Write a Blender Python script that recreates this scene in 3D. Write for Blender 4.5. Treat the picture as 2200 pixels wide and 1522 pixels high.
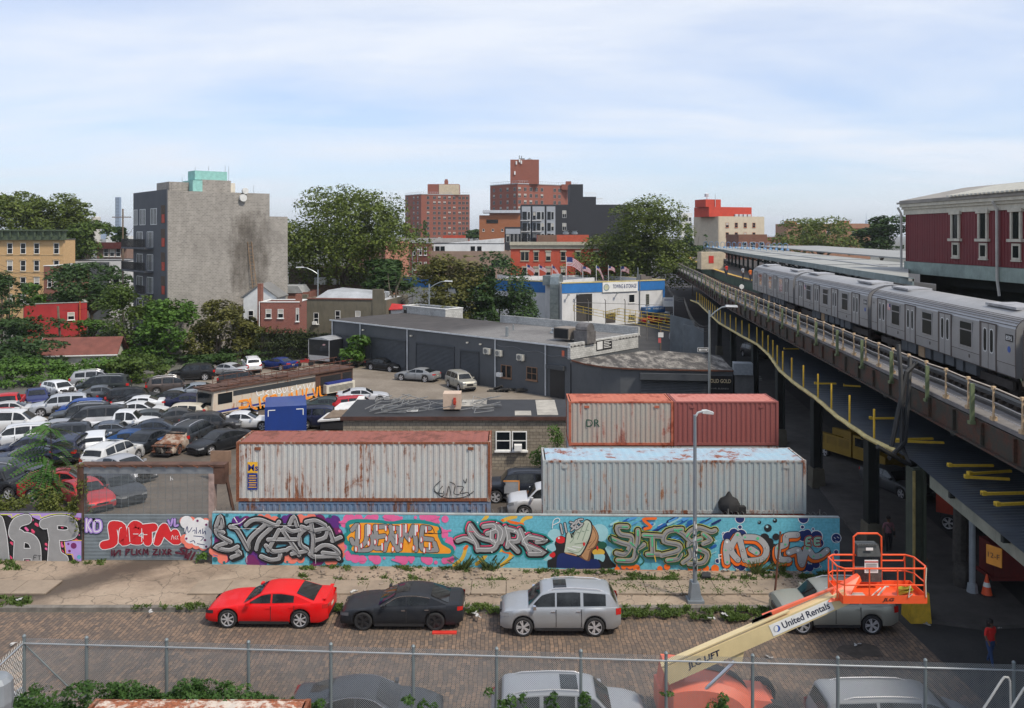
import bpy, math, random
from mathutils import Vector, Matrix, noise as mnoise
PI=math.pi; R=math.radians
sc=bpy.context.scene; COL=sc.collection
for o in list(bpy.data.objects): bpy.data.objects.remove(o)
random.seed(7)
# ---------------------------------------------------------------- camera, world, sun, exposure
HC=15.6; F=1820.0; YH=505.0
cd=bpy.data.cameras.new('camera'); cam=bpy.data.objects.new('camera',cd); COL.objects.link(cam)
cam.location=(0,0,HC); cam.rotation_euler=(PI/2,0,0)
cd.sensor_width=36; cd.sensor_fit='HORIZONTAL'; cd.lens=36*F/2200; cd.shift_y=-(761-YH)/2200
cd.clip_start=0.5; cd.clip_end=30000
sc.camera=cam
sc.view_settings.view_transform='Standard'; sc.view_settings.look='None'
sc.view_settings.exposure=0.13; sc.view_settings.gamma=1.0
SUN_EL=R(54); SUN_AZ=R(128)   # azimuth: direction the light comes from, clockwise from +Y
w=bpy.data.worlds.new('World'); sc.world=w; w.use_nodes=True
nt=w.node_tree; nt.nodes.clear(); N=nt.nodes.new; Lk=nt.links.new
def nd(t,**k):
    n=N(t)
    for a,b in k.items(): setattr(n,a,b)
    return n
out=nd('ShaderNodeOutputWorld'); bg=nd('ShaderNodeBackground'); sky=nd('ShaderNodeTexSky')
sky.sky_type='NISHITA'; sky.sun_disc=False; sky.sun_elevation=SUN_EL; sky.sun_rotation=SUN_AZ
sky.air_density=1.0; sky.dust_density=0.6; sky.ozone_density=2.5
bg.inputs[1].default_value=0.060
tc=nd('ShaderNodeTexCoord'); sep=nd('ShaderNodeSeparateXYZ'); Lk(tc.outputs['Generated'],sep.inputs[0])
# project the view direction on a high flat layer: cloud streaks get thinner towards the horizon
ad=nd('ShaderNodeMath',operation='ADD'); ad.inputs[1].default_value=0.16; Lk(sep.outputs[2],ad.inputs[0])
dx=nd('ShaderNodeMath',operation='DIVIDE'); Lk(sep.outputs[0],dx.inputs[0]); Lk(ad.outputs[0],dx.inputs[1])
dy=nd('ShaderNodeMath',operation='DIVIDE'); Lk(sep.outputs[1],dy.inputs[0]); Lk(ad.outputs[0],dy.inputs[1])
cb=nd('ShaderNodeCombineXYZ'); Lk(dx.outputs[0],cb.inputs[0]); Lk(dy.outputs[0],cb.inputs[1])
mp=nd('ShaderNodeMapping'); mp.inputs['Scale'].default_value=(0.6,1.15,1); mp.inputs['Rotation'].default_value=(0,0,R(-6)); mp.inputs['Location'].default_value=(3.1,1.7,0)
Lk(cb.outputs[0],mp.inputs[0])
nz=nd('ShaderNodeTexNoise'); nz.inputs['Scale'].default_value=1.0; nz.inputs['Detail'].default_value=9; nz.inputs['Roughness'].default_value=0.55; nz.inputs['Distortion'].default_value=0.35
Lk(mp.outputs[0],nz.inputs['Vector'])
cr=nd('ShaderNodeValToRGB'); cr.color_ramp.elements[0].position=0.36; cr.color_ramp.elements[1].position=0.66
cr.color_ramp.elements[0].color=(0.40,0.40,0.40,1); cr.color_ramp.elements[1].color=(0.95,0.95,0.95,1)
Lk(nz.outputs[0],cr.inputs[0])
mixc=nd('ShaderNodeMixRGB'); mixc.inputs[2].default_value=(13.6,14.4,15.8,1)
gn=nd('ShaderNodeMixRGB',blend_type='MULTIPLY'); gn.inputs[0].default_value=1; gn.inputs[2].default_value=(1.9,2.2,2.7,1); Lk(sky.outputs[0],gn.inputs[1])
Lk(cr.outputs[0],mixc.inputs[0]); Lk(gn.outputs[0],mixc.inputs[1])
Lk(mixc.outputs[0],bg.inputs[0]); Lk(bg.outputs[0],out.inputs[0])
sd=bpy.data.lights.new('sun','SUN'); sun=bpy.data.objects.new('sun',sd); COL.objects.link(sun)
sd.energy=3.9; sd.angle=R(7); sd.color=(1.0,0.91,0.78)
sdir=Vector((math.sin(SUN_AZ)*math.cos(SUN_EL), math.cos(SUN_AZ)*math.cos(SUN_EL), math.sin(SUN_EL)))
sun.rotation_euler=(-sdir).to_track_quat('-Z','Y').to_euler()
# ---------------------------------------------------------------- helpers
def W3(px,py,Y): return Vector(((px-1100)*Y/F, Y, HC-(py-YH)*Y/F))
def G(px,py,z=0.0): return W3(px,py,F*(HC-z)/(py-YH))
def link(o): COL.objects.link(o); return o
def thing(name,label,cat,loc=(0,0,0),rz=0,group=None):
    o=link(bpy.data.objects.new(name,None)); o.location=loc; o.rotation_euler=(0,0,rz)
    o['label']=label; o['category']=cat
    if group: o['group']=group
    return o
def tag(o,label=None,cat=None,group=None,kind=None):
    if label: o['label']=label
    if cat: o['category']=cat
    if group: o['group']=group
    if kind: o['kind']=kind
    return o
class MB:
    def __init__(s): s.v=[];s.f=[];s.m=[];s.M=None;s.mi=0
    def V(s,p):
        p=Vector(p)
        if s.M is not None: p=s.M@p
        s.v.append(tuple(p)); return len(s.v)-1
    def face(s,idx,mi=None): s.f.append(tuple(idx)); s.m.append(s.mi if mi is None else mi)
    def poly(s,pts,mi=None): s.face([s.V(p) for p in pts],mi)
    def box(s,x0,x1,y0,y1,z0,z1,mi=None):
        a=[s.V(p) for p in ((x0,y0,z0),(x1,y0,z0),(x1,y1,z0),(x0,y1,z0),(x0,y0,z1),(x1,y0,z1),(x1,y1,z1),(x0,y1,z1))]
        for q in ((3,2,1,0),(4,5,6,7),(0,1,5,4),(1,2,6,5),(2,3,7,6),(3,0,4,7)): s.face([a[i] for i in q],mi)
        return s
    def cb(s,c,sx,sy,sz,mi=None): return s.box(c[0]-sx/2,c[0]+sx/2,c[1]-sy/2,c[1]+sy/2,c[2]-sz/2,c[2]+sz/2,mi)
    def prism(s,pts,d,mi=None):
        """pts: 3-D polygon, extruded by vector d"""
        d=Vector(d); n=len(pts); a=[s.V(p) for p in pts]; b=[s.V(Vector(p)+d) for p in pts]
        s.face(a[::-1],mi); s.face(b,mi)
        for i in range(n): s.face((a[i],a[(i+1)%n],b[(i+1)%n],b[i]),mi)
        return s
    def tube(s,pts,r,n=6,mi=None,cap=True,closed=False):
        pts=[Vector(p) for p in pts]; rings=[]; k=len(pts)
        rr=r if isinstance(r,(list,tuple)) else [r]*k
        up=None
        for i,p in enumerate(pts):
            if closed: t=(pts[(i+1)%k]-pts[i-1])
            else: t=(pts[min(i+1,k-1)]-pts[max(i-1,0)])
            if t.length<1e-9: t=Vector((0,0,1))
            t.normalize()
            if up is None:
                up=Vector((0,0,1)) if abs(t.z)<.9 else Vector((1,0,0))
            a=t.cross(up)
            if a.length<1e-6: a=t.cross(Vector((0,1,0.3)))
            a.normalize(); b=a.cross(t).normalized(); up=b
            rings.append([s.V(p+(a*math.cos(2*PI*j/n+PI/n)+b*math.sin(2*PI*j/n+PI/n))*rr[i]) for j in range(n)])
        for i in range(k if closed else k-1):
            A=rings[i];B=rings[(i+1)%k]
            for j in range(n): s.face((A[j],A[(j+1)%n],B[(j+1)%n],B[j]),mi)
        if cap and not closed: s.face(rings[0][::-1],mi); s.face(rings[-1],mi)
        return s
    def bar(s,a,b,w,h=None,mi=None):
        a=Vector(a);b=Vector(b);h=h or w;t=(b-a).normalized()
        u=t.cross(Vector((0,0,1)))
        if u.length<1e-4: u=Vector((1,0,0))
        u.normalize(); q=u.cross(t).normalized()
        pts=[a+u*x*w/2+q*y*h/2 for x,y in((-1,-1),(1,-1),(1,1),(-1,1))]
        return s.prism(pts,b-a,mi)
    def lathe(s,prof,n=16,c=(0,0,0),axis='z',mi=None,cap=True):
        rings=[]
        for r,z in prof:
            rg=[]
            for j in range(n):
                a=2*PI*j/n; x,y=r*math.cos(a),r*math.sin(a)
                p=(x,y,z) if axis=='z' else ((x,z,y) if axis=='y' else (z,x,y))
                rg.append(s.V((c[0]+p[0],c[1]+p[1],c[2]+p[2])))
            rings.append(rg)
        for i in range(len(rings)-1):
            for j in range(n): s.face((rings[i][j],rings[i][(j+1)%n],rings[i+1][(j+1)%n],rings[i+1][j]),mi)
        if cap: s.face(rings[0][::-1],mi); s.face(rings[-1],mi)
        return s
    def grid(s,rows,mi=None,flip=False):
        ids=[[s.V(p) for p in r] for r in rows]
        for i in range(len(ids)-1):
            for j in range(len(ids[i])-1):
                q=(ids[i][j],ids[i][j+1],ids[i+1][j+1],ids[i+1][j])
                s.face(q[::-1] if flip else q,mi)
        return ids
    def mesh(s,name,mats,smooth=False,ang=35):
        me=bpy.data.meshes.new(name); me.from_pydata(s.v,[],s.f)
        if not isinstance(mats,(list,tuple)): mats=[mats]
        for m in mats: me.materials.append(m)
        if len(mats)>1: me.polygons.foreach_set('material_index',[min(i,len(mats)-1) for i in s.m])
        if smooth:
            me.polygons.foreach_set('use_smooth',[True]*len(me.polygons))
            me.set_sharp_from_angle(angle=R(ang))
        me.update(); return me
    def build(s,name,mats,parent=None,smooth=False,ang=35,loc=None,rz=None):
        return put(name,s.mesh(name,mats,smooth,ang),parent,loc,rz)
def put(name,me,parent=None,loc=None,rz=None,scale=None):
    o=link(bpy.data.objects.new(name,me)); o.parent=parent
    if loc is not None: o.location=loc
    if rz is not None: o.rotation_euler=(0,0,rz)
    if scale is not None: o.scale=scale
    return o
def copy_tree(o,parent=None):
    c=o.copy(); link(c); c.parent=parent
    for ch in o.children: copy_tree(ch,c)
    return c
def struct(name,mb,mat,smooth=False): return tag(mb.build(name,mat,None,smooth),kind='structure')
# ---------------------------------------------------------------- materials
MC={}
def newmat(name):
    m=bpy.data.materials.new(name); m.use_nodes=True; t=m.node_tree
    return m,t,t.nodes['Principled BSDF']
def mixn(t,fac,a,b,mode='MIX'):
    n=t.nodes.new('ShaderNodeMixRGB'); n.blend_type=mode
    for i,x in enumerate((fac,a,b)):
        if isinstance(x,(int,float)): n.inputs[i].default_value=x if i==0 else (x,x,x,1)
        elif isinstance(x,(tuple,list)): n.inputs[i].default_value=tuple(x)+((1,) if len(x)==3 else ())
        else: t.links.new(x,n.inputs[i])
    return n.outputs[0]
def coord(t,scale=(1,1,1),rot=(0,0,0),kind='Object'):
    tc=t.nodes.new('ShaderNodeTexCoord'); mp=t.nodes.new('ShaderNodeMapping')
    mp.inputs['Scale'].default_value=scale; mp.inputs['Rotation'].default_value=rot
    t.links.new(tc.outputs[kind],mp.inputs[0]); return mp.outputs[0]
def noisen(t,vec,scale=5,detail=5,rough=.6,dist=0):
    n=t.nodes.new('ShaderNodeTexNoise'); n.inputs['Scale'].default_value=scale; n.inputs['Detail'].default_value=detail
    n.inputs['Roughness'].default_value=rough; n.inputs['Distortion'].default_value=dist
    t.links.new(vec,n.inputs['Vector']); return n.outputs[0]
def ramp(t,fac,*stops):
    n=t.nodes.new('ShaderNodeValToRGB'); e=n.color_ramp.elements
    while len(e)<len(stops): e.new(.5)
    for i,(p,c) in enumerate(stops):
        e[i].position=p; e[i].color=(c,c,c,1) if isinstance(c,(int,float)) else tuple(c)+((1,) if len(c)==3 else ())
    t.links.new(fac,n.inputs[0]); return n.outputs[0]
def bump(t,b,h,strength=.3,dist=.02):
    n=t.nodes.new('ShaderNodeBump'); n.inputs['Strength'].default_value=strength; n.inputs['Distance'].default_value=dist
    t.links.new(h,n.inputs['Height']); t.links.new(n.outputs[0],b.inputs['Normal'])
def M(col,rough=.75,metal=0,var=.25,scale=1.5,bmp=0,dirt=0,coat=0,name=None,emit=0):
    """plain procedural surface: base colour with noise wear, optional dirt and bump"""
    key=(tuple(col),rough,metal,var,scale,bmp,dirt,coat,emit)
    if key in MC: return MC[key]
    m,t,b=newmat(name or 'surface'); v=coord(t)
    n=noisen(t,v,scale,6,.65)
    dark=tuple(c*(1-var) for c in col); lite=tuple(min(1,c*(1+var*.6)) for c in col)
    c=ramp(t,n,(.3,dark),(.7,lite))
    if dirt:
        n2=noisen(t,coord(t,(1,1,.35)),scale*2.3,8,.7,.3)
        c=mixn(t,ramp(t,n2,(.5,0.0),(.72,dirt)),c,tuple(x*.35+.012 for x in col))
    t.links.new(c,b.inputs['Base Color']); b.inputs['Roughness'].default_value=rough; b.inputs['Metallic'].default_value=metal
    if coat: b.inputs['Coat Weight'].default_value=coat; b.inputs['Coat Roughness'].default_value=.08
    if bmp: bump(t,b,noisen(t,v,scale*12,4,.6),bmp,.02)
    if emit: b.inputs['Emission Color'].default_value=tuple(col)+(1,); b.inputs['Emission Strength'].default_value=emit
    MC[key]=m; return m
def paint(col,rough=.32,metal=.25,dust=.06):
    key=('paint',tuple(col),rough,metal)
    if key in MC: return MC[key]
    m,t,b=newmat('car_paint'); v=coord(t); n=noisen(t,v,2.2,6,.7)
    c=mixn(t,ramp(t,n,(.4,0.0),(.75,dust)),col,(.25,.23,.2)); t.links.new(c,b.inputs['Base Color'])
    b.inputs['Metallic'].default_value=metal; b.inputs['Coat Weight'].default_value=.22; b.inputs['Specular IOR Level'].default_value=.22; b.inputs['Coat Roughness'].default_value=.1
    t.links.new(ramp(t,n,(.3,rough),(.8,rough+.25)),b.inputs['Roughness'])
    MC[key]=m; return m
def brick(c1,c2,mortar,bw=.22,bh=.075,rough=.85,ms=.012,plane='xz',dirt=.35,offset=.5,bmp=.25,dscale=.6):
    key=('brick',c1,c2,mortar,bw,bh,plane,dirt)
    if key in MC: return MC[key]
    m,t,b=newmat('masonry')
    tc=t.nodes.new('ShaderNodeTexCoord'); sp=t.nodes.new('ShaderNodeSeparateXYZ'); t.links.new(tc.outputs['Object'],sp.inputs[0])
    cb_=t.nodes.new('ShaderNodeCombineXYZ')
    if plane=='xz':   # x and y both run along walls
        a=t.nodes.new('ShaderNodeMath'); a.operation='ADD'; t.links.new(sp.outputs[0],a.inputs[0]); t.links.new(sp.outputs[1],a.inputs[1])
        t.links.new(a.outputs[0],cb_.inputs[0]); t.links.new(sp.outputs[2],cb_.inputs[1])
    else: t.links.new(sp.outputs[0],cb_.inputs[0]); t.links.new(sp.outputs[1],cb_.inputs[1])
    br=t.nodes.new('ShaderNodeTexBrick'); br.offset=offset; t.links.new(cb_.outputs[0],br.inputs['Vector'])
    br.inputs['Scale'].default_value=1; br.inputs['Brick Width'].default_value=bw; br.inputs['Row Height'].default_value=bh
    br.inputs['Mortar Size'].default_value=ms; br.inputs['Mortar Smooth'].default_value=.3
    br.inputs['Color1'].default_value=c1+(1,); br.inputs['Color2'].default_value=c2+(1,); br.inputs['Mortar'].default_value=mortar+(1,)
    v=coord(t); n=noisen(t,v,dscale,8,.7,.2); n3=noisen(t,v,9,3)
    c=mixn(t,.5,br.outputs[0],ramp(t,n3,(.3,.55),(.7,1.25)),'MULTIPLY')
    c=mixn(t,ramp(t,n,(.48,0.0),(.75,dirt)),c,tuple(x*.3 for x in c1))
    t.links.new(c,b.inputs['Base Color']); b.inputs['Roughness'].default_value=rough
    if bmp: bump(t,b,br.outputs['Fac'],-bmp,.02)
    MC[key]=m; return m
def rusty(base,rust=.5,streak=True,seed=0,rcol=(.20,.06,.025),top=False):
    """paint eaten by rust: vertical streaks and blotches"""
    m,t,b=newmat('rusting_paint')
    mpv=coord(t,(1,1,1)); sv=coord(t,(2.2,2.2,.22) if streak else (1,1,1))
    off=t.nodes.new('ShaderNodeVectorMath'); off.operation='ADD'; off.inputs[1].default_value=(seed*7.3,seed*3.1,seed*1.7); t.links.new(sv,off.inputs[0])
    n1=noisen(t,off.outputs[0],1.6,10,.72,.15)
    n2=noisen(t,mpv,.55,8,.75,.4); n3=noisen(t,mpv,14,5,.6)
    s=mixn(t,.45,n1,n2)
    fac=ramp(t,s,(.66-rust*.28,0.0),(.70-rust*.26,1.0))
    soft=ramp(t,s,(.52-rust*.2,0.0),(.70-rust*.2,.72))
    rc=ramp(t,n3,(.3,tuple(x*.55 for x in rcol)),(.7,tuple(x*1.7 for x in rcol)))
    stain=tuple(base[i]*.62+rcol[i]*.9 for i in range(3))
    c=mixn(t,soft,ramp(t,n3,(.3,tuple(x*.88 for x in base)),(.7,tuple(min(1,x*1.08) for x in base))),stain)
    c=mixn(t,fac,c,rc)
    t.links.new(c,b.inputs['Base Color']); b.inputs['Roughness'].default_value=.75
    bump(t,b,fac,-.15,.01); return m
def leafmat(c1,c2,seed=0):
    key=('leaf',c1,c2)
    if key in MC: return MC[key]
    m,t,b=newmat('foliage'); v=coord(t); n=noisen(t,v,.45,4,.6); n2=noisen(t,v,5,3,.7)
    c=ramp(t,mixn(t,.45,n,n2),(.33,c1),(.66,c2)); t.links.new(c,b.inputs['Base Color']); b.inputs['Roughness'].default_value=.6
    b.inputs['Specular IOR Level'].default_value=.25
    tr=t.nodes.new('ShaderNodeBsdfTranslucent'); t.links.new(c,tr.inputs[0])
    mx=t.nodes.new('ShaderNodeMixShader'); mx.inputs[0].default_value=.25
    o=t.nodes['Material Output']; t.links.new(b.outputs[0],mx.inputs[1]); t.links.new(tr.outputs[0],mx.inputs[2]); t.links.new(mx.outputs[0],o.inputs[0])
    MC[key]=m; return m
GLASS=M((.010,.013,.016),.10,0,.3,.7,coat=0,name='dark_glass')
def mkglass():
    m,t,b=newmat('car_glass'); b.inputs['Base Color'].default_value=(.03,.038,.042,1); b.inputs['Roughness'].default_value=.08
    b.inputs['Specular IOR Level'].default_value=.5; t.links.new(ramp(t,noisen(t,coord(t),1.4,5),(.4,(.004,.005,.006)),(.8,(.03,.035,.037))),b.inputs['Base Color']); return m
CGLASS=mkglass(); GLASS.node_tree.nodes['Principled BSDF'].inputs['Specular IOR Level'].default_value=.3
RUBBER=M((.018,.018,.019),.85,0,.3,6,name='rubber')
ALLOY=M((.62,.62,.64),.35,.55,.15,8,name='alloy')
BLKM=M((.02,.02,.022),.45,0,.3,4,name='black_trim')
STEEL=M((.33,.36,.37),.45,.7,.2,3,name='galvanised_steel')
WHITE=M((.72,.72,.70),.6,0,.12,2,name='white_paint')
DARK=M((.012,.012,.013),.9,0,.3,2,name='dark')
REDL=M((.45,.012,.01),.2,0,.2,5,coat=.5,name='red_lens')
LENS=M((.30,.31,.32),.12,.2,.2,6,coat=.5,name='clear_lens')
CHROME=M((.7,.7,.72),.15,1,.1,5,name='chrome')
ORANGE=M((.75,.09,.015),.45,0,.25,3,dirt=.35,name='orange_paint')
YELLOW=M((.62,.40,.03),.6,0,.25,3,dirt=.35,name='yellow_paint')
RUST=M((.13,.05,.028),.9,0,.5,3,.3,dirt=.5,name='rust')
WOOD=M((.16,.12,.085),.85,0,.3,3,.2,name='weathered_wood')
# ---------------------------------------------------------------- ground sheets
def ground_mats():
    m,t,b=newmat('dirt_asphalt'); v=coord(t)
    n=noisen(t,v,.12,10,.68,.3); n2=noisen(t,v,2.5,8,.7); n3=noisen(t,coord(t,(1,.25,1),(0,0,.3)),.5,8,.7)
    c=ramp(t,n,(.36,(.056,.045,.036)),(.55,(.105,.085,.066)),(.70,(.16,.128,.095)))
    c=mixn(t,ramp(t,n2,(.45,0),(.75,.5)),c,(.035,.033,.031)); c=mixn(t,ramp(t,n3,(.55,0),(.7,.5)),c,(.03,.028,.027))
    t.links.new(c,b.inputs['Base Color']); b.inputs['Roughness'].default_value=.9; bump(t,b,n2,.5,.03)
    # cobbles
    m2,t,b=newmat('cobble_setts')
    tc=t.nodes.new('ShaderNodeTexCoord'); nn=t.nodes.new('ShaderNodeTexNoise'); nn.inputs['Scale'].default_value=.8; t.links.new(tc.outputs['Object'],nn.inputs[0])
    ad=t.nodes.new('ShaderNodeVectorMath'); ad.operation='MULTIPLY_ADD'; ad.inputs[1].default_value=(.25,.12,0); t.links.new(nn.outputs[1],ad.inputs[0]); t.links.new(tc.outputs['Object'],ad.inputs[2])
    mp=t.nodes.new('ShaderNodeMapping'); mp.inputs['Rotation'].default_value=(0,0,PI/2); t.links.new(ad.outputs[0],mp.inputs[0])
    br=t.nodes.new('ShaderNodeTexBrick'); t.links.new(mp.outputs[0],br.inputs['Vector']); br.inputs['Scale'].default_value=1
    br.inputs['Brick Width'].default_value=.30; br.inputs['Row Height'].default_value=.155; br.inputs['Mortar Size'].default_value=.014; br.inputs['Mortar Smooth'].default_value=.4
    br.inputs['Color1'].default_value=(.225,.150,.100,1); br.inputs['Color2'].default_value=(.098,.076,.062,1); br.inputs['Mortar'].default_value=(.028,.024,.02,1)
    v=coord(t); n=noisen(t,v,.35,8,.7,.3); n2=noisen(t,v,5,4,.6)
    c=mixn(t,.6,br.outputs[0],ramp(t,n2,(.3,.5),(.72,1.4)),'MULTIPLY')
    c=mixn(t,ramp(t,n,(.45,0.0),(.62,.55)),c,(.085,.068,.055)); c=mixn(t,ramp(t,n,(.30,.6),(.42,0.0)),c,(.05,.042,.038))
    t.links.new(c,b.inputs['Base Color']); b.inputs['Roughness'].default_value=.8; bump(t,b,br.outputs['Fac'],-.6,.03)
    # sidewalk
    m3,t,b=newmat('broken_concrete'); v=coord(t)
    n=noisen(t,v,.4,10,.7,.4); n2=noisen(t,v,6,8,.75)
    vo=t.nodes.new('ShaderNodeTexVoronoi'); vo.feature='DISTANCE_TO_EDGE'; vo.inputs['Scale'].default_value=.75
    ds=t.nodes.new('ShaderNodeVectorMath'); ds.operation='MULTIPLY_ADD'; ds.inputs[1].default_value=(1.1,1.1,0)
    nn=t.nodes.new('ShaderNodeTexNoise'); nn.inputs['Scale'].default_value=1.2; nn.inputs['Detail'].default_value=6; t.links.new(v,nn.inputs[0]); t.links.new(nn.outputs[1],ds.inputs[0]); t.links.new(v,ds.inputs[2]); t.links.new(ds.outputs[0],vo.inputs['Vector'])
    c=ramp(t,n,(.30,(.14,.105,.077)),(.5,(.27,.208,.152)),(.7,(.35,.28,.21)))
    c=mixn(t,ramp(t,n2,(.5,0.0),(.78,.7)),c,(.12,.095,.07))
    c=mixn(t,ramp(t,vo.outputs[0],(0.0,.75),(.02,0.0)),c,(.06,.05,.038))
    # tyre dirt fanning out from the yard gate
    tc=t.nodes.new('ShaderNodeTexCoord'); sp=t.nodes.new('ShaderNodeSeparateXYZ'); t.links.new(tc.outputs['Object'],sp.inputs[0])
    def mth(op,a,b_):
        q=t.nodes.new('ShaderNodeMath'); q.operation=op
        for i,x in enumerate((a,b_)):
            if isinstance(x,(int,float)): q.inputs[i].default_value=x
            else: t.links.new(x,q.inputs[i])
        return q.outputs[0]
    # centre line runs from gate (-17.5,40) down-left to (-21.5,35)
    cx=mth('ADD',mth('MULTIPLY',mth('SUBTRACT',sp.outputs[1],40.0),.95),-17.2)
    dd=mth('ABSOLUTE',mth('SUBTRACT',sp.outputs[0],cx),0); dd=mth('ADD',dd,mth('MULTIPLY',noisen(t,v,1.2,6,.6),2.6))
    c=mixn(t,ramp(t,mth('MULTIPLY',dd,.2),(.38,.92),(.72,0.0)),c,(.062,.047,.036))
    t.links.new(c,b.inputs['Base Color']); b.inputs['Roughness'].default_value=.88; bump(t,b,n2,.5,.03)
    m4,t,b=newmat('asphalt'); v=coord(t); n=noisen(t,v,.3,9,.7,.3); n2=noisen(t,v,9,5,.7)
    c=ramp(t,n,(.35,(.022,.022,.023)),(.68,(.05,.048,.047))); c=mixn(t,ramp(t,n2,(.5,0),(.75,.4)),c,(.07,.066,.06))
    t.links.new(c,b.inputs['Base Color']); b.inputs['Roughness'].default_value=.88
    m5,t,b=newmat('yard_concrete'); v=coord(t); n=noisen(t,v,.25,9,.7,.3); n2=noisen(t,v,4,8,.7)
    c=ramp(t,n,(.35,(.14,.115,.088)),(.6,(.215,.185,.15)),(.72,(.26,.23,.19))); c=mixn(t,ramp(t,n2,(.5,0),(.75,.6)),c,(.08,.07,.055))
    t.links.new(c,b.inputs['Base Color']); b.inputs['Roughness'].default_value=.9
    return m,m2,m3,m4,m5
GD,GCOB,GSW,GASP,GYARD=ground_mats()
b=MB(); b.poly([(-9000,-60,0),(9000,-60,0),(9000,12000,0),(-9000,12000,0)]); struct('ground',b,M((.10,.10,.085),.95,0,.4,.05,name='earth'))
b=MB(); b.poly([(-60,40.1,.012),(13.6,40.1,.012),(13.6,73,.012),(4,75,.012),(-16,74,.012),(-60,82,.012)]); struct('car_yard_ground',b,GD)
b=MB(); b.poly([(-42,95,.016),(-22,77,.016),(-4,71,.016),(3.5,66,.016),(6,80,.016),(-21,106,.016),(-32,104,.016)]); struct('garage_forecourt',b,GYARD)
b=MB(); b.poly([(-90,18,.008),(60,18,.008),(60,35.0,.008),(-90,35.0,.008)]); struct('cobbled_street',b,GCOB)
b=MB(); b.poly([(13.9,34.9,.012),(60,34.9,.012),(200,400,.012),(40,400,.012),(19,140,.012),(14.4,73,.012)]); struct('avenue_roadway',b,GASP)
b=MB(); b.poly([(16.0,20,.012),(60,20,.012),(60,34.9,.012),(15.6,34.9,.012)]); struct('street_crossing',b,GASP)
# raised sidewalk with stone kerb (0.13 m step)
def sidewalk(name,x0,x1,y0,y1,h):
    b=MB(); nx=60; ny=10; rows=[]
    for j in range(ny+1):
        rows.append([(x0+(x1-x0)*i/nx, y0+(y1-y0)*j/ny, h+.05*mnoise.noise(Vector((i*.9,j*.9,0)))*(0 if j in(0,) else 1)) for i in range(nx+1)])
    b.grid(rows); return struct(name,b,GSW,True)
sidewalk('sidewalk',-90,13.2,35.35,40.3,.14)
KERB=M((.16,.145,.125),.85,0,.4,2,.3,dirt=.6,name='kerb_stone')
b=MB(); 
for i in range(56): b.box(-90+i*1.83,-90+i*1.83+1.81,35.08,35.36,0,.16)
struct('kerb',b,KERB)
# smooth poured footpath running between the rubble and the grass verge
PATHM=M((.27,.215,.16),.85,0,.25,.8,.2,dirt=.35,name='poured_concrete')
b=MB()
for i in range(46):
    x=-58+i*1.52
    if -21<x<-14: continue
    b.box(x,x+1.49,36.35,37.75,.16,.215)
struct('footpath',b,PATHM)
# pavement under the railway, far side of the crossing, with rounded corner
b=MB(); pts=[(16.2,34.2),(18.5,33.4),(20.3,33.6),(21.2,34.6),(21.6,37),(24.5,60),(28,90),(23.5,90),(20,60),(16.9,38)]
b.prism([(x,y,.0) for x,y in pts],(0,0,.15)); struct('island_pavement',b,M((.075,.07,.066),.9,0,.35,1,.2,name='grey_paving'))
b=MB(); b.prism([(13.15,40.5,0),(14.1,40.5,0),(14.9,60,0),(14.3,74,0),(13.6,74,0),(13.6,56,0)],(0,0,.15)); struct('avenue_sidewalk',b,M((.07,.06,.052),.9,0,.4,1,.2,dirt=.5,name='dirty_paving'))
b=MB(); p=G(1850,1398,.02); disc_=[(p.x+(.7+.12*(k%3))*math.cos(k*PI/8),p.y+(.4+.1*(k%4))*math.sin(k*PI/8),.02) for k in range(16)]; b.poly(disc_); struct('street_patch',b,M((.060,.048,.038),.9,0,.4,3,name='tar_patch'))
b=MB(); 
for i in range(9): 
    p=G(1592+i*1.0,807+i*4.2,.03); q=G(1636+i*2,810+i*4.2,.03); b.poly([(p.x,p.y,.03),(q.x,q.y,.03),(q.x,q.y+.55,.03),(p.x,p.y+.55,.03)][::1])
struct('crosswalk_paint',b,M((.30,.30,.30),.8,0,.4,2,name='worn_road_paint'))
# ---------------------------------------------------------------- vehicles
def lin(pts,x):
    if x<=pts[0][0]: return pts[0][1]
    for (a,b),(c,d) in zip(pts,pts[1:]):
        if x<=c: return b+(d-b)*(x-a)/(c-a)
    return pts[-1][1]
def sm(pts,x):   # softened interpolation
    d=.012; return (lin(pts,x-d)+2*lin(pts,x)+lin(pts,x+d))/4
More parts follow.
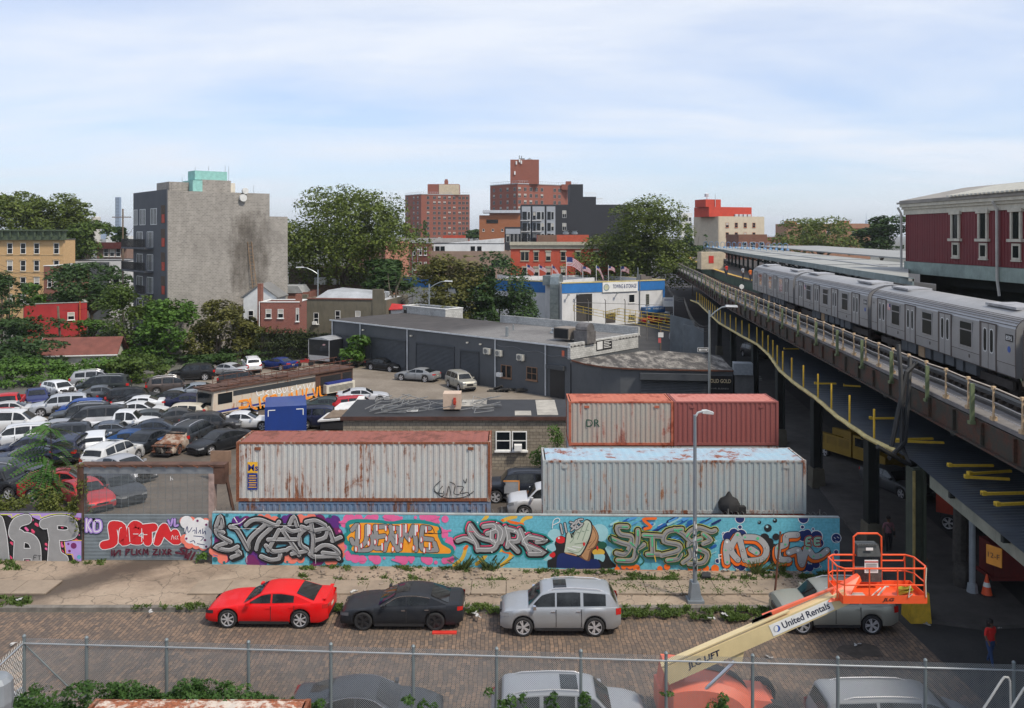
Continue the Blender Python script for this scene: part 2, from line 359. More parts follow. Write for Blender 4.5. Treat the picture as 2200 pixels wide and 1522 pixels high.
# u runs 0 (nose) .. 1 (tail); heights in metres
CT={
'sedan':dict(L=4.85,W=1.86,wb=2.85,fo=.93,wr=.36,belt=[(0,.50),(.012,.66),(.05,.76),(.15,.85),(.31,.925),(.5,.935),(.78,.98),(.86,1.02),(.97,1.04),(.99,.98),(1,.72)],
  gh=[(.30,.91),(.455,1.32),(.52,1.375),(.62,1.385),(.72,1.325),(.895,1.03)],win=[(.345,.535),(.55,.725)],ws=(.315,.445),rg=(.735,.88),zr=.24),
'coupe':dict(L=4.75,W=1.84,wb=2.75,fo=.92,wr=.335,belt=[(0,.48),(.012,.62),(.05,.72),(.15,.82),(.29,.91),(.5,.93),(.78,.98),(.86,1.02),(.97,1.03),(.99,.95),(1,.70)],
  gh=[(.26,.88),(.43,1.33),(.5,1.40),(.60,1.41),(.72,1.30),(.90,1.02)],win=[(.315,.54),(.555,.73)],ws=(.28,.42),rg=(.73,.88),zr=.22),
'suv':dict(L=4.70,W=1.87,wb=2.78,fo=.90,wr=.375,belt=[(0,.60),(.01,.84),(.04,.98),(.15,1.06),(.24,1.10),(.6,1.12),(.93,1.15),(.985,1.12),(.995,1.0),(1,.8)],
  gh=[(.225,1.09),(.345,1.62),(.42,1.70),(.60,1.73),(.88,1.66),(.915,1.62),(.978,1.14)],win=[(.275,.455),(.47,.665),(.69,.875)],ws=(.24,.335),rg=(.925,.968),zr=.30,rails=1),
'jeep':dict(L=4.62,W=1.83,wb=2.69,fo=.86,wr=.375,belt=[(0,.62),(.01,.92),(.04,1.04),(.15,1.09),(.25,1.12),(.6,1.13),(.93,1.14),(.985,1.12),(.995,1.0),(1,.8)],
  gh=[(.245,1.10),(.34,1.64),(.40,1.71),(.60,1.74),(.90,1.70),(.935,1.66),(.978,1.14)],win=[(.285,.455),(.47,.665),(.69,.905)],ws=(.255,.333),rg=(.94,.97),zr=.34,rails=1),
'hatch':dict(L=4.25,W=1.78,wb=2.6,fo=.86,wr=.32,belt=[(0,.52),(.012,.70),(.05,.82),(.15,.92),(.25,.97),(.6,1.0),(.92,1.06),(.98,1.03),(.995,.9),(1,.7)],
  gh=[(.235,.96),(.38,1.43),(.48,1.50),(.62,1.50),(.85,1.42),(.90,1.37),(.965,1.06)],win=[(.29,.47),(.485,.67),(.69,.83)],ws=(.25,.37),rg=(.905,.955),zr=.24),
'van':dict(L=5.1,W=1.98,wb=3.03,fo=.95,wr=.35,belt=[(0,.60),(.01,.80),(.05,.95),(.12,1.05),(.18,1.12),(.6,1.14),(.95,1.15),(.985,1.12),(1,.7)],
  gh=[(.155,1.10),(.30,1.70),(.36,1.80),(.60,1.84),(.92,1.80),(.945,1.75),(.982,1.14)],win=[(.225,.40),(.42,.66),(.68,.90)],ws=(.17,.29),rg=(.95,.975),zr=.27,rails=1),
'pickup':dict(L=5.7,W=1.98,wb=3.6,fo=.98,wr=.40,belt=[(0,.66),(.01,.95),(.04,1.06),(.15,1.12),(.24,1.15),(.42,1.17),(.575,1.17),(.585,1.20),(.985,1.20),(.995,1.15),(1,.7)],
  gh=[(.225,1.14),(.32,1.74),(.37,1.83),(.45,1.86),(.545,1.82),(.578,1.18)],win=[(.27,.40),(.415,.53)],ws=(.24,.315),rg=(.55,.572),zr=.38,bed=1),
}
WHC={}
def wheel_meshes(r,rimmat,wd=.22,spokes=5):
    k=(round(r,3),rimmat.name,spokes)
    if k in WHC: return WHC[k]
    b=MB(); h=wd/2
    b.lathe([(r*.71,-h*.9),(r*.84,-h),(r*.95,-h*.95),(r,-h*.7),(r,h*.7),(r*.95,h*.95),(r*.84,h),(r*.71,h*.9)],24,axis='y',cap=False)
    ty=b.mesh('tyre',RUBBER,True,50)
    b=MB(); b.lathe([(r*.72,-h*.92),(r*.67,-h*.86),(r*.67,-h*.45),(r*.67,h*.45),(r*.67,h*.86),(r*.72,h*.92)],24,axis='y',mi=0,cap=False)
    for s in(-1,1):
        b.lathe([(0.001,s*h*.42),(r*.67,s*h*.42),(r*.67,s*h*.40),(0.001,s*h*.40)] if s>0 else [(0.001,s*h*.40),(r*.67,s*h*.40),(r*.67,s*h*.42),(0.001,s*h*.42)],16,axis='y',mi=1)
        b.lathe([(r*.15,s*h*.45),(r*.15,s*h*.86),(0.01,s*h*.9)],10,axis='y',mi=0)
        for i in range(spokes):
            a=2*PI*i/spokes
            for da in ((-.13,.13) if spokes==5 else (0,)):
                c,sn=math.cos(a+da*.5),math.sin(a+da*.5); c2,s2=math.cos(a+da*1.3),math.sin(a+da*1.3)
                p0=Vector((c*r*.10,s*h*.78,sn*r*.10)); p1=Vector((c2*r*.69,s*h*.80,s2*r*.69)); b.bar(p0,p1,.028 if spokes==5 else .035,.05,0)
    ri=b.mesh('rim',[rimmat,BLKM],False)
    WHC[k]=(ty,ri); return WHC[k]
CARC={}
def car_meshes(kind,col,opt):
    """list of (part name, mesh, location, children)"""
    T=CT[kind]; L,W,wb,fo,wr=T['L'],T['W'],T['wb'],T['fo'],T['wr']
    smash=opt.get('smash',0); burnt=opt.get('burnt',0)
    X=lambda u:L/2-u*L
    xf=L/2-fo; xr=xf-wb; RA=wr+.055; zr=T['zr']
    belt=T['belt']; gh=T['gh']
    us=set([0,.004,.012,.03,.05,.08,.12,.16,.2,.25,.3,.35,.4,.45,.5,.55,.6,.65,.7,.75,.8,.85,.9,.93,.955,.97,.985,.992,1.0])
    for xc in(xf,xr):
        for d in range(0,181,15):
            us.add((L/2-(xc+RA*math.cos(R(d))))/L)
        for e in(-1,1): us.add((L/2-(xc+e*(RA+.012)))/L)
    us=sorted(u for u in us if 0<=u<=1)
    def hw(u):
        k=W/2
        if u<.14: k*=1-.20*((.14-u)/.14)**2.2
        if u>.88: k*=1-.14*((u-.88)/.12)**2.2
        return k
    rnd=random.Random(hash((kind,smash))%999+3)
    def zbot(u):
        x=X(u); z=zr
        if u<.03: z=zr+.04
        if u>.95: z=zr+.10*(u-.95)/.05+.02
        for xc in(xf,xr):
            d=abs(x-xc)
            if d<RA: z=max(z,wr+math.sqrt(max(0,RA*RA-d*d)))
        return z
    paintm=opt.get('mat') or paint(col,opt.get('rough',.32),opt.get('metal',.35))
    B=MB(); rows=[]
    bedu=T.get('bed') and (.60,.975)
    for u in us:
        x=X(u); w=hw(u); zb=zbot(u); zs=sm(belt,u); h=max(.03,zs-zb)
        jy=jz=jx=0
        if smash and u<.2:
            k=(1-u/.2)*smash; jx=-.28*k+rnd.uniform(-.07,.07)*k; zs-=rnd.uniform(0,.18)*k; w*=1-rnd.uniform(0,.12)*k
            h=max(.03,zs-zb)
        sh=[(w*.93,zb),(w*.985,zb+h*.16),(w*1.0,zb+h*.42),(w*.992,zb+h*.64),(w*.972,zb+h*.85),(w*.935,zb+h*.965),(w*.87,zs)]
        cr=.035 if u<.3 or u>.8 else .02
        top=[(w*.6,zs+cr*.6),(w*.3,zs+cr*.9),(0,zs+cr)]
        if bedu and bedu[0]<u<bedu[1]: top=[(w*.86,.72),(w*.3,.72),(0,.72)]
        s=sh+top
        rows.append([(x+jx*(1-.3*a/10),-y,z) for a,(y,z) in enumerate(s)]+[(x+jx*.8,y,z) for y,z in s[::-1][1:]])
    ids=B.grid(rows)
    B.face(ids[0][::1]); B.face(ids[-1][::-1])
    # arch lips in body colour / plastic
    # greenhouse
    tum=.34; 
    def gw(u,z): 
        zb=sm(belt,u); return hw(u)*.90-tum*(z-zb)
    g0,g1=gh[0][0],gh[-1][0]
    gu=sorted(set([g0,g1]+[p[0] for p in gh]+[g0+(g1-g0)*i/22 for i in range(23)]))
    def ztop(u,y):
        z=lin(gh,u) if u in(g0,g1) else sm(gh,u); yw=max(.2,gw(u,z)); return z+.035*(1-min(1,abs(y)/yw)**2)-.035
    rows=[]
    for u in gu:
        z=ztop(u,0); zb=sm(belt,u)-.03; zz=max(zb+.01,z-.055); yb=gw(u,zb); yt=gw(u,zz)
        ys=[yt-.05,yt*.72,yt*.36,0]
        s=[(yb,zb),((yb+yt)/2,(zb+zz)/2),(yt,zz)]+[(y,max(zz+.005,ztop(u,y))) for y in ys]
        rows.append([(X(u),-y,q) for y,q in s]+[(X(u),y,q) for y,q in s[::-1][1:]])
    ids=B.grid(rows); B.face(ids[0]); B.face(ids[-1][::-1])
    P=[('body',B.mesh('body',paintm,True,29),None)]
    gm=CGLASS if not burnt else DARK
    # windows
    if not opt.get('noglass'):
        for i,(ua,ub) in enumerate(T['win']):
            for s in(-1,1):
                b=MB(); lo=[];hi=[]; n=10
                for k in range(n+1):
                    u=ua+(ub-ua)*k/n; zb=sm(belt,u)+.035; zt=ztop(u,0)-.085
                    if zt-zb<.03: continue
                    lo.append((X(u),s*(gw(u,zb)+.010),zb)); hi.append((X(u),s*(gw(u,zt)+.010),zt))
                if len(lo)<2: continue
                b.grid([lo,hi],flip=(s<0)); P.append(('side_window',b.mesh('side_window',gm,False),None))
        for nm,(ua,ub) in (('windscreen',T['ws']),('rear_window',T['rg'])):
            b=MB(); rows=[]
            sg=1 if nm=='windscreen' else -1
            for k in range(5):
                u=ua+(ub-ua)*k/4; yw=gw(u,ztop(u,0))-.11
                rows.append([(X(u)+.018*sg,yw*j/4,ztop(u,yw*j/4)+.016) for j in range(-4,5)])
            b.grid(rows,flip=(sg<0)); P.append((nm,b.mesh(nm,gm,True),None))
    # trim
    b=MB(); zf=lin(belt,.012)
    w0=hw(.01)
    if smash<.5:
        xg=X(0)+.012
        if kind in('suv','jeep','pickup','van'):
            b.box(xg-.10,xg+.012,-w0*.45,w0*.45,.62,.60+.24)
            b.box(xg-.10,xg+.010,-w0*.80,w0*.80,.36,.50)
        else:
            b.box(xg-.12,xg+.004,-w0*.42,w0*.42,.50,.60); b.box(xg-.12,xg+.002,-w0*.7,w0*.7,.30,.42)
        P.append(('grille',b.mesh('grille',BLKM),None))
        for s in(-1,1):
            b=MB(); z0=lin(belt,.02)-.13; z1=lin(belt,.03)-.045; rows=[]
            for u in(.002,.02,.045,.075):
                rows.append([(X(u)+.012,s*(hw(u)*(.99)+.004 if u>.01 else hw(u)*.97),z0+u*.5),(X(u)+.012,s*(hw(u)*.97+.004 if u>.01 else hw(u)*.95),z1+u*.6)])
            rows.insert(0,[(X(0)+.016,s*w0*.55,z0),(X(0)+.016,s*w0*.57,z1-.02)])
            b.grid(rows,flip=(s>0)); P.append(('headlight',b.mesh('headlight',opt.get('lens') or LENS,True),None))
    else:
        b=MB(); 
        for i in range(14):
            c=(X(.03)-rnd.random()*.35,rnd.uniform(-w0,w0)*.8,.35+rnd.random()*.45); b.M=Matrix.Translation(c)@Matrix.Rotation(rnd.uniform(-1,1),4,'Z')@Matrix.Rotation(rnd.uniform(-1,1),4,'X'); b.cb((0,0,0),rnd.uniform(.1,.5),rnd.uniform(.1,.6),rnd.uniform(.05,.3))
        b.M=None; P.append(('broken_front',b.mesh('broken_front',[M((.05,.045,.04),.6,.4,.6,6,name='scrap')]),None))
    for s in(-1,1):
        b=MB(); 
        if kind in('jeep','suv','van','hatch','pickup'): z0,z1,us2=.86,1.10,(.955,.975,.99,.998)
        else: z0,z1,us2=.80,.95,(.955,.975,.99,.998)
        if kind=='sedan' or kind=='coupe': 
            rows=[[(X(u)-.012,s*(hw(u)*.985+.006),z0),(X(u)-.012,s*(hw(u)*.96+.008),z1)] for u in us2]+[[(X(1)-.016,s*w0*.55,z0+.02),(X(1)-.016,s*w0*.55,z1-.06)]]
        else: rows=[[(X(u)-.010,s*(hw(u)*.995+.006),z0),(X(u)-.010,s*(hw(u)*.965+.008),z1)] for u in us2]+[[(X(1)-.016,s*w0*.72,z0),(X(1)-.016,s*w0*.74,z1-.1)]]
        b.grid(rows,flip=(s<0)); P.append(('taillight',b.mesh('taillight',REDL if not burnt else RUST,True),None))
        if not burnt:
            b=MB(); um=T['ws'][0]+.045; b.cb((X(um),s*(hw(um)*.90+.13),sm(belt,um)+.07),.11,.20,.13); me=b.mesh('mirror',opt.get('mirrormat') or paintm); P.append(('mirror',me,None))
            for ua,ub in T['win'][:2]:
                b=MB(); ux=ub-.012; b.cb((X(ux)+.02,s*(hw(ux)*.985),sm(belt,ux)-.13),.17,.035,.03); P.append(('door_handle',b.mesh('door_handle',opt.get('handle') or paintm),None))
    # dark door seams and sill
    b=MB(); 
    for ua,ub in T['win'][:2]:
        for s in(-1,1):
            for uu in(ub+.008,):
                x=X(uu); b.box(x-.011,x+.011,s*(hw(uu)*.99)-.012,s*(hw(uu)*.99)+.012,zr+.1,sm(belt,uu)-.05)
    for s in(-1,1): b.box(xr+RA+.03,xf-RA-.03,s*W*.46-.04,s*W*.46+.04,zr-.06,zr+.05)
    b.box(X(1)-.006,X(1)+.1,-w0*.8,w0*.8,zr+.05,zr+.20); b.box(X(0)-.15,X(0)+.0,-w0*.85,w0*.85,zr-.04,zr+.06)
    b.box(xr-.9,xf+.6,-W*.40,W*.40,zr-.05,zr+.12)
    for xc in(xf,xr): b.box(xc-RA,xc+RA,-W*.42,W*.42,zr+.1,wr+RA)
    P.append(('lower_trim',b.mesh('lower_trim',BLKM),None))
    if opt.get('chrome_line'):
        for s in(-1,1):
            b=MB(); pts=[]
            ua,ub=T['win'][0][0],T['win'][-1][1]
            for k in range(19):
                u=ua-.012+(ub-ua+.02)*k/18; z=max(sm(belt,u)+.02,ztop(u,0)-.075); pts.append((X(u),s*(gw(u,z)+.012),z))
            b.tube(pts,.014,4); P.append(('window_trim',b.mesh('window_trim',CHROME),None))
    if T.get('rails') and not burnt:
        for s in(-1,1):
            b=MB(); pts=[]
            for k in range(9):
                u=.40+(.86-.40)*k/8; y=s*(gw(u,ztop(u,0))-.10); pts.append((X(u),y,ztop(u,y)+(.055 if 0<k<8 else -.01)))
            b.tube(pts,.02,5); P.append(('roof_rail',b.mesh('roof_rail',opt.get('railmat') or ALLOY),None))
    if opt.get('sunroof'):
        b=MB(); u0,u1=.445,.555; rows=[[(X(u),y,ztop(u,y)+.012) for y in(-.42,-.2,0,.2,.42)] for u in(u0,(u0+u1)/2,u1)]; b.grid(rows); P.append(('sunroof',b.mesh('sunroof',CGLASS),None))
    if kind=='sedan' and opt.get('spoiler'):
        b=MB(); b.box(X(.985),X(.955),-.72,.72,lin(belt,.97)+.05,lin(belt,.97)+.085); b.box(X(.975),X(.965),-.68,-.62,lin(belt,.97),lin(belt,.97)+.06); b.box(X(.975),X(.965),.62,.68,lin(belt,.97),lin(belt,.97)+.06); P.append(('spoiler',b.mesh('spoiler',paintm),None))
    if opt.get('hood'):
        b=MB(); hx=X(T['ws'][0]-.03); z=lin(belt,.25); a=R(opt['hood']); n=(math.cos(a),math.sin(a))
        b.prism([(hx,-.7,z),(hx+1.1*n[0],-.62,z+1.1*n[1]),(hx+1.1*n[0],.62,z+1.1*n[1]),(hx,.7,z)],(0,0,.03)); P.append(('raised_bonnet',b.mesh('raised_bonnet',paintm),None))
    if opt.get('trunk'):
        b=MB(); hx=X(.86); z=lin(belt,.86)+.02; b.prism([(hx,-.65,z),(hx-.25,-.6,z+.6),(hx-.25,.6,z+.6),(hx,.65,z)],(.03,0,0)); P.append(('raised_boot_lid',b.mesh('raised_boot_lid',paintm),None))
    if opt.get('plate',1) and not burnt:
        b=MB(); b.box(X(1)-.02,X(1)-.005,-.16,.16,.62,.72); P.append(('number_plate',b.mesh('number_plate',M((.55,.52,.42),.5)),None))
    rim=opt.get('rim') or ALLOY; ty,ri=wheel_meshes(wr,rim,spokes=opt.get('spokes',5))
    return P,[(x,s*(W/2-.12),wr) for x in(xf,xr) for s in(-1,1)],ty,ri
NOWH=0
def car(kind,col,label,cat,px=None,py=None,head=0,loc=None,group=None,z=0,near=1.0,name=None,sc_=1.0,wheels=True,**opt):
    key=(kind,tuple(col),tuple(sorted((k,str(v)) for k,v in opt.items())))
    if key not in CARC: CARC[key]=car_meshes(kind,col,opt)
    P,wl,ty,ri=CARC[key]
    if loc is None:
        g=G(px,py,z); th=R(head); T=CT[kind]
        dep=abs(math.sin(th))*T['L']/2+abs(math.cos(th))*T['W']/2
        dr=Vector((g.x,g.y,0)).normalized()
        loc=(g.x*(1+dep*near/g.y),g.y+dep*near,z)
    t=thing(name or {'sedan':'parked_car','coupe':'parked_car','hatch':'parked_car','suv':'parked_suv','jeep':'parked_suv','van':'parked_van','pickup':'pickup_truck'}[kind],label,cat,loc,R(head),group)
    t.scale=(sc_,)*3
    for nm,me,_ in P: put(nm,me,t)
    if wheels:
        for x,y,zz in wl:
            o=put('wheel',ty,t,(x,y,zz)); put('rim',ri,o)
    return t
BLK=(.012,.013,.015); GRY=(.055,.06,.068); SIL=(.42,.44,.46); WHT=(.66,.67,.68); NAVY=(.012,.02,.05); BLU=(.02,.09,.26); DGR=(.028,.03,.033)
# ---- four parked along the kerb of the cobbled street
KC='cars parked along the cobbled kerb'
def mid(px0,px1,py,depth=.93,z=0):
    g=G((px0+px1)/2,py,z); return (g.x*(1+depth/g.y),g.y+depth,z)
car('sedan',(.60,.003,.005),'bright red four-door sedan with silver spoked wheels and boot spoiler, parked at the kerb','car',loc=mid(450,720,1352),head=179.0,group=KC,lens=BLKM,spoiler=1,metal=.0,rough=.3,sc_=1.01,spokes=7)
car('sedan',(.020,.023,.029),'dark blue-grey sedan with black wheels and chrome window line, parked behind the red sedan','car',loc=mid(746,990,1357),head=179.4,group=KC,lens=M((.10,.10,.11),.15),chrome_line=1,rim=BLKM,rough=.38,handle=CHROME,sunroof=1)
car('suv',(.40,.42,.44),'silver SUV with sunroof and roof rails parked below the praying hands mural','suv',loc=mid(1077,1327,1370),head=179.6,group=KC,sunroof=1,handle=CHROME,rough=.28,metal=.6,mirrormat=CHROME)
car('jeep',(.36,.36,.31),'pale champagne SUV half hidden behind the lift boom at the street corner','suv',loc=mid(1662,1912,1366),head=179.8,group=KC,rough=.3,metal=.5)
b=MB(); g=G(955,1361); b.cb((g.x,g.y,.03),.95,.22,.05); tag(b.build('red_plank',M((.5,.03,.02),.6)), 'flat red strip lying on the cobbles under the dark sedan rear','strip')
# ---- the near row, seen through the chain-link fence
NC='cars parked on the near side behind the fence'
car('coupe',(.05,.058,.07),'dark grey coupe with parking papers behind its glass, seen through the fence mesh','car',loc=(-4.6,26.8,0),head=0,group=NC,chrome_line=1)
car('suv',(.36,.38,.41),'silver-grey SUV with dark sunroof seen through the fence mesh','suv',loc=(1.75,26.25,0),head=0,group=NC,sunroof=1,railmat=ALLOY,sc_=1.03)
car('van',(.33,.35,.37),'silver wagon with two dark roof crossbars seen through the fence at the right','suv',loc=(11.7,25.75,0),head=0,group=NC,rim=ALLOY)
car('sedan',(.12,.125,.135),'grey sedan nose cut off by the left frame edge behind the fence corner','car',loc=(-16.6,26.3,0),head=350,group=NC,chrome_line=1)
# ---- the breaker's yard
YC='scrapped and stored cars filling the yard'
SM=dict(smash=1)
Y=[
('pickup',(.42,.012,.012),'red pickup with its front bumper torn off at the left edge of the yard','pickup truck',20,905,292,SM),
('sedan',(.015,.022,.10),'small dark blue sedan beside the red pickup','car',79,880,300,{}),
('hatch',WHT,'white hatchback with black windscreen under the bushes at the yard corner','car',127,860,325,dict(smash=1)),
('suv',(.40,.42,.45),'bright silver SUV facing lower left beside the blue wreck','suv',130,900,205,{}),
('hatch',(.015,.06,.26),'vivid blue hatchback with crumpled nose between silver SUV and grey van','car',172,903,200,SM),
('suv',(.30,.31,.33),'light grey SUV showing its red rear lamp under the hedge','suv',204,838,22,{}),
('van',(.02,.026,.026),'dark green-black van with missing rear side glass at the back of the yard','van',220,853,193,{}),
('sedan',(.10,.11,.125),'grey sedan in the back left row, red lamp to the left','car',225,867,20,dict(chrome_line=1)),
('sedan',BLK,'black sedan with chrome roof line in the middle of the back row','car',272,873,14,dict(chrome_line=1)),
('suv',(.016,.017,.02),'black SUV wedged between two black sedans in the yard','suv',288,880,14,dict(railmat=BLKM)),
('coupe',BLK,'black coupe just behind the white sedan roof','car',302,887,14,{}),
('sedan',WHT,'white sedan with silver roof line facing lower left in mid yard','car',292,893,196,{}),
('coupe',(.62,.63,.64),'white coupe with long black side glass nosing right in mid yard','car',303,905,8,{}),
('suv',(.045,.05,.055),'dark grey SUV with black roof left of the white pickup','suv',176,921,200,{}),
('van',(.04,.042,.045),'charcoal van with black rails directly behind the white pickup','van',205,933,198,dict(railmat=BLKM)),
('pickup',WHT,'white pickup truck with an open black bed','pickup truck',258,942,12,{}),
('hatch',(.60,.55,.45),'cream coloured old wagon in front of the graffiti bus nose','car',388,912,188,dict(smash=.4)),
('suv',(.075,.06,.055),'brown-grey SUV with chrome window line near the hedge','suv',368,853,22,dict(chrome_line=1)),
('sedan',(.22,.25,.29),'silver-blue sedan facing lower left beside the brown SUV','car',415,862,203,{}),
('suv',BLK,'black wagon with its bonnet standing open below the trees','car',413,822,197,dict(hood=115,railmat=BLKM)),
('coupe',(.40,.41,.43),'silver coupe with crushed nose beside the black wagon with open bonnet','car',487,812,160,dict(smash=.8)),
('suv',WHT,'white SUV showing its tail at the hedge row','suv',541,805,113,{}),
('sedan',(.010,.03,.16),'deep blue sedan showing its tail next to the white SUV','car',597,799,150,{}),
('sedan',BLK,'black sedan with twin red lamps just left of the bus front','car',380,880,15,{}),
('sedan',(.010,.013,.045),'dark navy sedan touching the bus front corner','car',415,886,15,dict(chrome_line=1)),
('suv',DGR,'dark wagon glimpsed behind the rusty bus roof rail','suv',520,836,8,{}),
('suv',(.035,.036,.04),'black station wagon behind the burnt-out car','car',450,943,14,dict(railmat=BLKM)),
('coupe',(.05,.052,.056),'dark grey car with missing door glass below the cream wagon','car',372,925,200,dict(smash=.7)),
('sedan',WHT,'white sedan with a red tail lamp above the rusty container end','car',528,928,4,dict(chrome_line=1)),
('sedan',(.07,.085,.11),'grey-blue sedan half hidden behind the bright blue sedan','car',250,954,15,dict(chrome_line=1)),
('sedan',(.012,.055,.17),'metallic blue four-door sedan in the front middle of the yard','car',292,975,12,{}),
('suv',(.60,.61,.62),'white SUV at the left frame edge, facing lower left','suv',40,976,205,{}),
('van',(.62,.62,.61),'long white van behind the white SUV at the left edge','van',22,940,10,{}),
('coupe',(.02,.025,.05),'black-blue wreck with torn bonnet left of the young tree','car',60,994,200,SM),
('sedan',(.016,.022,.05),'navy sedan under the young tree branches','car',52,1018,200,{}),
('sedan',(.06,.065,.075),'slate grey car with rounded roof at the left edge above the vines','car',18,1046,10,{}),
('suv',(.015,.02,.045),'navy SUV seen from behind with a large tinted rear window','suv',158,1005,100,dict(railmat=BLKM)),
('hatch',WHT,'white hatchback with empty rear glass opening left of the black wreck','car',205,988,112,dict(burnt=0)),
('suv',(.62,.62,.60),'white SUV with a sunroof just above the rolling gate beam','suv',243,1024,80,dict(sunroof=1)),
('sedan',(.018,.022,.028),'black wreck facing the camera with a shattered windscreen','car',307,990,262,SM),
('suv',(.035,.04,.046),'charred dark SUV standing behind the burnt-out car','suv',416,970,82,dict(smash=.9)),
('coupe',(.015,.017,.02),'black coupe facing lower left beside the end of the rusty container','car',474,985,236,{}),
('sedan',(.045,.048,.055),'dark grey sedan seen through the slats of the rolling gate','car',250,1096,318,dict(rough=.45)),
('sedan',(.42,.03,.035),'red sedan partly hidden at the left end of the rolling gate','car',183,1112,318,{}),
('sedan',(.35,.36,.38),'light grey wreck just under the rolling gate beam','car',268,1046,330,SM),
('coupe',(.03,.04,.07),'blue-black crushed coupe above the overgrown wall','car',78,1075,190,SM),
('hatch',(.30,.02,.02),'red wreck peeking out between vines and the gate post','car',128,1080,20,SM),
('sedan',(.30,.31,.33),'silver sedan squeezed behind the fronds of the young tree','car',112,952,196,{}),
('suv',(.03,.035,.045),'dark SUV nose between the white SUV and the young tree','suv',128,975,205,dict(railmat=BLKM)),
('sedan',(.5,.5,.5),'white sedan roof left of the young tree stem','car',30,905,20,{}),
('coupe',(.03,.04,.06),'navy coupe between the white pickup and the burnt-out car','car',340,950,12,{}),
('sedan',(.06,.07,.075),'grey sedan right behind the white pickup cab','car',335,925,14,{}),
('jeep',(.02,.022,.026),'black truck front without bumper at the lower left edge','suv',-4,1078,350,SM),
('sedan',(.03,.045,.045),'dark green sedan behind the blue truck box','car',712,893,8,dict(smash=.4)),
('suv',(.015,.02,.055),'navy SUV immediately right of the blue truck box','suv',695,925,5,dict(railmat=BLKM)),
('sedan',(.5,.51,.53),'white sedan behind the low black roof, right of the bus','car',780,872,10,{}),
('hatch',(.42,.02,.03),'red car tail just left of the low black roof','car',768,894,10,{}),
('sedan',BLK,'black sedan parked nose out by the second garage shutter','car',827,802,327,{}),
('sedan',(.27,.28,.29),'silver sedan with red tail lamps on the garage forecourt','car',897,824,158,{}),
('jeep',(.33,.32,.28),'pale gold SUV with slotted grille on the garage forecourt','suv',990,845,297,{}),
('sedan',(.016,.018,.022),'black sedan tail beside the black cargo trailer','car',742,792,112,{}),
('jeep',(.014,.018,.028),'black SUV with orange-taped plastic over its door between the containers','suv',1118,1083,180,dict(railmat=BLKM)),
('suv',(.55,.56,.57),'white SUV nose tucked behind the pale blue container end','suv',1180,1118,182,{}),
('suv',(.34,.35,.37),'silver SUV parked on the avenue below the elevated railway','suv',1463,742,285,{}),
('sedan',(.40,.42,.44),'white-silver crossover on the avenue beside the one-way sign','car',1489,769,100,{}),
('sedan',(.30,.01,.02),'dark red car parked below the blue shop sign','car',1405,697,10,{}),
('hatch',(.30,.32,.34),'pale grey car behind the dark red car near the towing office','car',1432,690,75,{}),
('sedan',(.08,.085,.09),'dark car parked under the railway beside the steel column','car',1925,1085,285,{}),
('suv',(.03,.032,.036),'black SUV in the shade under the railway','suv',1620,775,280,{}),
('sedan',(.015,.016,.018),'black sedan further back under the railway','car',1560,700,280,{}),
]
for k,c,lab,cat,px,py,hd,o in Y:
    t=car(k,c,lab,cat,px,py,hd,group=YC if px<1200 and py>780 else None,**o)
# tape and plastic sheet on the black SUV door
TAPE=M((.70,.28,.06),.7); 
t=[o for o in bpy.data.objects if o.get('label','').startswith('black SUV with orange-taped')][0]
b=MB(); b.box(.10,.95,.955,.975,.62,1.32,0); b.box(.06,.12,.957,.985,.55,1.36,1); b.box(.1,1.0,.957,.985,1.30,1.37,1); b.build('taped_sheet',[M((.3,.31,.33),.25),TAPE],t)
# burnt-out shell
def burnt(px,py,hd):
    t=car('sedan',(.1,.04,.02),'burnt-out rusty orange car shell with whitened bonnet in the front of the yard','car',px,py,hd,group=YC,smash=1,burnt=1,noglass=1,rim=RUST,mat=rusty((.30,.26,.21),.70,False,3,(.12,.045,.018)))
    b=MB(); b.cb((-.35,0,1.15),1.5,1.36,.30); b.build('empty_cabin',DARK,t)
    b=MB()
    for i in range(7): b.cb((2.2-.05*i,-.6+.2*i,.55),.06,.05,.45)
    b.box(2.1,2.3,-.75,.75,.75,.82); b.box(2.1,2.3,-.75,.75,.36,.42); b.build('bare_front_frame',RUST,t)
burnt(384,986,262)
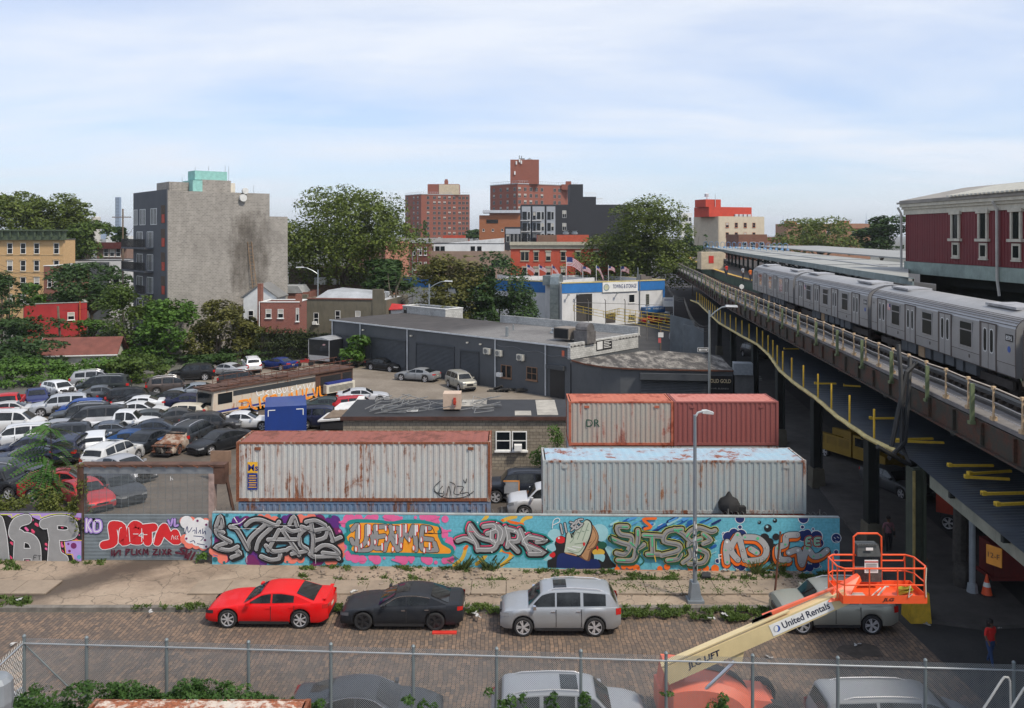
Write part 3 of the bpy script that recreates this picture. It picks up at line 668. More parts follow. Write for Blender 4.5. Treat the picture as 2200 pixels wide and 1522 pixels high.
# ---------------------------------------------------------------- buildings
WC={}
def winmesh(w,h,fm,style='sash',lint=None,sill=True):
    k=(w,h,fm.name,style,lint.name if lint else 0,sill)
    if k in WC: return WC[k]
    b=MB(); t=.07 if w>.7 else .05; d=.06
    b.box(-w/2-t,-w/2,-d,.0,0,h,0); b.box(w/2,w/2+t,-d,.0,0,h,0); b.box(-w/2-t,w/2+t,-d,0,h,h+t,0); b.box(-w/2-t,w/2+t,-d,0,-t,0,0)
    if style=='sash': b.box(-w/2,w/2,-.045,0,h*.48,h*.48+.06,0)
    if style=='cross': b.box(-w/2,w/2,-.045,0,h*.48,h*.48+.05,0); b.box(-.025,.025,-.046,0,0,h,0)
    if style=='bars':
        for i in range(1,5): b.box(-w/2,w/2,-.045,0,h*i/5-.015,h*i/5+.015,0)
        for i in range(1,3): b.box(-w/2+w*i/3-.015,-w/2+w*i/3+.015,-.046,0,0,h,0)
    if style=='pair': b.box(-.06,.06,-.05,0,0,h,0)
    if style=='slats':
        for i in range(1,4): b.box(-w/2+w*i/4-.03,-w/2+w*i/4+.03,-.05,0,0,h,0)
    if lint: b.box(-w/2-.22,w/2+.22,-.12,0,h+t,h+t+.24,1); b.box(-w/2-.14,w/2+.14,-.15,0,h+t+.24,h+t+.30,1)
    if sill: b.box(-w/2-.14,w/2+.14,-.14,0,-t-.10,-t,1 if lint else 0)
    fr=b.mesh('window',[fm,lint or fm]); b=MB(); b.poly([(-w/2,-.012,0),(w/2,-.012,0),(w/2,-.012,h),(-w/2,-.012,h)]); pn=b.mesh('pane',GLASS)
    b=MB(); b.poly([(-w/2,-.016,h*.52),(w/2,-.016,h*.52),(w/2,-.016,h),(-w/2,-.016,h)]); bl=b.mesh('blind',M((.45,.43,.38),.8,0,.3,.7,name='window_blind'))
    WC[k]=(fr,pn,bl); return WC[k]
WR=random.Random(5)
def window(par,x,z,w,h,fm=None,style='sash',lint=None,y=0,side=None,sill=True,blind=.3):
    """side None: on front wall (local y=0). side=('x',X): on wall at local x=X, x is then distance along y (+ faces left, for X small)"""
    fr,pn,bl=winmesh(w,h,fm or WHITE,style,lint,sill)
    if side is None: o=put('window',fr,par,(x,y,z))
    elif side[0]=='L': o=put('window',fr,par,(side[1],x,z),-PI/2)
    else: o=put('window',fr,par,(side[1],x,z),PI/2)
    put('pane',pn,o)
    if WR.random()<blind: put('blind',bl,o)
    return o
def bld(name,label,cat,pL,pR,depth,h,wallm,roofm=None,group=None,par_h=.5,roofcol=None,base=0,parapet=True,pm=None):
    """pL,pR: world ground points (x,y) of the front wall's two ends"""
    a=math.atan2(pR[1]-pL[1],pR[0]-pL[0]); w_=math.hypot(pR[0]-pL[0],pR[1]-pL[1])
    t=thing(name,label,cat,(pL[0],pL[1],base),a,group)
    b=MB(); e=.25
    if parapet:
        b.box(0,w_,0,e,0,h); b.box(0,w_,depth-e,depth,0,h); b.box(0,e,e,depth-e,0,h); b.box(w_-e,w_,e,depth-e,0,h)
    else: b.box(0,w_,0,depth,0,h-.02)
    b.build('wall',wallm,t)
    b=MB(); 
    if parapet: b.box(e+.002,w_-e-.002,e+.002,depth-e-.002,h-par_h-.2,h-par_h)
    else: b.box(-.1,w_+.1,-.1,depth+.1,h,h+.12)
    b.build('roof',roofm or M((.12,.12,.12),.9,0,.4,.3,dirt=.3,name='roof_felt'),t)
    if pm and parapet:
        b=MB(); b.box(-.06,w_+.06,-.06,e+.03,h+.002,h+.10); b.box(-.06,w_+.06,depth-e-.03,depth+.06,h+.002,h+.10); b.box(-.06,e+.03,e+.03,depth-e-.03,h+.002,h+.10); b.box(w_-e-.03,w_+.06,e+.03,depth-e-.03,h+.002,h+.10)
        b.build('coping',pm,t)
    t['w']=w_; return t
def pt(px,Y): return ((px-1100)*Y/F,Y)
def zz(py,Y): return HC-(py-YH)*Y/F
RB=brick((.26,.075,.045),(.19,.055,.035),(.20,.14,.11),.22,.075)
ROOFG=M((.17,.17,.165),.9,0,.35,.25,dirt=.4,name='grey_roof')
# --- yellow brick apartment block, left
Y=150; t=bld('apartment_building','yellow brick apartment block with green cornice at the left edge','building',pt(-60,Y),pt(136.5,Y),4,zz(515,Y),brick((.56,.36,.17),(.50,.31,.14),(.42,.30,.17),.4,.1,dirt=.15),parapet=False)
wd=t['w']; GC=M((.06,.085,.045),.7,0,.3,2,dirt=.4,name='green_cornice'); TW=M((.50,.36,.2),.7,name='tan_stone')
b=MB(); b.box(-.2,wd+.35,-.55,.3,zz(515,Y)-.1,zz(497,Y)); b.box(-.3,wd+.6,-.9,.4,zz(497,Y),zz(493.5,Y)); 
for k in range(12): b.box(k*1.45-.2,k*1.45+.1,-.8,-.5,zz(510,Y),zz(497,Y))
b.build('cornice',GC,t)
x0=pt(-60,Y)[0]
for py in(545,582,618,655):
    for px in(-7,21.6,50,79,121.4): window(t,pt(px,Y)[0]-x0,zz(py,Y),.82,1.75,WHITE,'sash',TW)
    b=MB(); b.box(0,wd,-.05,0,zz(py+4,Y),zz(py+2.8,Y)); b.build('stone_band',TW,t)
# --- small red-brick rowhouse and white rowhouses between yellow block and grey building
Y=140; t=bld('rowhouse','dark red brick rowhouse with grey roof right of the yellow block','building',pt(94,Y),pt(132,Y),9,zz(572,Y),RB,ROOFG,pm=WHITE); window(t,1.0,7,.6,1.6); window(t,1.9,7,.6,1.6)
Y=190; t=bld('rowhouse','old brick corner house with deep red cornice and arched windows','building',pt(208,Y),pt(272,Y),12,zz(535,Y),brick((.25,.15,.11),(.2,.12,.09),(.2,.15,.12),.3,.1),ROOFG)
b=MB(); b.box(-.4,t['w'],-.6,0,zz(535,Y),zz(521,Y)); b.build('cornice',M((.09,.02,.017),.7,name='oxblood'),t)
for px in(228,241,254): window(t,pt(px,Y)[0]-pt(208,Y)[0],zz(551,Y),.9,1.7,WHITE,'sash')
Y=160; t=bld('rowhouse','low white rendered house with black roof edge behind the garden trees','building',pt(150,Y),pt(276,Y),10,zz(560,Y),M((.55,.55,.54),.8,0,.2,1,dirt=.3),ROOFG,pm=BLKM)
for px in(190,222,250): window(t,pt(px,Y)[0]-pt(150,Y)[0],6.5,.9,1.5,BLKM)
Y=150; t=bld('rowhouse','black flat-roofed extension beside the dark red brick rowhouse','building',pt(137,Y),pt(183,Y),9,zz(567,Y),M((.05,.055,.06),.8),M((.09,.09,.1),.9)); window(t,2,6.6,.8,1.4)
Y=260; t=bld('house','distant white house with reddish roof between the trees and the grey tower','building',pt(228,Y),pt(272,Y),8,zz(507,Y),M((.6,.6,.58),.8),M((.2,.08,.06),.9)); window(t,3,10,1,1.6)
# --- grey tall building under construction
c=Vector((-44.3,109)); lf=Vector((-54.1,119.0)); rt=Vector((-31.7,119.7)); ms=Vector((-33.75,117.95))
H6=zz(411,109); CB=brick((.30,.28,.255),(.23,.215,.195),(.33,.31,.28),.40,.20,ms=.02,dirt=.0,dscale=.12,bmp=.15)
def grimecb():
    m,t,b=newmat('cinder_block_grimed'); src=CB.node_tree
    tc=t.nodes.new('ShaderNodeTexCoord'); sp=t.nodes.new('ShaderNodeSeparateXYZ'); t.links.new(tc.outputs['Object'],sp.inputs[0])
    br=t.nodes.new('ShaderNodeTexBrick'); cx=t.nodes.new('ShaderNodeCombineXYZ'); a=t.nodes.new('ShaderNodeMath'); t.links.new(sp.outputs[0],a.inputs[0]); t.links.new(sp.outputs[1],a.inputs[1])
    t.links.new(a.outputs[0],cx.inputs[0]); t.links.new(sp.outputs[2],cx.inputs[1]); t.links.new(cx.outputs[0],br.inputs[0])
    br.inputs['Scale'].default_value=1; br.inputs['Brick Width'].default_value=.42; br.inputs['Row Height'].default_value=.21; br.inputs['Mortar Size'].default_value=.022
    br.inputs['Color1'].default_value=(.285,.265,.235,1); br.inputs['Color2'].default_value=(.205,.19,.168,1); br.inputs['Mortar'].default_value=(.33,.31,.285,1)
    v=coord(t); n=noisen(t,v,.18,9,.7,.5); n2=noisen(t,coord(t,(1,1,.25)),.9,8,.7)
    c=mixn(t,.6,br.outputs[0],ramp(t,n2,(.3,.7),(.7,1.25)),'MULTIPLY'); c=mixn(t,ramp(t,n,(.5,0.0),(.7,.45)),c,(.10,.09,.08))
    # damp smoke-like stain with its own outline on the right half of the wall
    def g(ax,cxx,s):
        q=t.nodes.new('ShaderNodeMath'); q.operation='SUBTRACT'; t.links.new(sp.outputs[ax],q.inputs[0]); q.inputs[1].default_value=cxx
        r=t.nodes.new('ShaderNodeMath'); r.operation='DIVIDE'; t.links.new(q.outputs[0],r.inputs[0]); r.inputs[1].default_value=s
        p=t.nodes.new('ShaderNodeMath'); p.operation='POWER'; t.links.new(r.outputs[0],p.inputs[0]); p.inputs[1].default_value=4
        return p.outputs[0]
    e=t.nodes.new('ShaderNodeMath'); e.operation='ADD'; t.links.new(g(0,11.0,2.7),e.inputs[0]); t.links.new(g(2,12.4,5.6),e.inputs[1])
    e2=t.nodes.new('ShaderNodeMath'); e2.operation='MULTIPLY_ADD'; t.links.new(noisen(t,v,.35,7,.7),e2.inputs[0]); e2.inputs[1].default_value=.8
    e3=t.nodes.new('ShaderNodeMath'); e3.operation='MULTIPLY'; e3.inputs[1].default_value=.14; t.links.new(e.outputs[0],e3.inputs[0]); t.links.new(e3.outputs[0],e2.inputs[2])
    c=mixn(t,ramp(t,mixn(t,.35,e2.outputs[0],n2),(.40,.80),(.60,0.0)),c,mixn(t,1.0,c,(.30,.27,.24),'MULTIPLY'))
    t.links.new(c,b.inputs['Base Color']); b.inputs['Roughness'].default_value=.9; return m
GCB=grimecb()
ang=math.atan2(rt.y-c.y,rt.x-c.x); t=thing('apartment_building','tall unfinished block, bare grey block wall with black stain and dark balconied front','building',(c.x,c.y,0),ang)
wl=(rt-c).length; wm=(ms-c).length; dl=(lf-c).length
hs=[(0,wl,0,zz(466,119)),(0,wm,zz(466,119)+.002,H6)]
b=MB(); b.box(0,wl,0,dl,0,zz(466,119.5)); b.box(0,wm,0,dl,zz(466,119.5)+.002,H6+.1); b.build('block_wall',GCB,t)
DG=M((.085,.09,.10),.8,0,.15,.6,name='charcoal_render')
b=MB(); nfl=6
def LX(px,py=None):  # distance from corner along the left facade for a pixel column
    k=(px-1100)/F; dx,dy=(lf-c).normalized(); return (k*c.y-c.x)/(dx-k*dy)
# thin render skin on the left facade (local: x=0 plane, y grows along facade)
b.box(-.12,-.002,-.02,dl+.02,0,H6+.25); b.build('render_front',DG,t)
rows=[(441,480),(492,531),(543,583),(594,634),(645,685)]
for i,(a_,b_) in enumerate(rows):
    za,zb=zz(a_,109.5),zz(b_,109.5)
    # balcony slot near the corner with orange safety netting
    y0,y1=LX(356),LX(345)
    bb=MB(); bb.poly([(-.13,y0,zb),(-.13,y1,zb),(-.13,y1,za),(-.13,y0,za)]); bb.build('loggia_opening',M((.10,.07,.05),.9),t)
    bb=MB(); bb.poly([(-.16,y0+.1,zb+.05),(-.16,y1-.4,zb+.05),(-.16,y1-.4,zb+1.15),(-.16,y0+.1,zb+1.15)]); bb.build('safety_netting',M((.50,.06,.03),.7,0,.5,3),t)
    groups=[(318,335),(290,305),(274,284)] if i==0 else ([(309,325),(282,298)] if i<5 else [])
    for (u,v) in groups:
        y0,y1=LX(v),LX(u); ym=(y0+y1)/2; window(t,ym,zb-.1,abs(y1-y0)*.9,za-zb-.3,WHITE,'slats',side=('L',-.121),sill=False,blind=.2)
    if i in(1,2,3):
        bb=MB(); bb.box(-1.25,-.122,LX(325),LX(262)if i<3 else LX(300),zb-.38,zb-.12); bb.build('balcony_slab',DG,t)
        if i<4:
            bb=MB(); y0,y1=LX(325),LX(262) if i<3 else LX(300)
            yy=y0
            while yy<y1: bb.box(-1.22,-1.19,yy,yy+.03,zb-.12,zb+.95); yy+=.14
            bb.box(-1.24,-1.17,y0,y1,zb+.95,zb+1.0); bb.build('balcony_railing',BLKM,t)
b=MB(); b.box(1.0,5.3,2.5,7.5,H6+.1,zz(391,112)); b.box(4.9,8.8,1.2,5,H6+.1,zz(385,112)); b.build('roof_bulkhead',GCB,t)
TEAL=M((.24,.48,.44),.7,0,.2,2,name='teal_sheathing')
b=MB(); b.box(3.6,4.88,1.1,5,H6+.1,zz(387,112)); b.box(4.2,8.6,2.0,4.6,zz(385,112)+.01,zz(365,112)); b.build('teal_sheathing',TEAL,t)
b=MB(); b.box(8.85,9.9,2.4,5,H6+.1,zz(389,112)); b.build('white_panel',M((.62,.58,.50),.8),t)
b=MB()
for x,y,h_ in((.6,1,1.2),(.9,1.2,1.5),(4.6,3,5),(6.2,2.4,5.2),(8.4,2.2,5.4),(8.9,2.2,5.3),(10.5,.6,.7),(11.8,.6,1.6),(2,.5,2.6)): b.tube([(x,y,H6+.1),(x,y,H6+.1+h_*.7)],.018,4)
b.build('rebar',BLKM,t)
b=MB(); b.M=Matrix.Translation((9.9,-.25,H6-.6)); b.lathe([(.28,-.2),(.5,-.2),(.5,.2),(.28,.2)],14,axis='y'); b.M=Matrix.Translation((10.2,-.25,H6+.35)); b.lathe([(.2,-.2),(.42,-.2),(.42,.2),(.2,.2)],14,axis='y'); b.M=None
b.build('coiled_pipe',M((.6,.6,.58),.5),t)
lad=thing('scaffold_ladder','long wooden scaffold ladder leaning on the stained grey block wall','ladder',(c.x,c.y,0),ang)
b=MB(); xl=10.9
for s in(-.28,.28): b.tube([(xl+.9+s,-1.0,3.5),(xl+s,-.1,zz(520,115))],.045,4)
for k in range(24): q=k/24; b.tube([(xl+.9*(1-q)-.28,-1.0+.9*q,3.5+(zz(520,115)-3.5)*q),(xl+.9*(1-q)+.28,-1.0+.9*q,3.5+(zz(520,115)-3.5)*q)],.03,4)
b.build('ladder_frame',M((.24,.15,.08),.8),lad)
b=MB(); b.box(xl+.6,xl+1.3,-1.5,-.6,2.6,3.5); b.build('platform',M((.4,.18,.04),.8),lad)
# --- small red building, gabled garage
g1=pt(52,118); g2=pt(187,122); t=bld('shed','small windowed red block building with grey roof among the bushes','building',(g1[0],g1[1]),(g2[0],g2[1]),9,zz(655,118),M((.34,.02,.022),.75,0,.2,.6,dirt=.35,name='red_wall'),ROOFG,pm=M((.3,.3,.28),.8))
window(t,5.8,zz(688,120),.75,.95,WHITE,'sash'); b=MB(); b.tube([(-.1,-.1,0),(-.1,-.1,4)],.06,5); b.tube([(6.9,-.3,-1),(6.9,-.3,zz(652,118))],.09,5); b.build('rusty_pipe',M((.45,.1,.03),.8),t)
ga=pt(75,98); t=thing('garage_shed','white clapboard garage with brown-red gabled roof at the hedge','shed',(ga[0],ga[1]+1,0),R(10))
CLAP=M((.52,.50,.44),.8,0,.25,1,dirt=.3,name='clapboard'); BRF=M((.15,.05,.037),.85,0,.3,1,.1,name='brown_shingle')
hz=zz(766,98); rz_=zz(735,98)
b=MB(); b.box(0,8.2,0,4,0,hz); b.prism([(0,0,hz),(0,4,hz),(0,2,rz_-.1)],(8.2,0,0)); b.build('wall',CLAP,t)
b=MB(); b.prism([(-.35,-.4,hz-.15),(-.35,2,rz_),(-.35,2,rz_+.12),(-.35,-.45,hz-.03)],(9,0,0)); b.prism([(-.35,4.4,hz-.15),(-.35,4.45,hz-.03),(-.35,2.0,rz_+.125),(-.35,2,rz_)],(9,0,0)); b.build('roof',BRF,t)
b=MB(); b.prism([(-.42,-.45,hz-.2),(-.42,2,rz_-.02),(-.42,2,rz_+.14),(-.42,-.5,hz-.02)],(.06,0,0)); b.prism([(-.42,4.45,hz-.2),(-.42,4.5,hz),(-.42,2,rz_+.14),(-.42,2,rz_-.02)],(.06,0,0)); b.box(-.35,8.65,-.50,-.42,hz-.18,hz-.05); b.build('white_trim',WHITE,t)
b=MB(); b.box(-.03,0,.6,1.6,1.5,2.6); b.box(-.03,0,2.2,3.4,0,2.4); b.build('door',M((.6,.6,.58),.6),t)
# --- white gabled house, brick house, olive stucco building
Y=112.5
t=thing('house','white clapboard gable house beside the big grey wall','house',(pt(523,Y)[0],Y,0),0)
h0=zz(637,Y); h1=zz(612,Y); b=MB(); b.box(0,4.4,0,4.5,0,h0); b.prism([(0,0,h0),(4.4,0,h0),(2.2,0,h1)],(0,4.5,0)); b.build('wall',M((.60,.62,.62),.7,0,.12,2,name='white_siding'),t)
b=MB(); b.prism([(-.3,-.2,h0-.3),(2.2,-.2,h1),(2.2,-.2,h1+.15),(-.35,-.2,h0-.12)],(0,5,0)); b.prism([(4.7,-.2,h0-.3),(4.75,-.2,h0-.12),(2.2,-.2,h1+.15),(2.2,-.2,h1)],(0,5,0)); b.build('roof',ROOFG,t)
window(t,1.0,4.2,.6,1.3)
Y=108; zt=zz(648,Y)
t=bld('house','red brick two-storey house with white eaves and two chimneys','house',pt(560,Y),pt(642,Y),4.2,zz(650,Y),brick((.27,.07,.05),(.20,.05,.035),(.24,.16,.13),.25,.08,dirt=.2),M((.30,.31,.32),.85,0,.3,.5,dirt=.3),pm=WHITE)
for px in(577,603): window(t,pt(px,Y)[0]-pt(560,Y)[0],zz(683,Y),.62,1.05,WHITE,'sash',sill=True)
window(t,4.7,zz(690,Y),.3,1.6,WHITE,'none')
b=MB(); b.box(-.5,0,.3,1.2,0,zz(610,Y)); b.box(4.35,5.0,.3,1.2,zt-.5,zz(633,Y)); b.build('chimney',RB,t)
b=MB(); b.tube([(-.15,-.1,0),(-.15,-.1,zt)],.06,5); b.build('downpipe',WHITE,t)
OLV=M((.135,.12,.085),.85,0,.2,.6,dirt=.55,name='olive_stucco')
Y=117; t=bld('building','olive-grey stucco building with four white sash windows and stepped end piers','building',pt(645,Y),pt(830,115),10.5,zz(643,Y),OLV,M((.42,.43,.44),.8,0,.3,.3,dirt=.3,name='silver_roof'),par_h=.15,pm=None)
x0=pt(645,Y)[0]
for px,py,hh in((679.5,696,1.45),(728,690,1.4),(773,690,1.4),(814.5,687,1.4)): window(t,pt(px,116.5)[0]-x0,zz(py,116.5),.62,hh,WHITE,'sash')
b=MB(); b.cb((pt(679,Y)[0]-x0,-.22,zz(692,Y)-.1),.55,.4,.4); b.build('window_air_conditioner',WHITE,t)
b=MB(); b.box(-.1,1.0,-.08,.5,zz(648,Y)-2,zz(633,Y)); b.build('end_pier',OLV,t); b=MB(); b.box(10.4,11.9,-.08,.5,zz(648,Y)-2,zz(620,Y)); b.box(11.9,12.0,-.08,.5,zz(648,Y)-1.5,zz(628,Y)); b.build('end_pier',OLV,t)
b=MB(); b.box(1.0,10.4,-.1,.3,zz(641,Y)-.1,zz(641,Y)+.06); b.build('coping',RB,t)
b=MB(); b.prism([(1.5,1,zz(643,Y)-.1),(10.3,1,zz(643,Y)-.1),(10.3,3,zz(632,119)),(2.8,3,zz(624,119))],(0,6,0)); b.build('sloped_roof',M((.33,.35,.37),.7,0,.3,.5,dirt=.3),t)
t=bld('house','low brown-roofed house with grey gable behind the olive building','house',pt(570,126),pt(665,126),7,zz(628,126),RB,ROOFG); b=MB(); b.prism([(.2,-.2,zz(630,126)),(5.6,-.2,zz(630,126)),(4.9,-.2,zz(615,126)),(.5,-.2,zz(615,126))],(0,5,0)); b.build('grey_gable',M((.3,.31,.31),.8),t)
Y=138; t=bld('building','flat brown-red shed roofs with a white rooftop box behind the olive building','building',pt(672,Y),pt(800,Y),9,zz(612,Y),M((.13,.08,.06),.85,dirt=.3),M((.10,.045,.035),.9)); b=MB(); b.box(.2,2,0,1.5,zz(612,Y),zz(597,Y)); b.build('rooftop_box',M((.6,.62,.62),.7),t); b=MB(); b.box(3.1,4.2,0,1,zz(612,Y),zz(600,Y)); b.build('rooftop_box',M((.6,.62,.62),.7),t)
t=bld('rowhouse','dark three-storey brick houses half hidden behind the large plane tree','building',pt(620,150),pt(790,150),10,zz(575,150),M((.11,.085,.06),.85,0,.3,.6,dirt=.3),ROOFG)
for px in(648,710,725,650,650): window(t,pt(px,150)[0]-pt(620,150)[0],5.4,.8,1.7,WHITE)
b=MB(); g=pt(835,99); 
t=thing('awning','red sloped awning over a white service hut behind the garage roof','awning',(pt(834,116)[0],116,0)); b.prism([(0,0,zz(667,116)),(2.3,0,zz(665,116)),(2.2,1.5,zz(658,116)),(0,1.5,zz(655,116))],(0,0,.08)); b.build('canopy',M((.4,.02,.02),.7),t)
b=MB(); b.box(.3,2.0,.3,1.6,0,zz(668,116)); b.build('hut',WHITE,t)
# --- grey garage with roller doors
A=Vector((-22.4,105.2)); B=Vector((5.5,79.9)); HG=5.0
GR=M((.083,.089,.096),.75,0,.15,.5,dirt=.25,name='slate_grey_wall')
t=bld('repair_garage','long slate-grey garage with four roller doors and silver patched roof','building',(A.x,A.y),(B.x,B.y),11.6,HG,GR,None,parapet=False)
wd=t['w']
for o in list(t.children):
    if o.name.startswith('roof'):
        m_,tt,bb=newmat('patched_roof'); v=coord(tt); n=noisen(tt,v,.16,8,.7,.2); wv=tt.nodes.new('ShaderNodeTexWave'); wv.wave_type='BANDS'; wv.bands_direction='Y'; wv.inputs['Scale'].default_value=.55; wv.inputs['Distortion'].default_value=2.2; wv.inputs['Detail'].default_value=4; wv.inputs['Detail Scale'].default_value=.6; tt.links.new(v,wv.inputs[0])
        sp=tt.nodes.new('ShaderNodeSeparateXYZ'); tt.links.new(v,sp.inputs[0]); mr=tt.nodes.new('ShaderNodeMapRange'); mr.inputs[1].default_value=19; mr.inputs[2].default_value=24; tt.links.new(sp.outputs[0],mr.inputs[0])
        f=mixn(tt,1.0,ramp(tt,wv.outputs[0],(.45,0.0),(.6,1.0)),mr.outputs[0],'MULTIPLY'); f=mixn(tt,1.0,f,ramp(tt,n,(.25,.2),(.5,1.0)),'MULTIPLY')
        c_=mixn(tt,f,ramp(tt,noisen(tt,coord(tt,(1,.3,1)),1.5,8,.75),(.35,(.03,.028,.028)),(.68,(.075,.067,.064))),(.27,.265,.255)); tt.links.new(c_,bb.inputs['Base Color']); bb.inputs['Roughness'].default_value=.85
        o.data.materials[0]=m_
def dist_on(px,A=A,B=B):
    k=(px-1100)/F; d=(B-A).normalized(); return (k*A.y-A.x)/(d.x-k*d.y)
SHUT=M((.06,.066,.074),.6,.2,.2,1,dirt=.2,name='roller_shutter')
for (p0,p1,hh) in((724,760,3.3),(797,872,3.5),(895,976,3.5),(990,1029,3.3)):
    a_,b_=dist_on(p0),dist_on(p1); bb=MB(); zc=0
    while zc<hh-.05: bb.prism([(a_,-.02,zc),(a_,-.055,zc+.05),(a_,-.02,zc+.13)],(b_-a_,0,0)); zc+=.14
    bb.box(a_-.06,a_,-.10,0,0,hh+.1); bb.box(b_,b_+.06,-.10,0,0,hh+.1); bb.box(a_-.06,b_+.06,-.12,0,hh,hh+.14); bb.build('roller_door',SHUT,t)
b=MB(); 
b.box(-.15,wd+.1,-.22,-.10,HG-.04,HG+.10)
for px in(716,776,877,1066,1174): x=dist_on(px); b.tube([(x,-.16,HG),(x,-.16,.1)],.07,6)
b.build('gutter_and_downpipe',M((.55,.57,.58),.6,0,.2,2,name='white_gutter'),t)
WDF=M((.25,.14,.08),.8,0,.2,3,name='brown_frame')
window(t,dist_on(1088),zz(812,86.2)+.2,1.3,1.15,WDF,'pair'); window(t,dist_on(1143),zz(818,83)+.1,1.25,1.15,WDF,'cross')
ACM=M((.55,.53,.46),.6,0,.15,3,dirt=.2,name='off_white_casing')
def acunit(x,z,par):
    b=MB(); b.box(x-.42,x+.42,-.42,-.06,z,z+.58); b.box(x-.3,x-.26,-.4,0,z-.08,z); b.box(x+.26,x+.3,-.4,0,z-.08,z); o=b.build('air_conditioner',ACM,par)
    b=MB(); b.M=Matrix.Translation((x-.08,-.43,z+.29)); b.lathe([(.05,-.01),(.24,-.01),(.24,.01),(.05,.01)],14,axis='y'); b.build('fan_grille',M((.2,.2,.19),.7),o)
for px,z in((1050,3.4),(1075,3.35),(1122,3.2)): acunit(dist_on(px),z,t)
x=dist_on(1076); b=MB(); b.box(x-.3,x+.3,-.4,-.05,1.25,1.65); b.build('window_air_conditioner',WHITE,t)
x0,x1=dist_on(1182),dist_on(1213); b=MB(); b.box(x0,x1,-.04,0,0,2.7); b.build('entrance_door',M((.012,.012,.013),.5),t); b=MB(); b.box(x0-.3,x1+.1,-.35,0,2.75,3.15); b.build('shutter_box',SHUT,t)
b=MB(); b.box(dist_on(1210)-.15,dist_on(1210)+.15,-.03,0,4.0,4.6); b.build('orange_notice',M((.6,.12,.05),.6),t)
b=MB()
for px in(783,886,1007,1035): x=dist_on(px); b.cb((x,-.2,4.3),.18,.3,.14)
b.build('wall_light',ACM,t)
b=MB(); b.tube([(dist_on(1068)+i*.55,-.06-.01*(i%2),4.45-.12*math.sin(i*1.1)-.03*i) for i in range(22)],.035,4); b.build('cable_run',M((.16,.17,.18),.7),t)
# rear and right parapets, painted block, mildewed
WPB=brick((.50,.50,.48),(.42,.42,.40),(.34,.34,.33),.4,.2,ms=.02,dirt=.75,dscale=.9)
b=MB(); b.box(18,wd+.05,11.35,11.65,HG,HG+1.0); b.build('rear_parapet',WPB,t)
b=MB(); b.box(wd-.28,wd+.06,-.06,11.33,HG-1.15,HG+.35); b.build('side_parapet',WPB,t)
b=MB(); b.box(wd+.062,wd+.10,4.0,6.6,HG-.75,HG+.22,0); b.box(wd+.10,wd+.11,4.1,5.0,HG-.65,HG+.12,1)
for i in range(5): b.box(wd+.10,wd+.112,5.2,6.4-(i%2)*.3,HG+.05-i*.16,HG+.12-i*.16,1)
b.build('painted_sign',[DARK,M((.6,.6,.58),.7)],t)
# rooftop plant
r1=MB(); X0=dist_on(1128)+2; 
r1.box(X0,X0+1.9,2.0,3.9,HG+.35,HG+1.45,0); r1.box(X0+.1,X0+1.8,1.97,1.99,HG+.45,HG+1.35,1); r1.box(X0-.02,X0,2.1,3.8,HG+.45,HG+1.35,1); r1.build('rooftop_condenser',[M((.22,.19,.16),.7,.2,.3,3,dirt=.4),DARK],t)
r2=MB(); r2.box(X0+2.4,X0+4.0,2.2,3.6,HG+.12,HG+1.3,0); r2.M=Matrix.Translation((X0+3.2,2.9,HG+1.45)); r2.lathe([(.55,-.7),(.62,-.7),(.62,.7),(.55,.7)],14,axis='x',mi=0); r2.M=None; r2.build('rooftop_blower',[M((.17,.16,.155),.6,.4,.4,2,dirt=.5)],t)
b=MB(); b.tube([(dist_on(1068),1.5,HG),(dist_on(1068),1.5,HG+1.1)],.17,8); b.tube([(25,6,HG),(25,6,HG+.8)],.08,6); b.tube([(33,9,HG),(33,9,HG+.7)],.08,6); b.M=Matrix.Translation((30,7,HG+.1)); b.lathe([(.5,0),(.5,.12),(.25,.3),(.25,.5),(.4,.5),(.1,.6)],12); b.M=None; b.build('roof_vent',STEEL,t)
t=bld('service_hut','long low white parapet hut on the far side of the garage roof','building',pt(865,114),pt(957,108),3,zz(663,110),WPB,ROOFG,pm=WHITE); window(t,.6,5.2,.5,.6,BLKM)
# --- right wing with curved front, shutter and shop sign
t=thing('garage_wing','low dark wing with curved corner, wide roller shutter and mottled roof','building',(0,0,0))
fr=[(5.6,79.7),(6.6,77.6),(8.0,75.9),(9.6,75.0),(11.2,74.6),(19.2,73.6)]; bk=[(20.2,82.5),(14.3,86.3),(6.4,80.2)]
b=MB(); b.prism([(x,y,0) for x,y in fr+bk],(0,0,3.72)); b.build('wall',GR,t)
m_,tt,bb=newmat('mottled_roof'); v=coord(tt,(1,1,1),(0,0,.25)); n=noisen(tt,coord(tt,(1.2,.35,1),(0,0,.35)),1.1,9,.75); c_=ramp(tt,n,(.47,(.045,.04,.036)),(.62,(.26,.24,.21))); tt.links.new(c_,bb.inputs['Base Color']); bb.inputs['Roughness'].default_value=.9
b=MB(); b.prism([(x,y,3.74) for x,y in [(fr[0][0],fr[0][1])]+[(x+.0,y-.15) for x,y in fr[1:]]+bk],(0,0,.13)); b.build('roof',m_,t)
b=MB(); b.tube([(x,y-.18,3.80) for x,y in fr],.09,4); b.build('rusty_eave',RUST,t)
b=MB(); zc=.1
while zc<2.95: b.prism([(11.35,74.50,zc),(11.35,74.46,zc+.05),(11.35,74.50,zc+.13)],(5.6,-.72,0)); zc+=.14
b.build('roller_door',SHUT,t)
b=MB(); b.prism([(11.2,74.5,2.95),(11.2,74.0,2.95),(11.2,74.0,3.5),(11.2,74.5,3.5)],(5.9,-.75,0)); b.build('shutter_box',SHUT,t)
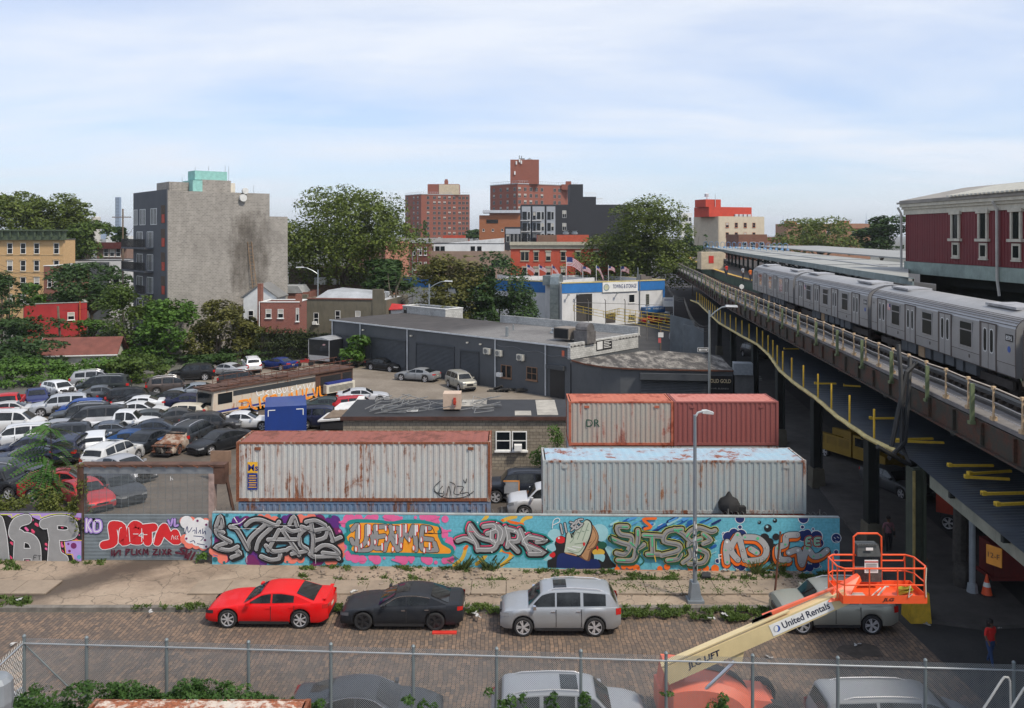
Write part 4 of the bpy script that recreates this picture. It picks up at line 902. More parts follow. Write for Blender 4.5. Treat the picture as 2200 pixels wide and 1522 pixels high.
b=MB(); b.prism([(17.0,73.75,1.0),(19.1,73.48,1.0),(19.1,73.48,3.35),(17.0,73.75,3.35)],(0,-.06,0)); sg=b.build('shop_sign',DARK,t)
t2=bld('entrance_kiosk','grey block kiosk with a ribbed steel top beside the dark shop sign','building',(19.3,73.4),(20.9,73.2),4,3.5,M((.11,.11,.11),.8),M((.3,.32,.34),.5,.5)); 
b=MB(); b.box(-.1,1.5,-.3,.9,3.5,4.5); b.build('ribbed_top',M((.30,.33,.36),.45,.5,.2,4),t2)
# --- cinder-block bunker with black roof in the yard
CBK=brick((.30,.26,.20),(.22,.185,.14),(.11,.095,.08),.42,.21,ms=.018,dirt=.85,dscale=.7)
Yb=56.2; t=bld('yard_office','low stained cinder-block office with black bitumen roof behind the containers','building',pt(737,Yb),pt(1222,Yb),5.6,3.45,CBK,M((.018,.018,.02),.7,0,.4,.8,.2,dirt=.3,name='bitumen'),parapet=False)
x0=pt(737,Yb)[0]
b=MB(); b.box(-.16,t['w']+.1,-.18,-.10,3.32,3.56); b.build('rusty_fascia',M((.07,.03,.022),.85,0,.4,2),t)
for px in(1081,1116): window(t,pt(px,Yb)[0]-x0,zz(966,Yb),.86,1.15,WHITE,'sash',blind=0)
b=MB(); b.cb((pt(1113,Yb)[0]-x0,-.25,zz(960,Yb)),.5,.45,.38); b.build('window_air_conditioner',WHITE,t)
PALE=M((.34,.32,.28),.8,0,.3,1.5,dirt=.5,name='pale_sheet')
b=MB(); b.box(12.9,14.3,.3,5.4,3.575,3.60); b.box(1.2+10.2,12.5,.2,1.6,3.575,3.60); b.box(7.6,9.4,3.2,5.5,3.575,3.60); b.build('pale_roof_patch',PALE,t)
b=MB(); b.box(5.9+.6,7.7,1.6,2.8,3.7,4.75); b.build('rooftop_unit',M((.50,.38,.29),.7,0,.15,2,dirt=.2,name='beige_casing'),t)
b=MB(); b.M=Matrix.Translation((7.3,1.5,4.2)); b.lathe([(.02,-.08),(.12,-.08),(.12,.08),(.02,.08)],8,axis='y'); b.M=None; b.box(7.22,7.38,1.5,1.58,3.9,4.5); b.build('red_gauge',M((.4,.04,.02),.5),t)
sc_pipe=M((.34,.34,.33),.5,.7,.3,4,name='bent_tube'); rs=random.Random(11)
fr_=thing('scrap_pile','tangle of bent grey metal frames and racks lying on the black roof','scrap',(pt(737,Yb)[0],Yb,3.57),group=None)
b=MB()
for k in range(42):
    cx=rs.uniform(1.2,6.2) if k<30 else rs.uniform(7.6,9.0); cy=rs.uniform(.6,4.6); a=rs.uniform(-.5,.9); l=rs.uniform(.8,2.1); hh=rs.uniform(.05,.6)
    b.tube([(cx,cy,hh*.3),(cx+l*math.cos(a),cy+l*math.sin(a)*.6,hh)],.035,4)
    if k%3==0: b.tube([(cx,cy,hh*.3),(cx+.1,cy+.8,.05+hh),(cx+l*math.cos(a),cy+l*math.sin(a)*.6+.7,.1)],.026,4)
b.build('tube_frame',sc_pipe,fr_)
b=MB()
for k in range(3): b.box(4.1+.0,4.8,.9+k*.25,.93+k*.25,.12,.15)
b.box(4.1,4.13,.9,1.5,.12,.15);b.box(4.8,4.83,.9,1.5,.12,.15); b.build('white_rack',WHITE,fr_)
# --- towing building, white with blue band
Yl=142.0; pl=(8.4,142.0); pr=(27.3,152.0); HT=7.55
WW=M((.60,.60,.60),.8,0,.12,.4,dirt=.25,name='white_render'); BB=M((.02,.15,.42),.6,0,.15,1,name='blue_band'); YT=M((.55,.45,.18),.7,name='yellow_edge')
t=bld('towing_depot','white towing depot with blue band, galvanised duct and sign above a yard door','building',pl,pr,22,HT,WW,M((.10,.095,.09),.9,0,.4,.3,dirt=.3),par_h=.7)
d_=Vector((pr[0]-pl[0],pr[1]-pl[1])).normalized()
def tx(px): k=(px-1100)/F; return (k*pl[1]-pl[0])/(d_.x-k*d_.y)
def tz(px,py): 
    x=tx(px); return HC-(py-YH)*(pl[1]+d_.y*x)/F
wd=t['w']
b=MB(); b.box(-.06,wd+.1,-.08,-.002,HT-1.75,HT-.12); b.box(wd+.002,wd+.1,-.002,12,HT-1.75,HT-.12); b.box(wd-.35,wd+.1,-.085,-.08,HT-3.4,HT-1.75); b.build('blue_band',BB,t)
b=MB(); b.box(-.1,wd+.15,-.14,.2,HT-.12,HT+.06); b.box(wd-.1,wd+.15,.2,14,HT-.12,HT+.06); b.build('yellow_coping',YT,t)
# left range (angled the other way)
pa=pt(856,166); pb=(6.6,146.5); t3=bld('towing_depot_wing','long white and blue wing of the towing depot behind the trees','building',pa,pb,16,HT-.02,WW,M((.10,.095,.09),.9,0,.4,.3,dirt=.3),par_h=.7)
b=MB(); b.box(-.06,t3['w'],-.08,-.002,HT-2.0,HT-.12); b.build('blue_band',BB,t3); b=MB(); b.box(-.1,t3['w'],-.14,.2,HT-.12,HT+.05); b.build('yellow_coping',YT,t3)
# corner between both
b=MB(); b.prism([(6.62,146.5,0),(8.38,142.1,0),(9.5,145,0),(7.5,149,0)],(0,0,HT-.05)); tag(b.build('duct_recess',WW),'narrow white recessed corner behind the galvanised duct of the depot','building')
dx0,dx1=tx(1238),tx(1272); b=MB(); b.box(dx0,dx1,-.03,0,.9,tz(1250,632)); od=b.build('loading_door',M((.016,.014,.013),.8),t)
b=MB()
for i in range(12): b.box(dx0,dx0+(dx1-dx0)*.62,-.06,-.035,1+i*.17,1.09+i*.17)
b.build('gate_slats',M((.13,.12,.11),.7,.3),od)
window(t,tx(1357),tz(1357,650),1.15,1.35,WHITE,'none',blind=0); window(t,tx(1391),tz(1391,654),.6,1.75,M((.3,.3,.25),.7),'bars',blind=0); window(t,tx(1357),tz(1357,688),1.3,.9,M((.55,.5,.35),.7),'bars',blind=0)
b=MB(); b.box(tx(1302),tx(1322),-.05,0,.4,2.0); b.build('cellar_door',M((.06,.05,.045),.9),t)
b=MB(); b.box(tx(1293.5),tx(1369),-.20,-.085,HT-1.85,HT-.15); sgn=b.build('sign_board',WHITE,t)
b=MB(); b.box(tx(1377),tx(1419),-1.3,-.01,tz(1400,671),tz(1400,659)); aw=b.build('blue_awning',M((.01,.09,.25),.5),t)
b=MB(); x=tx(1373.5); b.tube([(x,-.12,2.2),(x,-.12,HT+1.0)],.09,6); x=tx(1385); b.tube([(x,2,HT-.7),(x,2,HT+2.2)],.12,6); b.build('vent_pipe',STEEL,t)
b=MB()
for px in(1220,1240,1325): x=tx(px); b.bar((x,-.05,HT-2.2),(x-.25,-.6,HT-2.0),.1); b.cb((x-.3,-.7,HT-2.0),.35,.25,.2)
b.build('flood_light',STEEL,t)
b=MB(); b.box(tx(1392),tx(1402),2,3.4,HT-.7,HT+.9); b.box(tx(1402),tx(1415),2,3,HT-.7,HT+.5); b.build('roof_box',M((.14,.12,.11),.8),t)
du=thing('ventilation_duct','big galvanised square duct climbing the corner of the white depot','duct',(7.35,143.4,0),R(-20))
b=MB(); b.box(-.75,.75,-.75,.55,0,HT-.3); 
for i in range(6): b.box(-.8,.8,-.8,.6,i*1.3+.2,i*1.3+.28)
b.M=Matrix.Translation((.0,-.1,HT-.3)); b.prism([(-.75,-.65,0),(-.75,.65,0),(-.75,1.5,1.0),(-.75,1.3,1.7),(-.75,.6,1.75),(-.75,-.4,1.2)],(1.5,0,0)); b.M=None; b.box(-2.6,.6,1.0,2.6,HT-.6,HT+1.1)
b.build('duct_run',M((.30,.34,.34),.4,.7,.3,1.5,name='galvanised_duct'),du)
# --- red rowhouse row with cream cornice
Y=178; hh=zz(524,Y); t=bld('rowhouse','long orange-red brick rowhouse with ornate cream cornice behind the flags','building',pt(1097,Y),pt(1335,Y),14,hh,M((.44,.075,.04),.8,0,.12,.5,dirt=.12,name='red_painted_brick'),ROOFG)
x0=pt(1097,Y)[0]; CRM=M((.45,.42,.33),.8,0,.2,2,dirt=.3,name='cream_stone')
b=MB(); b.box(-.2,t['w']+.2,-.55,0,zz(527,Y),zz(521,Y)+.1); b.box(-.1,t['w'],-.25,0,zz(535,Y),zz(527,Y)-.01)
for i in range(60): b.box(i*.4,i*.4+.16,-.48,-.25,zz(529,Y),zz(527,Y)-.02)
b.build('cornice',CRM,t)
for px,wd_ in((1127.5,1.6),(1152,.9),(1178,.9),(1210,.9),(1242,.9),(1281,.9),(1314,.9)):
    window(t,pt(px,Y)[0]-x0,zz(560,Y),wd_,1.75,CRM,'pair' if wd_>1 else 'sash',CRM)
    window(t,pt(px,Y)[0]-x0,zz(594,Y),.9,1.75,CRM,'sash',CRM)
t=bld('building','brick and orange parapet house top behind the cream cornice','building',pt(1155,190),pt(1265,190),8,zz(505,190),M((.42,.08,.04),.8),ROOFG)
b=MB()
for px in(1217,1236): b.lathe([(.3,0),(.3,.8),(.7,.9),(.7,1.3),(.5,1.3),(.5,1.6),(.8,1.7)],10,c=(pt(px,190)[0]-pt(1155,190)[0],2,zz(512,190)))
b.build('roof_turbine',STEEL,t); b=MB(); b.box(-.01,4.3,-.05,0,zz(520,190),zz(505,190)); b.build('bare_brick',brick((.2,.1,.06),(.16,.08,.05),(.18,.12,.09)),t)
# --- tan block with white penthouse, dark red and salmon brick
Y=172; t=bld('building','tan stucco block with small dark windows left of the orange-red rowhouse','building',pt(924,Y),pt(1097,Y),12,zz(540,Y),M((.27,.19,.145),.85,0,.2,.3,dirt=.25,name='tan_stucco'),ROOFG)
x0=pt(924,Y)[0]
for px in(932,946,1062,1085,1072): window(t,pt(px,Y)[0]-x0,zz(572,Y),1.0,1.2,BLKM,'none',blind=0)
for px in(932,): window(t,pt(px,Y)[0]-x0,zz(592,Y),.9,.8,WHITE,'none')
Y=176; t=bld('building','white painted penthouse storey above the tan stucco block','building',pt(922,Y),pt(1083,Y),12,zz(524,Y),M((.62,.63,.63),.8,0,.15,.5,name='white_penthouse'),M((.35,.36,.37),.8),pm=BLKM)
for px in(927,940,951,1016,1030): window(t,pt(px,Y)[0]-pt(922,Y)[0],zz(538.5,Y),.75,.8,BLKM,'none',blind=0)
b=MB(); b.prism([(3,1,zz(524,Y)),(15.5,1,zz(524,Y)),(15.5,1,zz(512,Y))],(0,9,0)); b.build('sloped_parapet',M((.6,.61,.61),.8),t)
Y=168; t=bld('rowhouse','dark red brick three-storey house with narrow white windows','building',pt(880,Y),pt(921,Y),14,zz(523,Y),brick((.17,.04,.03),(.13,.03,.025),(.13,.06,.05),.25,.08,dirt=.1),M((.3,.31,.32),.8),pm=M((.3,.31,.33),.7))
for py in(548,580,606):
    for px in(891,903.5,914): window(t,pt(px,Y)[0]-pt(880,Y)[0],zz(py,Y),.45,1.5,WHITE,'sash')
b=MB(); b.tube([(1.7,-.9,2),(1.7,-.9,zz(535,Y))],.07,5); b.build('fire_escape_pole',STEEL,t)
t=bld('building','salmon brick wall of a house behind the right side of the large tree','building',pt(828,165),pt(879.5,168.2),16,zz(519,167),brick((.42,.17,.11),(.38,.15,.10),(.4,.25,.2),.3,.1,dirt=.15),ROOFG)
t=bld('building','pale low roofs with vents between the brick towers and the rowhouses','building',pt(840,230),pt(1000,230),12,zz(512,230),M((.36,.35,.34),.8,dirt=.2),M((.3,.12,.09),.8)); b=MB(); b.box(14,20,1,5,zz(512,230),zz(506,230)); b.build('rooftop_box',M((.4,.06,.03),.8),t)
# --- black and white modern block
Y=232; hb=zz(440,Y); BKW=M((.022,.024,.030),.7,0,.12,.3,name='black_render'); GP=M((.33,.35,.38),.7,0,.1,1,name='grey_panel')
t=bld('apartment_building','modern black block with pale grey balcony bays and a stepped black top','building',pt(1119,Y),pt(1356,Y),18,hb,BKW,ROOFG,par_h=.3)
X_=lambda px:pt(px,Y)[0]-pt(1119,Y)[0]
b=MB(); b.box(X_(1224),X_(1253),.5,8,hb,zz(396,Y)); b.box(X_(1253)+.01,X_(1281),.5,8,hb,zz(423,Y)); b.build('stair_tower',BKW,t)
b=MB()
for (a_,c_) in((1121,1140),(1144,1170),(1174,1193)): b.box(X_(a_),X_(c_),-.25,-.005,zz(512,Y),zz(444,Y))
b.build('grey_bay',GP,t)
for py in(472,496,519):
    for (a_,c_) in((1122,1132),(1133.5,1139),(1145,1151),(1152.5,1162),(1163,1169),(1176,1183),(1184,1190)):
        window(t,X_((a_+c_)/2),zz(py,Y),(X_(c_)-X_(a_))*.85,2.05,BLKM if a_ in(1122,1145,1176) else WHITE,'none',y=-.251,sill=False,blind=.15)
    for (a_,c_) in((1118,1139),(1143,1163)):
        b=MB(); b.box(X_(a_),X_(c_),-1.3,-.252,zz(py+2.6,Y)-.06,zz(py+1.4,Y)); o=b.build('balcony_slab',M((.5,.5,.5),.7),t)
        b=MB(); xx=X_(a_)
        while xx<X_(c_): b.box(xx,xx+.05,-1.28,-1.24,zz(py+1.3,Y),zz(py-6,Y)); xx+=.3
        b.build('balcony_railing',BLKM,o)
for py in(468,495): 
    for px in(1210.5,1214.5): window(t,X_(px),zz(py,Y),.45,1.9,WHITE,'none',sill=False,blind=1)
b=MB()
for i in range(16): xx=X_(1258+i*2.4); b.box(xx,xx+.06,.6,.66,zz(423 if i<11 else 437,Y),zz(415 if i<11 else 426,Y))
b.box(X_(1255),X_(1281),.6,.66,zz(415,Y),zz(414,Y)); b.box(X_(1281),X_(1296),.6,.66,zz(427,Y),zz(426,Y)); b.build('roof_railing',WHITE,t)
Y=226; t=bld('apartment_building','lower black balconied wing left of the modern black block','building',pt(1084,Y),pt(1120,Y),10,zz(488,Y),BKW,ROOFG)
for k in range(4): window(t,.9+k*1.05,zz(520,Y),.7,2.9,WHITE,'none',sill=False)
b=MB(); b.box(.3,4.2,-.15,-.005,zz(503,Y),zz(492,Y)); b.build('grey_bay',GP,t)
Y=290; t=bld('apartment_building','orange-brown brick block with rounded bays and a white canopy roof','building',pt(1029.5,Y),pt(1120,Y),20,zz(463,Y),brick((.33,.12,.05),(.29,.10,.04),(.3,.14,.08),.5,.15,dirt=.1),ROOFG)
b=MB(); b.box(1.2,14.2,-1,8,zz(458,Y),zz(452,Y)); b.build('canopy_roof',M((.5,.52,.56),.7),t); b=MB(); b.box(2.5,6.5,-.1,0,zz(480,Y),zz(472,Y)); b.build('roof_terrace',DARK,t)
b=MB(); b.box(3.5,14,-.05,6,zz(463,Y),zz(458.2,Y)); b.build('penthouse',M((.25,.1,.06),.8),t)
for k in range(3): window(t,1.5+k*3.2,zz(497,Y),.6,.7,WHITE,'none')
# --- brick housing towers
TB=brick((.27,.085,.055),(.24,.075,.05),(.25,.1,.07),1.2,.4,ms=.03,dirt=.12,dscale=.1)
WING=M((.10,.085,.08),.5,name='dull_frame')
def tower(label,px0,pxm,px1,Y,ytop,rows,colsL,colsR,dL,dR,grp,pent):
    """front corner at pxm"""
    c=pt(pxm,Y); l=pt(px0,Y+dL); r=pt(px1,Y+dR); h=zz(ytop,Y)
    t=thing('housing_tower',label,'building',(c[0],c[1],0),0,grp)
    Lp=Vector((l[0]-c[0],l[1]-c[1])); Rp=Vector((r[0]-c[0],r[1]-c[1]))
    b=MB(); b.prism([(0,0,0),(Rp.x,Rp.y,0),(Rp.x+Lp.x,Rp.y+Lp.y+12,0),(Lp.x,Lp.y,0)],(0,0,h)); b.build('wall',TB,t)
    b=MB(); hr=h+1.3
    for q0,q1 in((Vector((0,0)),Rp),(Vector((0,0)),Lp)):
        b.bar((q0.x,q0.y,h+.1),(q1.x,q1.y,h+.1),.5,.35); b.bar((q0.x,q0.y,hr),(q1.x,q1.y,hr),.10); n=int((q1-q0).length/1.2)
        for i in range(n): q=q0+(q1-q0)*i/n; b.box(q.x-.05,q.x+.05,q.y-.05,q.y+.05,h,hr)
    b.build('roof_railing',M((.42,.43,.44),.6),t)
    wm,pn,bl=winmesh(1.25,1.5,M((.34,.34,.33),.6,name='alu'),'pair',None,False)
    n=0
    for (V_,cols,flip) in((Rp,colsR,0),(Lp,colsL,1)):
        a=math.atan2(V_.y,V_.x) if not flip else math.atan2(-V_.y,-V_.x)
        nv=Vector((V_.y,-V_.x)).normalized()*(1 if not flip else -1)
        for py in rows:
            for u in cols:
                q=V_*u; z=zz(py,Y+q.y)
                if q.y>0: z=HC-(py-YH)*Y/F   # rows are level
                o=put('window',wm,t,(q.x+nv.x*.06,q.y+nv.y*.06,z),a); put('pane',pn,o); 
                if WR.random()<.35: put('blind',bl,o)
                n+=1
    return t,h,Lp,Rp
Y=455; rows=[428+11*i for i in range(9)]
t,h,Lp,Rp=tower('distant red-brown brick housing slab with cream rooftop box',870.5,905,1009,Y,418,rows,(.2,.45,.85),(.14,.27,.37,.48,.58,.68,.79,.87,.95),14,6,'brick housing towers',0)
b=MB(); b.box(3,20,4,14,h,zz(395,Y)); b.build('penthouse',TB,t); b=MB(); b.box(9.2,20.2,3.7,3.99,h,zz(396,Y)); b.build('cream_panel',M((.55,.46,.33),.8),t); b=MB(); b.box(12,14,5,7,zz(395,Y),zz(387,Y)); b.box(12.3,13.7,5.3,6.7,zz(387,Y),zz(384,Y)); b.build('chimney',TB,t)
Y=372; rows=[410+13.8*i for i in range(4)]
t,h,Lp,Rp=tower('distant brick housing tower with a tall windowless rooftop water tank tower',1053,1112,1242,Y,395,rows,(.1,.35,.6,.85),(.03,.12,.21,.30,.39,.6,.68,.85),16,18,'brick housing towers',0)
b=MB(); b.box(-3.2,9.5,3,14,h,zz(342,Y)); b.build('water_tank_tower',TB,t); b=MB(); b.box(.6,3.2,5,7,zz(342,Y),zz(338,Y)); b.tube([(.8,5,zz(342,Y)),(.8,5,zz(332,Y))],.2,5); b.tube([(1.8,5,zz(342,Y)),(1.8,5,zz(333,Y))],.2,5); b.lathe([(2.2,0),(.1,1.2)],8,c=(5.5,8,zz(342,Y))); b.build('roof_mast',STEEL,t)
b=MB(); 
for x,z in((-.8,2.5),(.6,3.5),(1.4,2.8),(-1.5,-2)): b.box(x,x+.6,2.6,2.99,zz(365,Y)+z,zz(365,Y)+z+1.5)
b.build('antenna_panel',WHITE,t); b=MB(); b.box(20,25,12,18,h-2,zz(393,Y)); b.box(22,24.4,12.5,14,zz(393,Y),zz(386,Y)); b.build('stair_bulkhead',TB,t)
# --- cream building with red rooftop, right
Y=272; t=bld('apartment_building','cream stucco building with orange-trimmed windows and bright red rooftop storey','building',pt(1543,Y-6),pt(1642,Y),14,zz(466,Y),M((.52,.45,.34),.8,0,.12,.5,dirt=.12,name='cream_stucco'),ROOFG)
ORT=M((.42,.13,.06),.8,name='terracotta_trim')
for py in(489,509.5,530,551):
    for px in(1555.5,1578,1600.5,1622.5): window(t,pt(px,Y)[0]-pt(1543,Y-6)[0],zz(py,Y),1.0,1.4,ORT,'sash',None)
RR=M((.48,.045,.02),.75,0,.15,.5,name='bright_red_render')
b=MB(); b.box(-2.4,13.6,1.5,10,zz(466,Y)-.1,zz(446,Y)); b.box(-3.4,2.2,1.8,8,zz(446,Y),zz(430,Y)); b.build('red_storey',RR,t)
b=MB(); 
for k in range(4): b.box(7+k*1.6,8.1+k*1.6,.9,1.4,zz(466,Y),zz(461,Y))
b.tube([(0,1.6,zz(465,Y)),(0,1.6,zz(419,Y))],.09,5); b.tube([(-1.5,4,zz(430,Y)),(-1.5,4,zz(418,Y))],.12,5); b.lathe([(.7,0),(.7,.9),(.1,1.2)],8,c=(-1.6,4,zz(424,Y))); b.build('rooftop_equipment',M((.5,.52,.54),.6),t)
sd_=bld('apartment_building','shorter side face of the cream building with terracotta window bands','building',pt(1517,Y+6),pt(1543,Y-6),.4,zz(466,Y)-.02,M((.52,.45,.34),.8,0,.12,.5,dirt=.12,name='cream_stucco'),ROOFG)
for py in(489,509.5,530):
    b=MB(); b.box(1.0,8.6,-.05,-.002,zz(py,Y),zz(py-13,Y)); b.build('terracotta_band',ORT,sd_)
    for x in(3,5.5,7.9): window(sd_,x,zz(py,Y)+.2,.7,1.3,WHITE,'sash',None,y=-.06)
for (lab,p0,p1,Y,yt,m,) in (('tall windowless white block far behind the round tree',1464,1487,420,458,WHITE),('low white house roof right of the white block',1488,1514,330,484,WHITE),
  ('brown brick depot with dark parapet behind the platform canopy',1587,1648,240,504,brick((.24,.10,.06),(.19,.08,.05),(.2,.12,.09),.4,.12)),
  ('long orange brick wall beyond the platform lamps',1648,1692,250,510,brick((.33,.15,.09),(.28,.12,.08),(.3,.18,.12),.4,.12)),
  ('orange brick school with dark red hipped roof between the right-hand trees',1690,1870,330,481,brick((.38,.20,.12),(.34,.17,.1),(.3,.18,.12),.4,.12))):
    t=bld('building',lab,'building',pt(p0,Y),pt(p1,Y),14,zz(yt,Y),m,ROOFG)
    for k in range(3): window(t,t['w']*(.2+.3*k),zz(yt,Y)-4,1.2,1.8,WHITE,'sash')
    if p0==1690:
        b=MB(); b.prism([(17,-.4,zz(493,Y)),(33,-.4,zz(493,Y)),(32,5,zz(482,Y)),(18,5,zz(482,Y))],(0,0,.3)); b.build('red_roof',M((.13,.025,.02),.8),t); b=MB(); b.box(0,3.5,-1,3,zz(481,Y),zz(475,Y)); b.box(23,26.5,5,9,zz(482,Y),zz(474,Y)); b.build('roof_bulkhead',ORT,t)
# --- far skyline, several kilometres away
SKYM=M((.20,.28,.40),.4,.2,.05,.01,name='far_glass'); SK2=M((.45,.42,.36),.7,0,.05,.01)
def sk(label,px,Y,ytop,wpx,m,steps=1,spire=0):
    t=thing('skyscraper',label,'building',(pt(px,Y)[0],Y,0),0,'far skyline towers'); w_=wpx*Y/F; h=zz(ytop,Y); b=MB()
    if steps==0: b.lathe([(w_/2,0),(w_/2,h*.97),(w_*.42,h)],16)
    else:
        for i in range(steps):
            k=1-.18*i; b.box(-w_/2*k,w_/2*k,-w_/2*k+.0,w_/2*k,h*(i/steps)*.9,h*(.9*(i+1)/steps if i<steps-1 else 1))
    b.build('tower_shaft',m,t)
    b=MB(); n=30
    for i in range(n): z=h*i/n; b.box(-w_*.51,w_*.51,-w_*.515,-w_*.505,z,z+h/n*.4)
    if steps==1: b.build('floor_band',GLASS,t)
    if spire: b=MB(); b.tube([(0,0,h),(0,0,h+spire)],[w_*.08,w_*.01],6); b.build('spire',m,t)
sk('slim blue glass skyscraper far away left of the grey block',254,2300,424,9,SKYM,1)
sk('round cream high-rise far behind the yellow apartment block trees',206,1700,466,19,SK2,0)
sk('pale blue clustered tower low on the left horizon',229,3000,490,10,SKYM,2)
sk('small hazy skyscraper with setbacks low on the horizon left',222,3400,497,16,SKYM,3)
sk('faint blue art deco tower with spire on the right horizon',1683,3300,478,7,SKYM,3,30)
sk('faint thin tower with a needle on the far right horizon',1861,3600,474,6,SKYM,3,50)
sk('low faint block cluster beside the faint deco tower',1677,3500,498,20,SKYM,2)
# ---------------------------------------------------------------- text
def text(par,name,s,h,mat,loc,rot=(PI/2,0,0),w_=None,shear=0,bold=0,align='LEFT',ext=.004,spacing=1.0):
    c=bpy.data.curves.new('text','FONT'); c.body=s; c.size=1; c.extrude=0; c.offset=bold; c.shear=shear; c.space_character=spacing; c.resolution_u=3
    o=bpy.data.objects.new('tmp',c); COL.objects.link(o); bpy.context.view_layer.update()
    me=bpy.data.meshes.new_from_object(o.evaluated_get(bpy.context.evaluated_depsgraph_get())); bpy.data.objects.remove(o); bpy.data.curves.remove(c)
    xs=[v.co.x for v in me.vertices]; ys=[v.co.y for v in me.vertices]
    if not xs: return None
    x0,x1,y0,y1=min(xs),max(xs),min(ys),max(ys); k=h/(y1-y0); kx=k if w_ is None else w_/(x1-x0)
    for v in me.vertices:
        v.co.x=(v.co.x-x0)*kx; v.co.y=(v.co.y-y0)*k
        if align=='CENTER': v.co.x-=(x1-x0)*kx/2
    me.materials.clear(); me.materials.append(mat); me.name=name
    q=put(name,me,par,loc); q.rotation_euler=rot; return q
# ---------------------------------------------------------------- containers
def container(label,x0,x1,y,z0,h,body,roofm,frame=None,depth=2.44,group='shipping containers stacked behind the mural wall',pitch=.28,name='shipping_container',boxes=True):
    t=thing(name,label,'container',(x0,y,z0),0,group); L=x1-x0; fr=frame or body
    b=MB(); prof=[]; x=.14
    while x<L-.14-pitch:
        for dx,dy in((0,.045),(.07,.045),(.105,.012),(.21,.012),(.245,.045)): prof.append((x+dx*pitch/.28,dy))
        x+=pitch
    prof.append((L-.12,.045))
    b.grid([[(px_,py_,.17) for px_,py_ in prof],[(px_,py_,h-.10) for px_,py_ in prof]])
    b.grid([[(px_,depth-py_,.17) for px_,py_ in prof],[(px_,depth-py_,h-.10) for px_,py_ in prof]],flip=True)
    b.build('corrugated_side',body,t)
    b=MB(); n=9
    for xe,s in((.03,1),(L-.03,-1)):
        rows=[[(xe+(.035*s if k%2 else 0),.1+(depth-.2)*k/(2*n),z) for k in range(2*n+1)] for z in(.15,h-.1)]
        b.grid(rows,flip=(s>0))
    b.build('end_wall',body,t)
    b=MB(); 
    for xx in(0,L-.14):
        for yy in(0,depth-.12): b.box(xx,xx+.14,yy,yy+.12,.0,h)
    for yy in(.004,depth-.085):
        b.box(.141,L-.141,yy,yy+.08,.02,.17); b.box(.141,L-.141,yy,yy+.06,h-.10,h-.004)
    for xx in(.004,L-.1): b.box(xx,xx+.09,.121,depth-.121,.02,.16); b.box(xx,xx+.08,.121,depth-.121,h-.1,h-.004)
    b.build('frame_rails',fr,t)
    b=MB(); nn=int(L/.19); rows=[[],[]]
    for k in range(nn+1):
        xx=.15+(L-.3)*k/nn
        for j,yy in enumerate((.065,depth-.065)): rows[j].append((xx,yy,h-.03+(.022 if k%2 else 0)))
    b.grid(rows); b.build('roof_sheet',roofm,t)
    if boxes:
        b=MB()
        for xx in(.9,L-1.1): b.box(xx,xx+.28,-.012,.0,h-.38,h-.24)
        b.build('vent_box',fr,t)
    return t
CW=rusty((.43,.445,.43),.43,True,1,(.17,.06,.025)); CWR=rusty((.22,.07,.05),.55,False,2,(.12,.035,.02)); CWF=rusty((.38,.36,.30),.9,True,3,(.16,.05,.02))
CB1=rusty((.31,.36,.37),.36,True,5,(.20,.08,.03)); CBR=rusty((.27,.41,.50),.46,False,6,(.17,.05,.025)); CBF=rusty((.34,.38,.38),.5,True,7,(.16,.05,.02))
CG=rusty((.36,.34,.30),.40,True,8,(.26,.10,.075)); CGR=rusty((.40,.12,.07),.55,False,9,(.22,.045,.02)); CRD=rusty((.25,.075,.068),.08,True,10,(.13,.02,.015)); CRR=rusty((.42,.16,.13),.5,False,11,(.24,.05,.03))
CBL=rusty((.13,.20,.30),.45,True,12,(.15,.06,.03)); COR=rusty((.36,.045,.02),.3,True,13,(.18,.03,.015))
xL=(506-1100)/44.9; xR=(1054-1100)/44.9
t1=container('white steel container streaked with rust, red-brown rusty roof, stacked left',xL,xR,40.62,2.80,2.86,CW,CWR,CWF)
container('blue steel container underneath the white rusty container',xL+.1,xR-.05,40.66,.0,2.78,CBL,CWR,CBL)
MSB=M((.02,.035,.20),.5,name='navy_sticker'); MSY=M((.70,.38,.02),.5,name='amber_sticker')
b=MB(); b.box(.55,1.03,-.006,-.001,2.86-1.47,2.86-.95,0); b.box(.55,1.03,-.006,-.001,2.86-2.28,2.86-1.50,1)
for k in range(6): b.box(.60+.03*(k%2),.98-.03*(k%2),-.010,-.0062,.68+k*.11,.72+k*.11,0)
b.build('lease_sticker',[MSY,MSB],t1); text(t1,'sticker_letters','Ms',.32,MSB,(.58,-.012,1.48),bold=.02)
INK=M((.02,.02,.022),.7,0,.2,5,name='black_spray')
def stroke(b,pts,wd,z0,conv,mi=0,rnd=True,step=.0003,cl=False):
    """ribbon along 2-D points on a wall; conv(x,z,out)->3-D"""
    P=[Vector(p) for p in pts]; n=len(P); L_=[];R_=[]
    for i in range(n):
        a=P[i]-P[i-1] if (i>0 or cl) else P[1]-P[0]; c=P[(i+1)%n]-P[i] if (i<n-1 or cl) else a
        a=a.normalized() if a.length>1e-9 else Vector((1,0)); c=c.normalized() if c.length>1e-9 else a
        m=(Vector((-a.y,a.x))+Vector((-c.y,c.x))); m=m.normalized() if m.length>1e-6 else Vector((-a.y,a.x))
        k=min(1.6,1/max(.3,m.dot(Vector((-a.y,a.x))))); L_.append(P[i]+m*wd/2*k); R_.append(P[i]-m*wd/2*k)
    for i in range(n if cl else n-1):
        j=(i+1)%n; b.poly([conv(*L_[i],z0),conv(*R_[i],z0),conv(*R_[j],z0),conv(*L_[j],z0)],mi)
    if rnd and not cl:
        for q in(P[0],P[-1]): b.poly([conv(q.x+wd/2*math.cos(t_*PI/5),q.y+wd/2*math.sin(t_*PI/5),z0+step) for t_ in range(10)],mi)
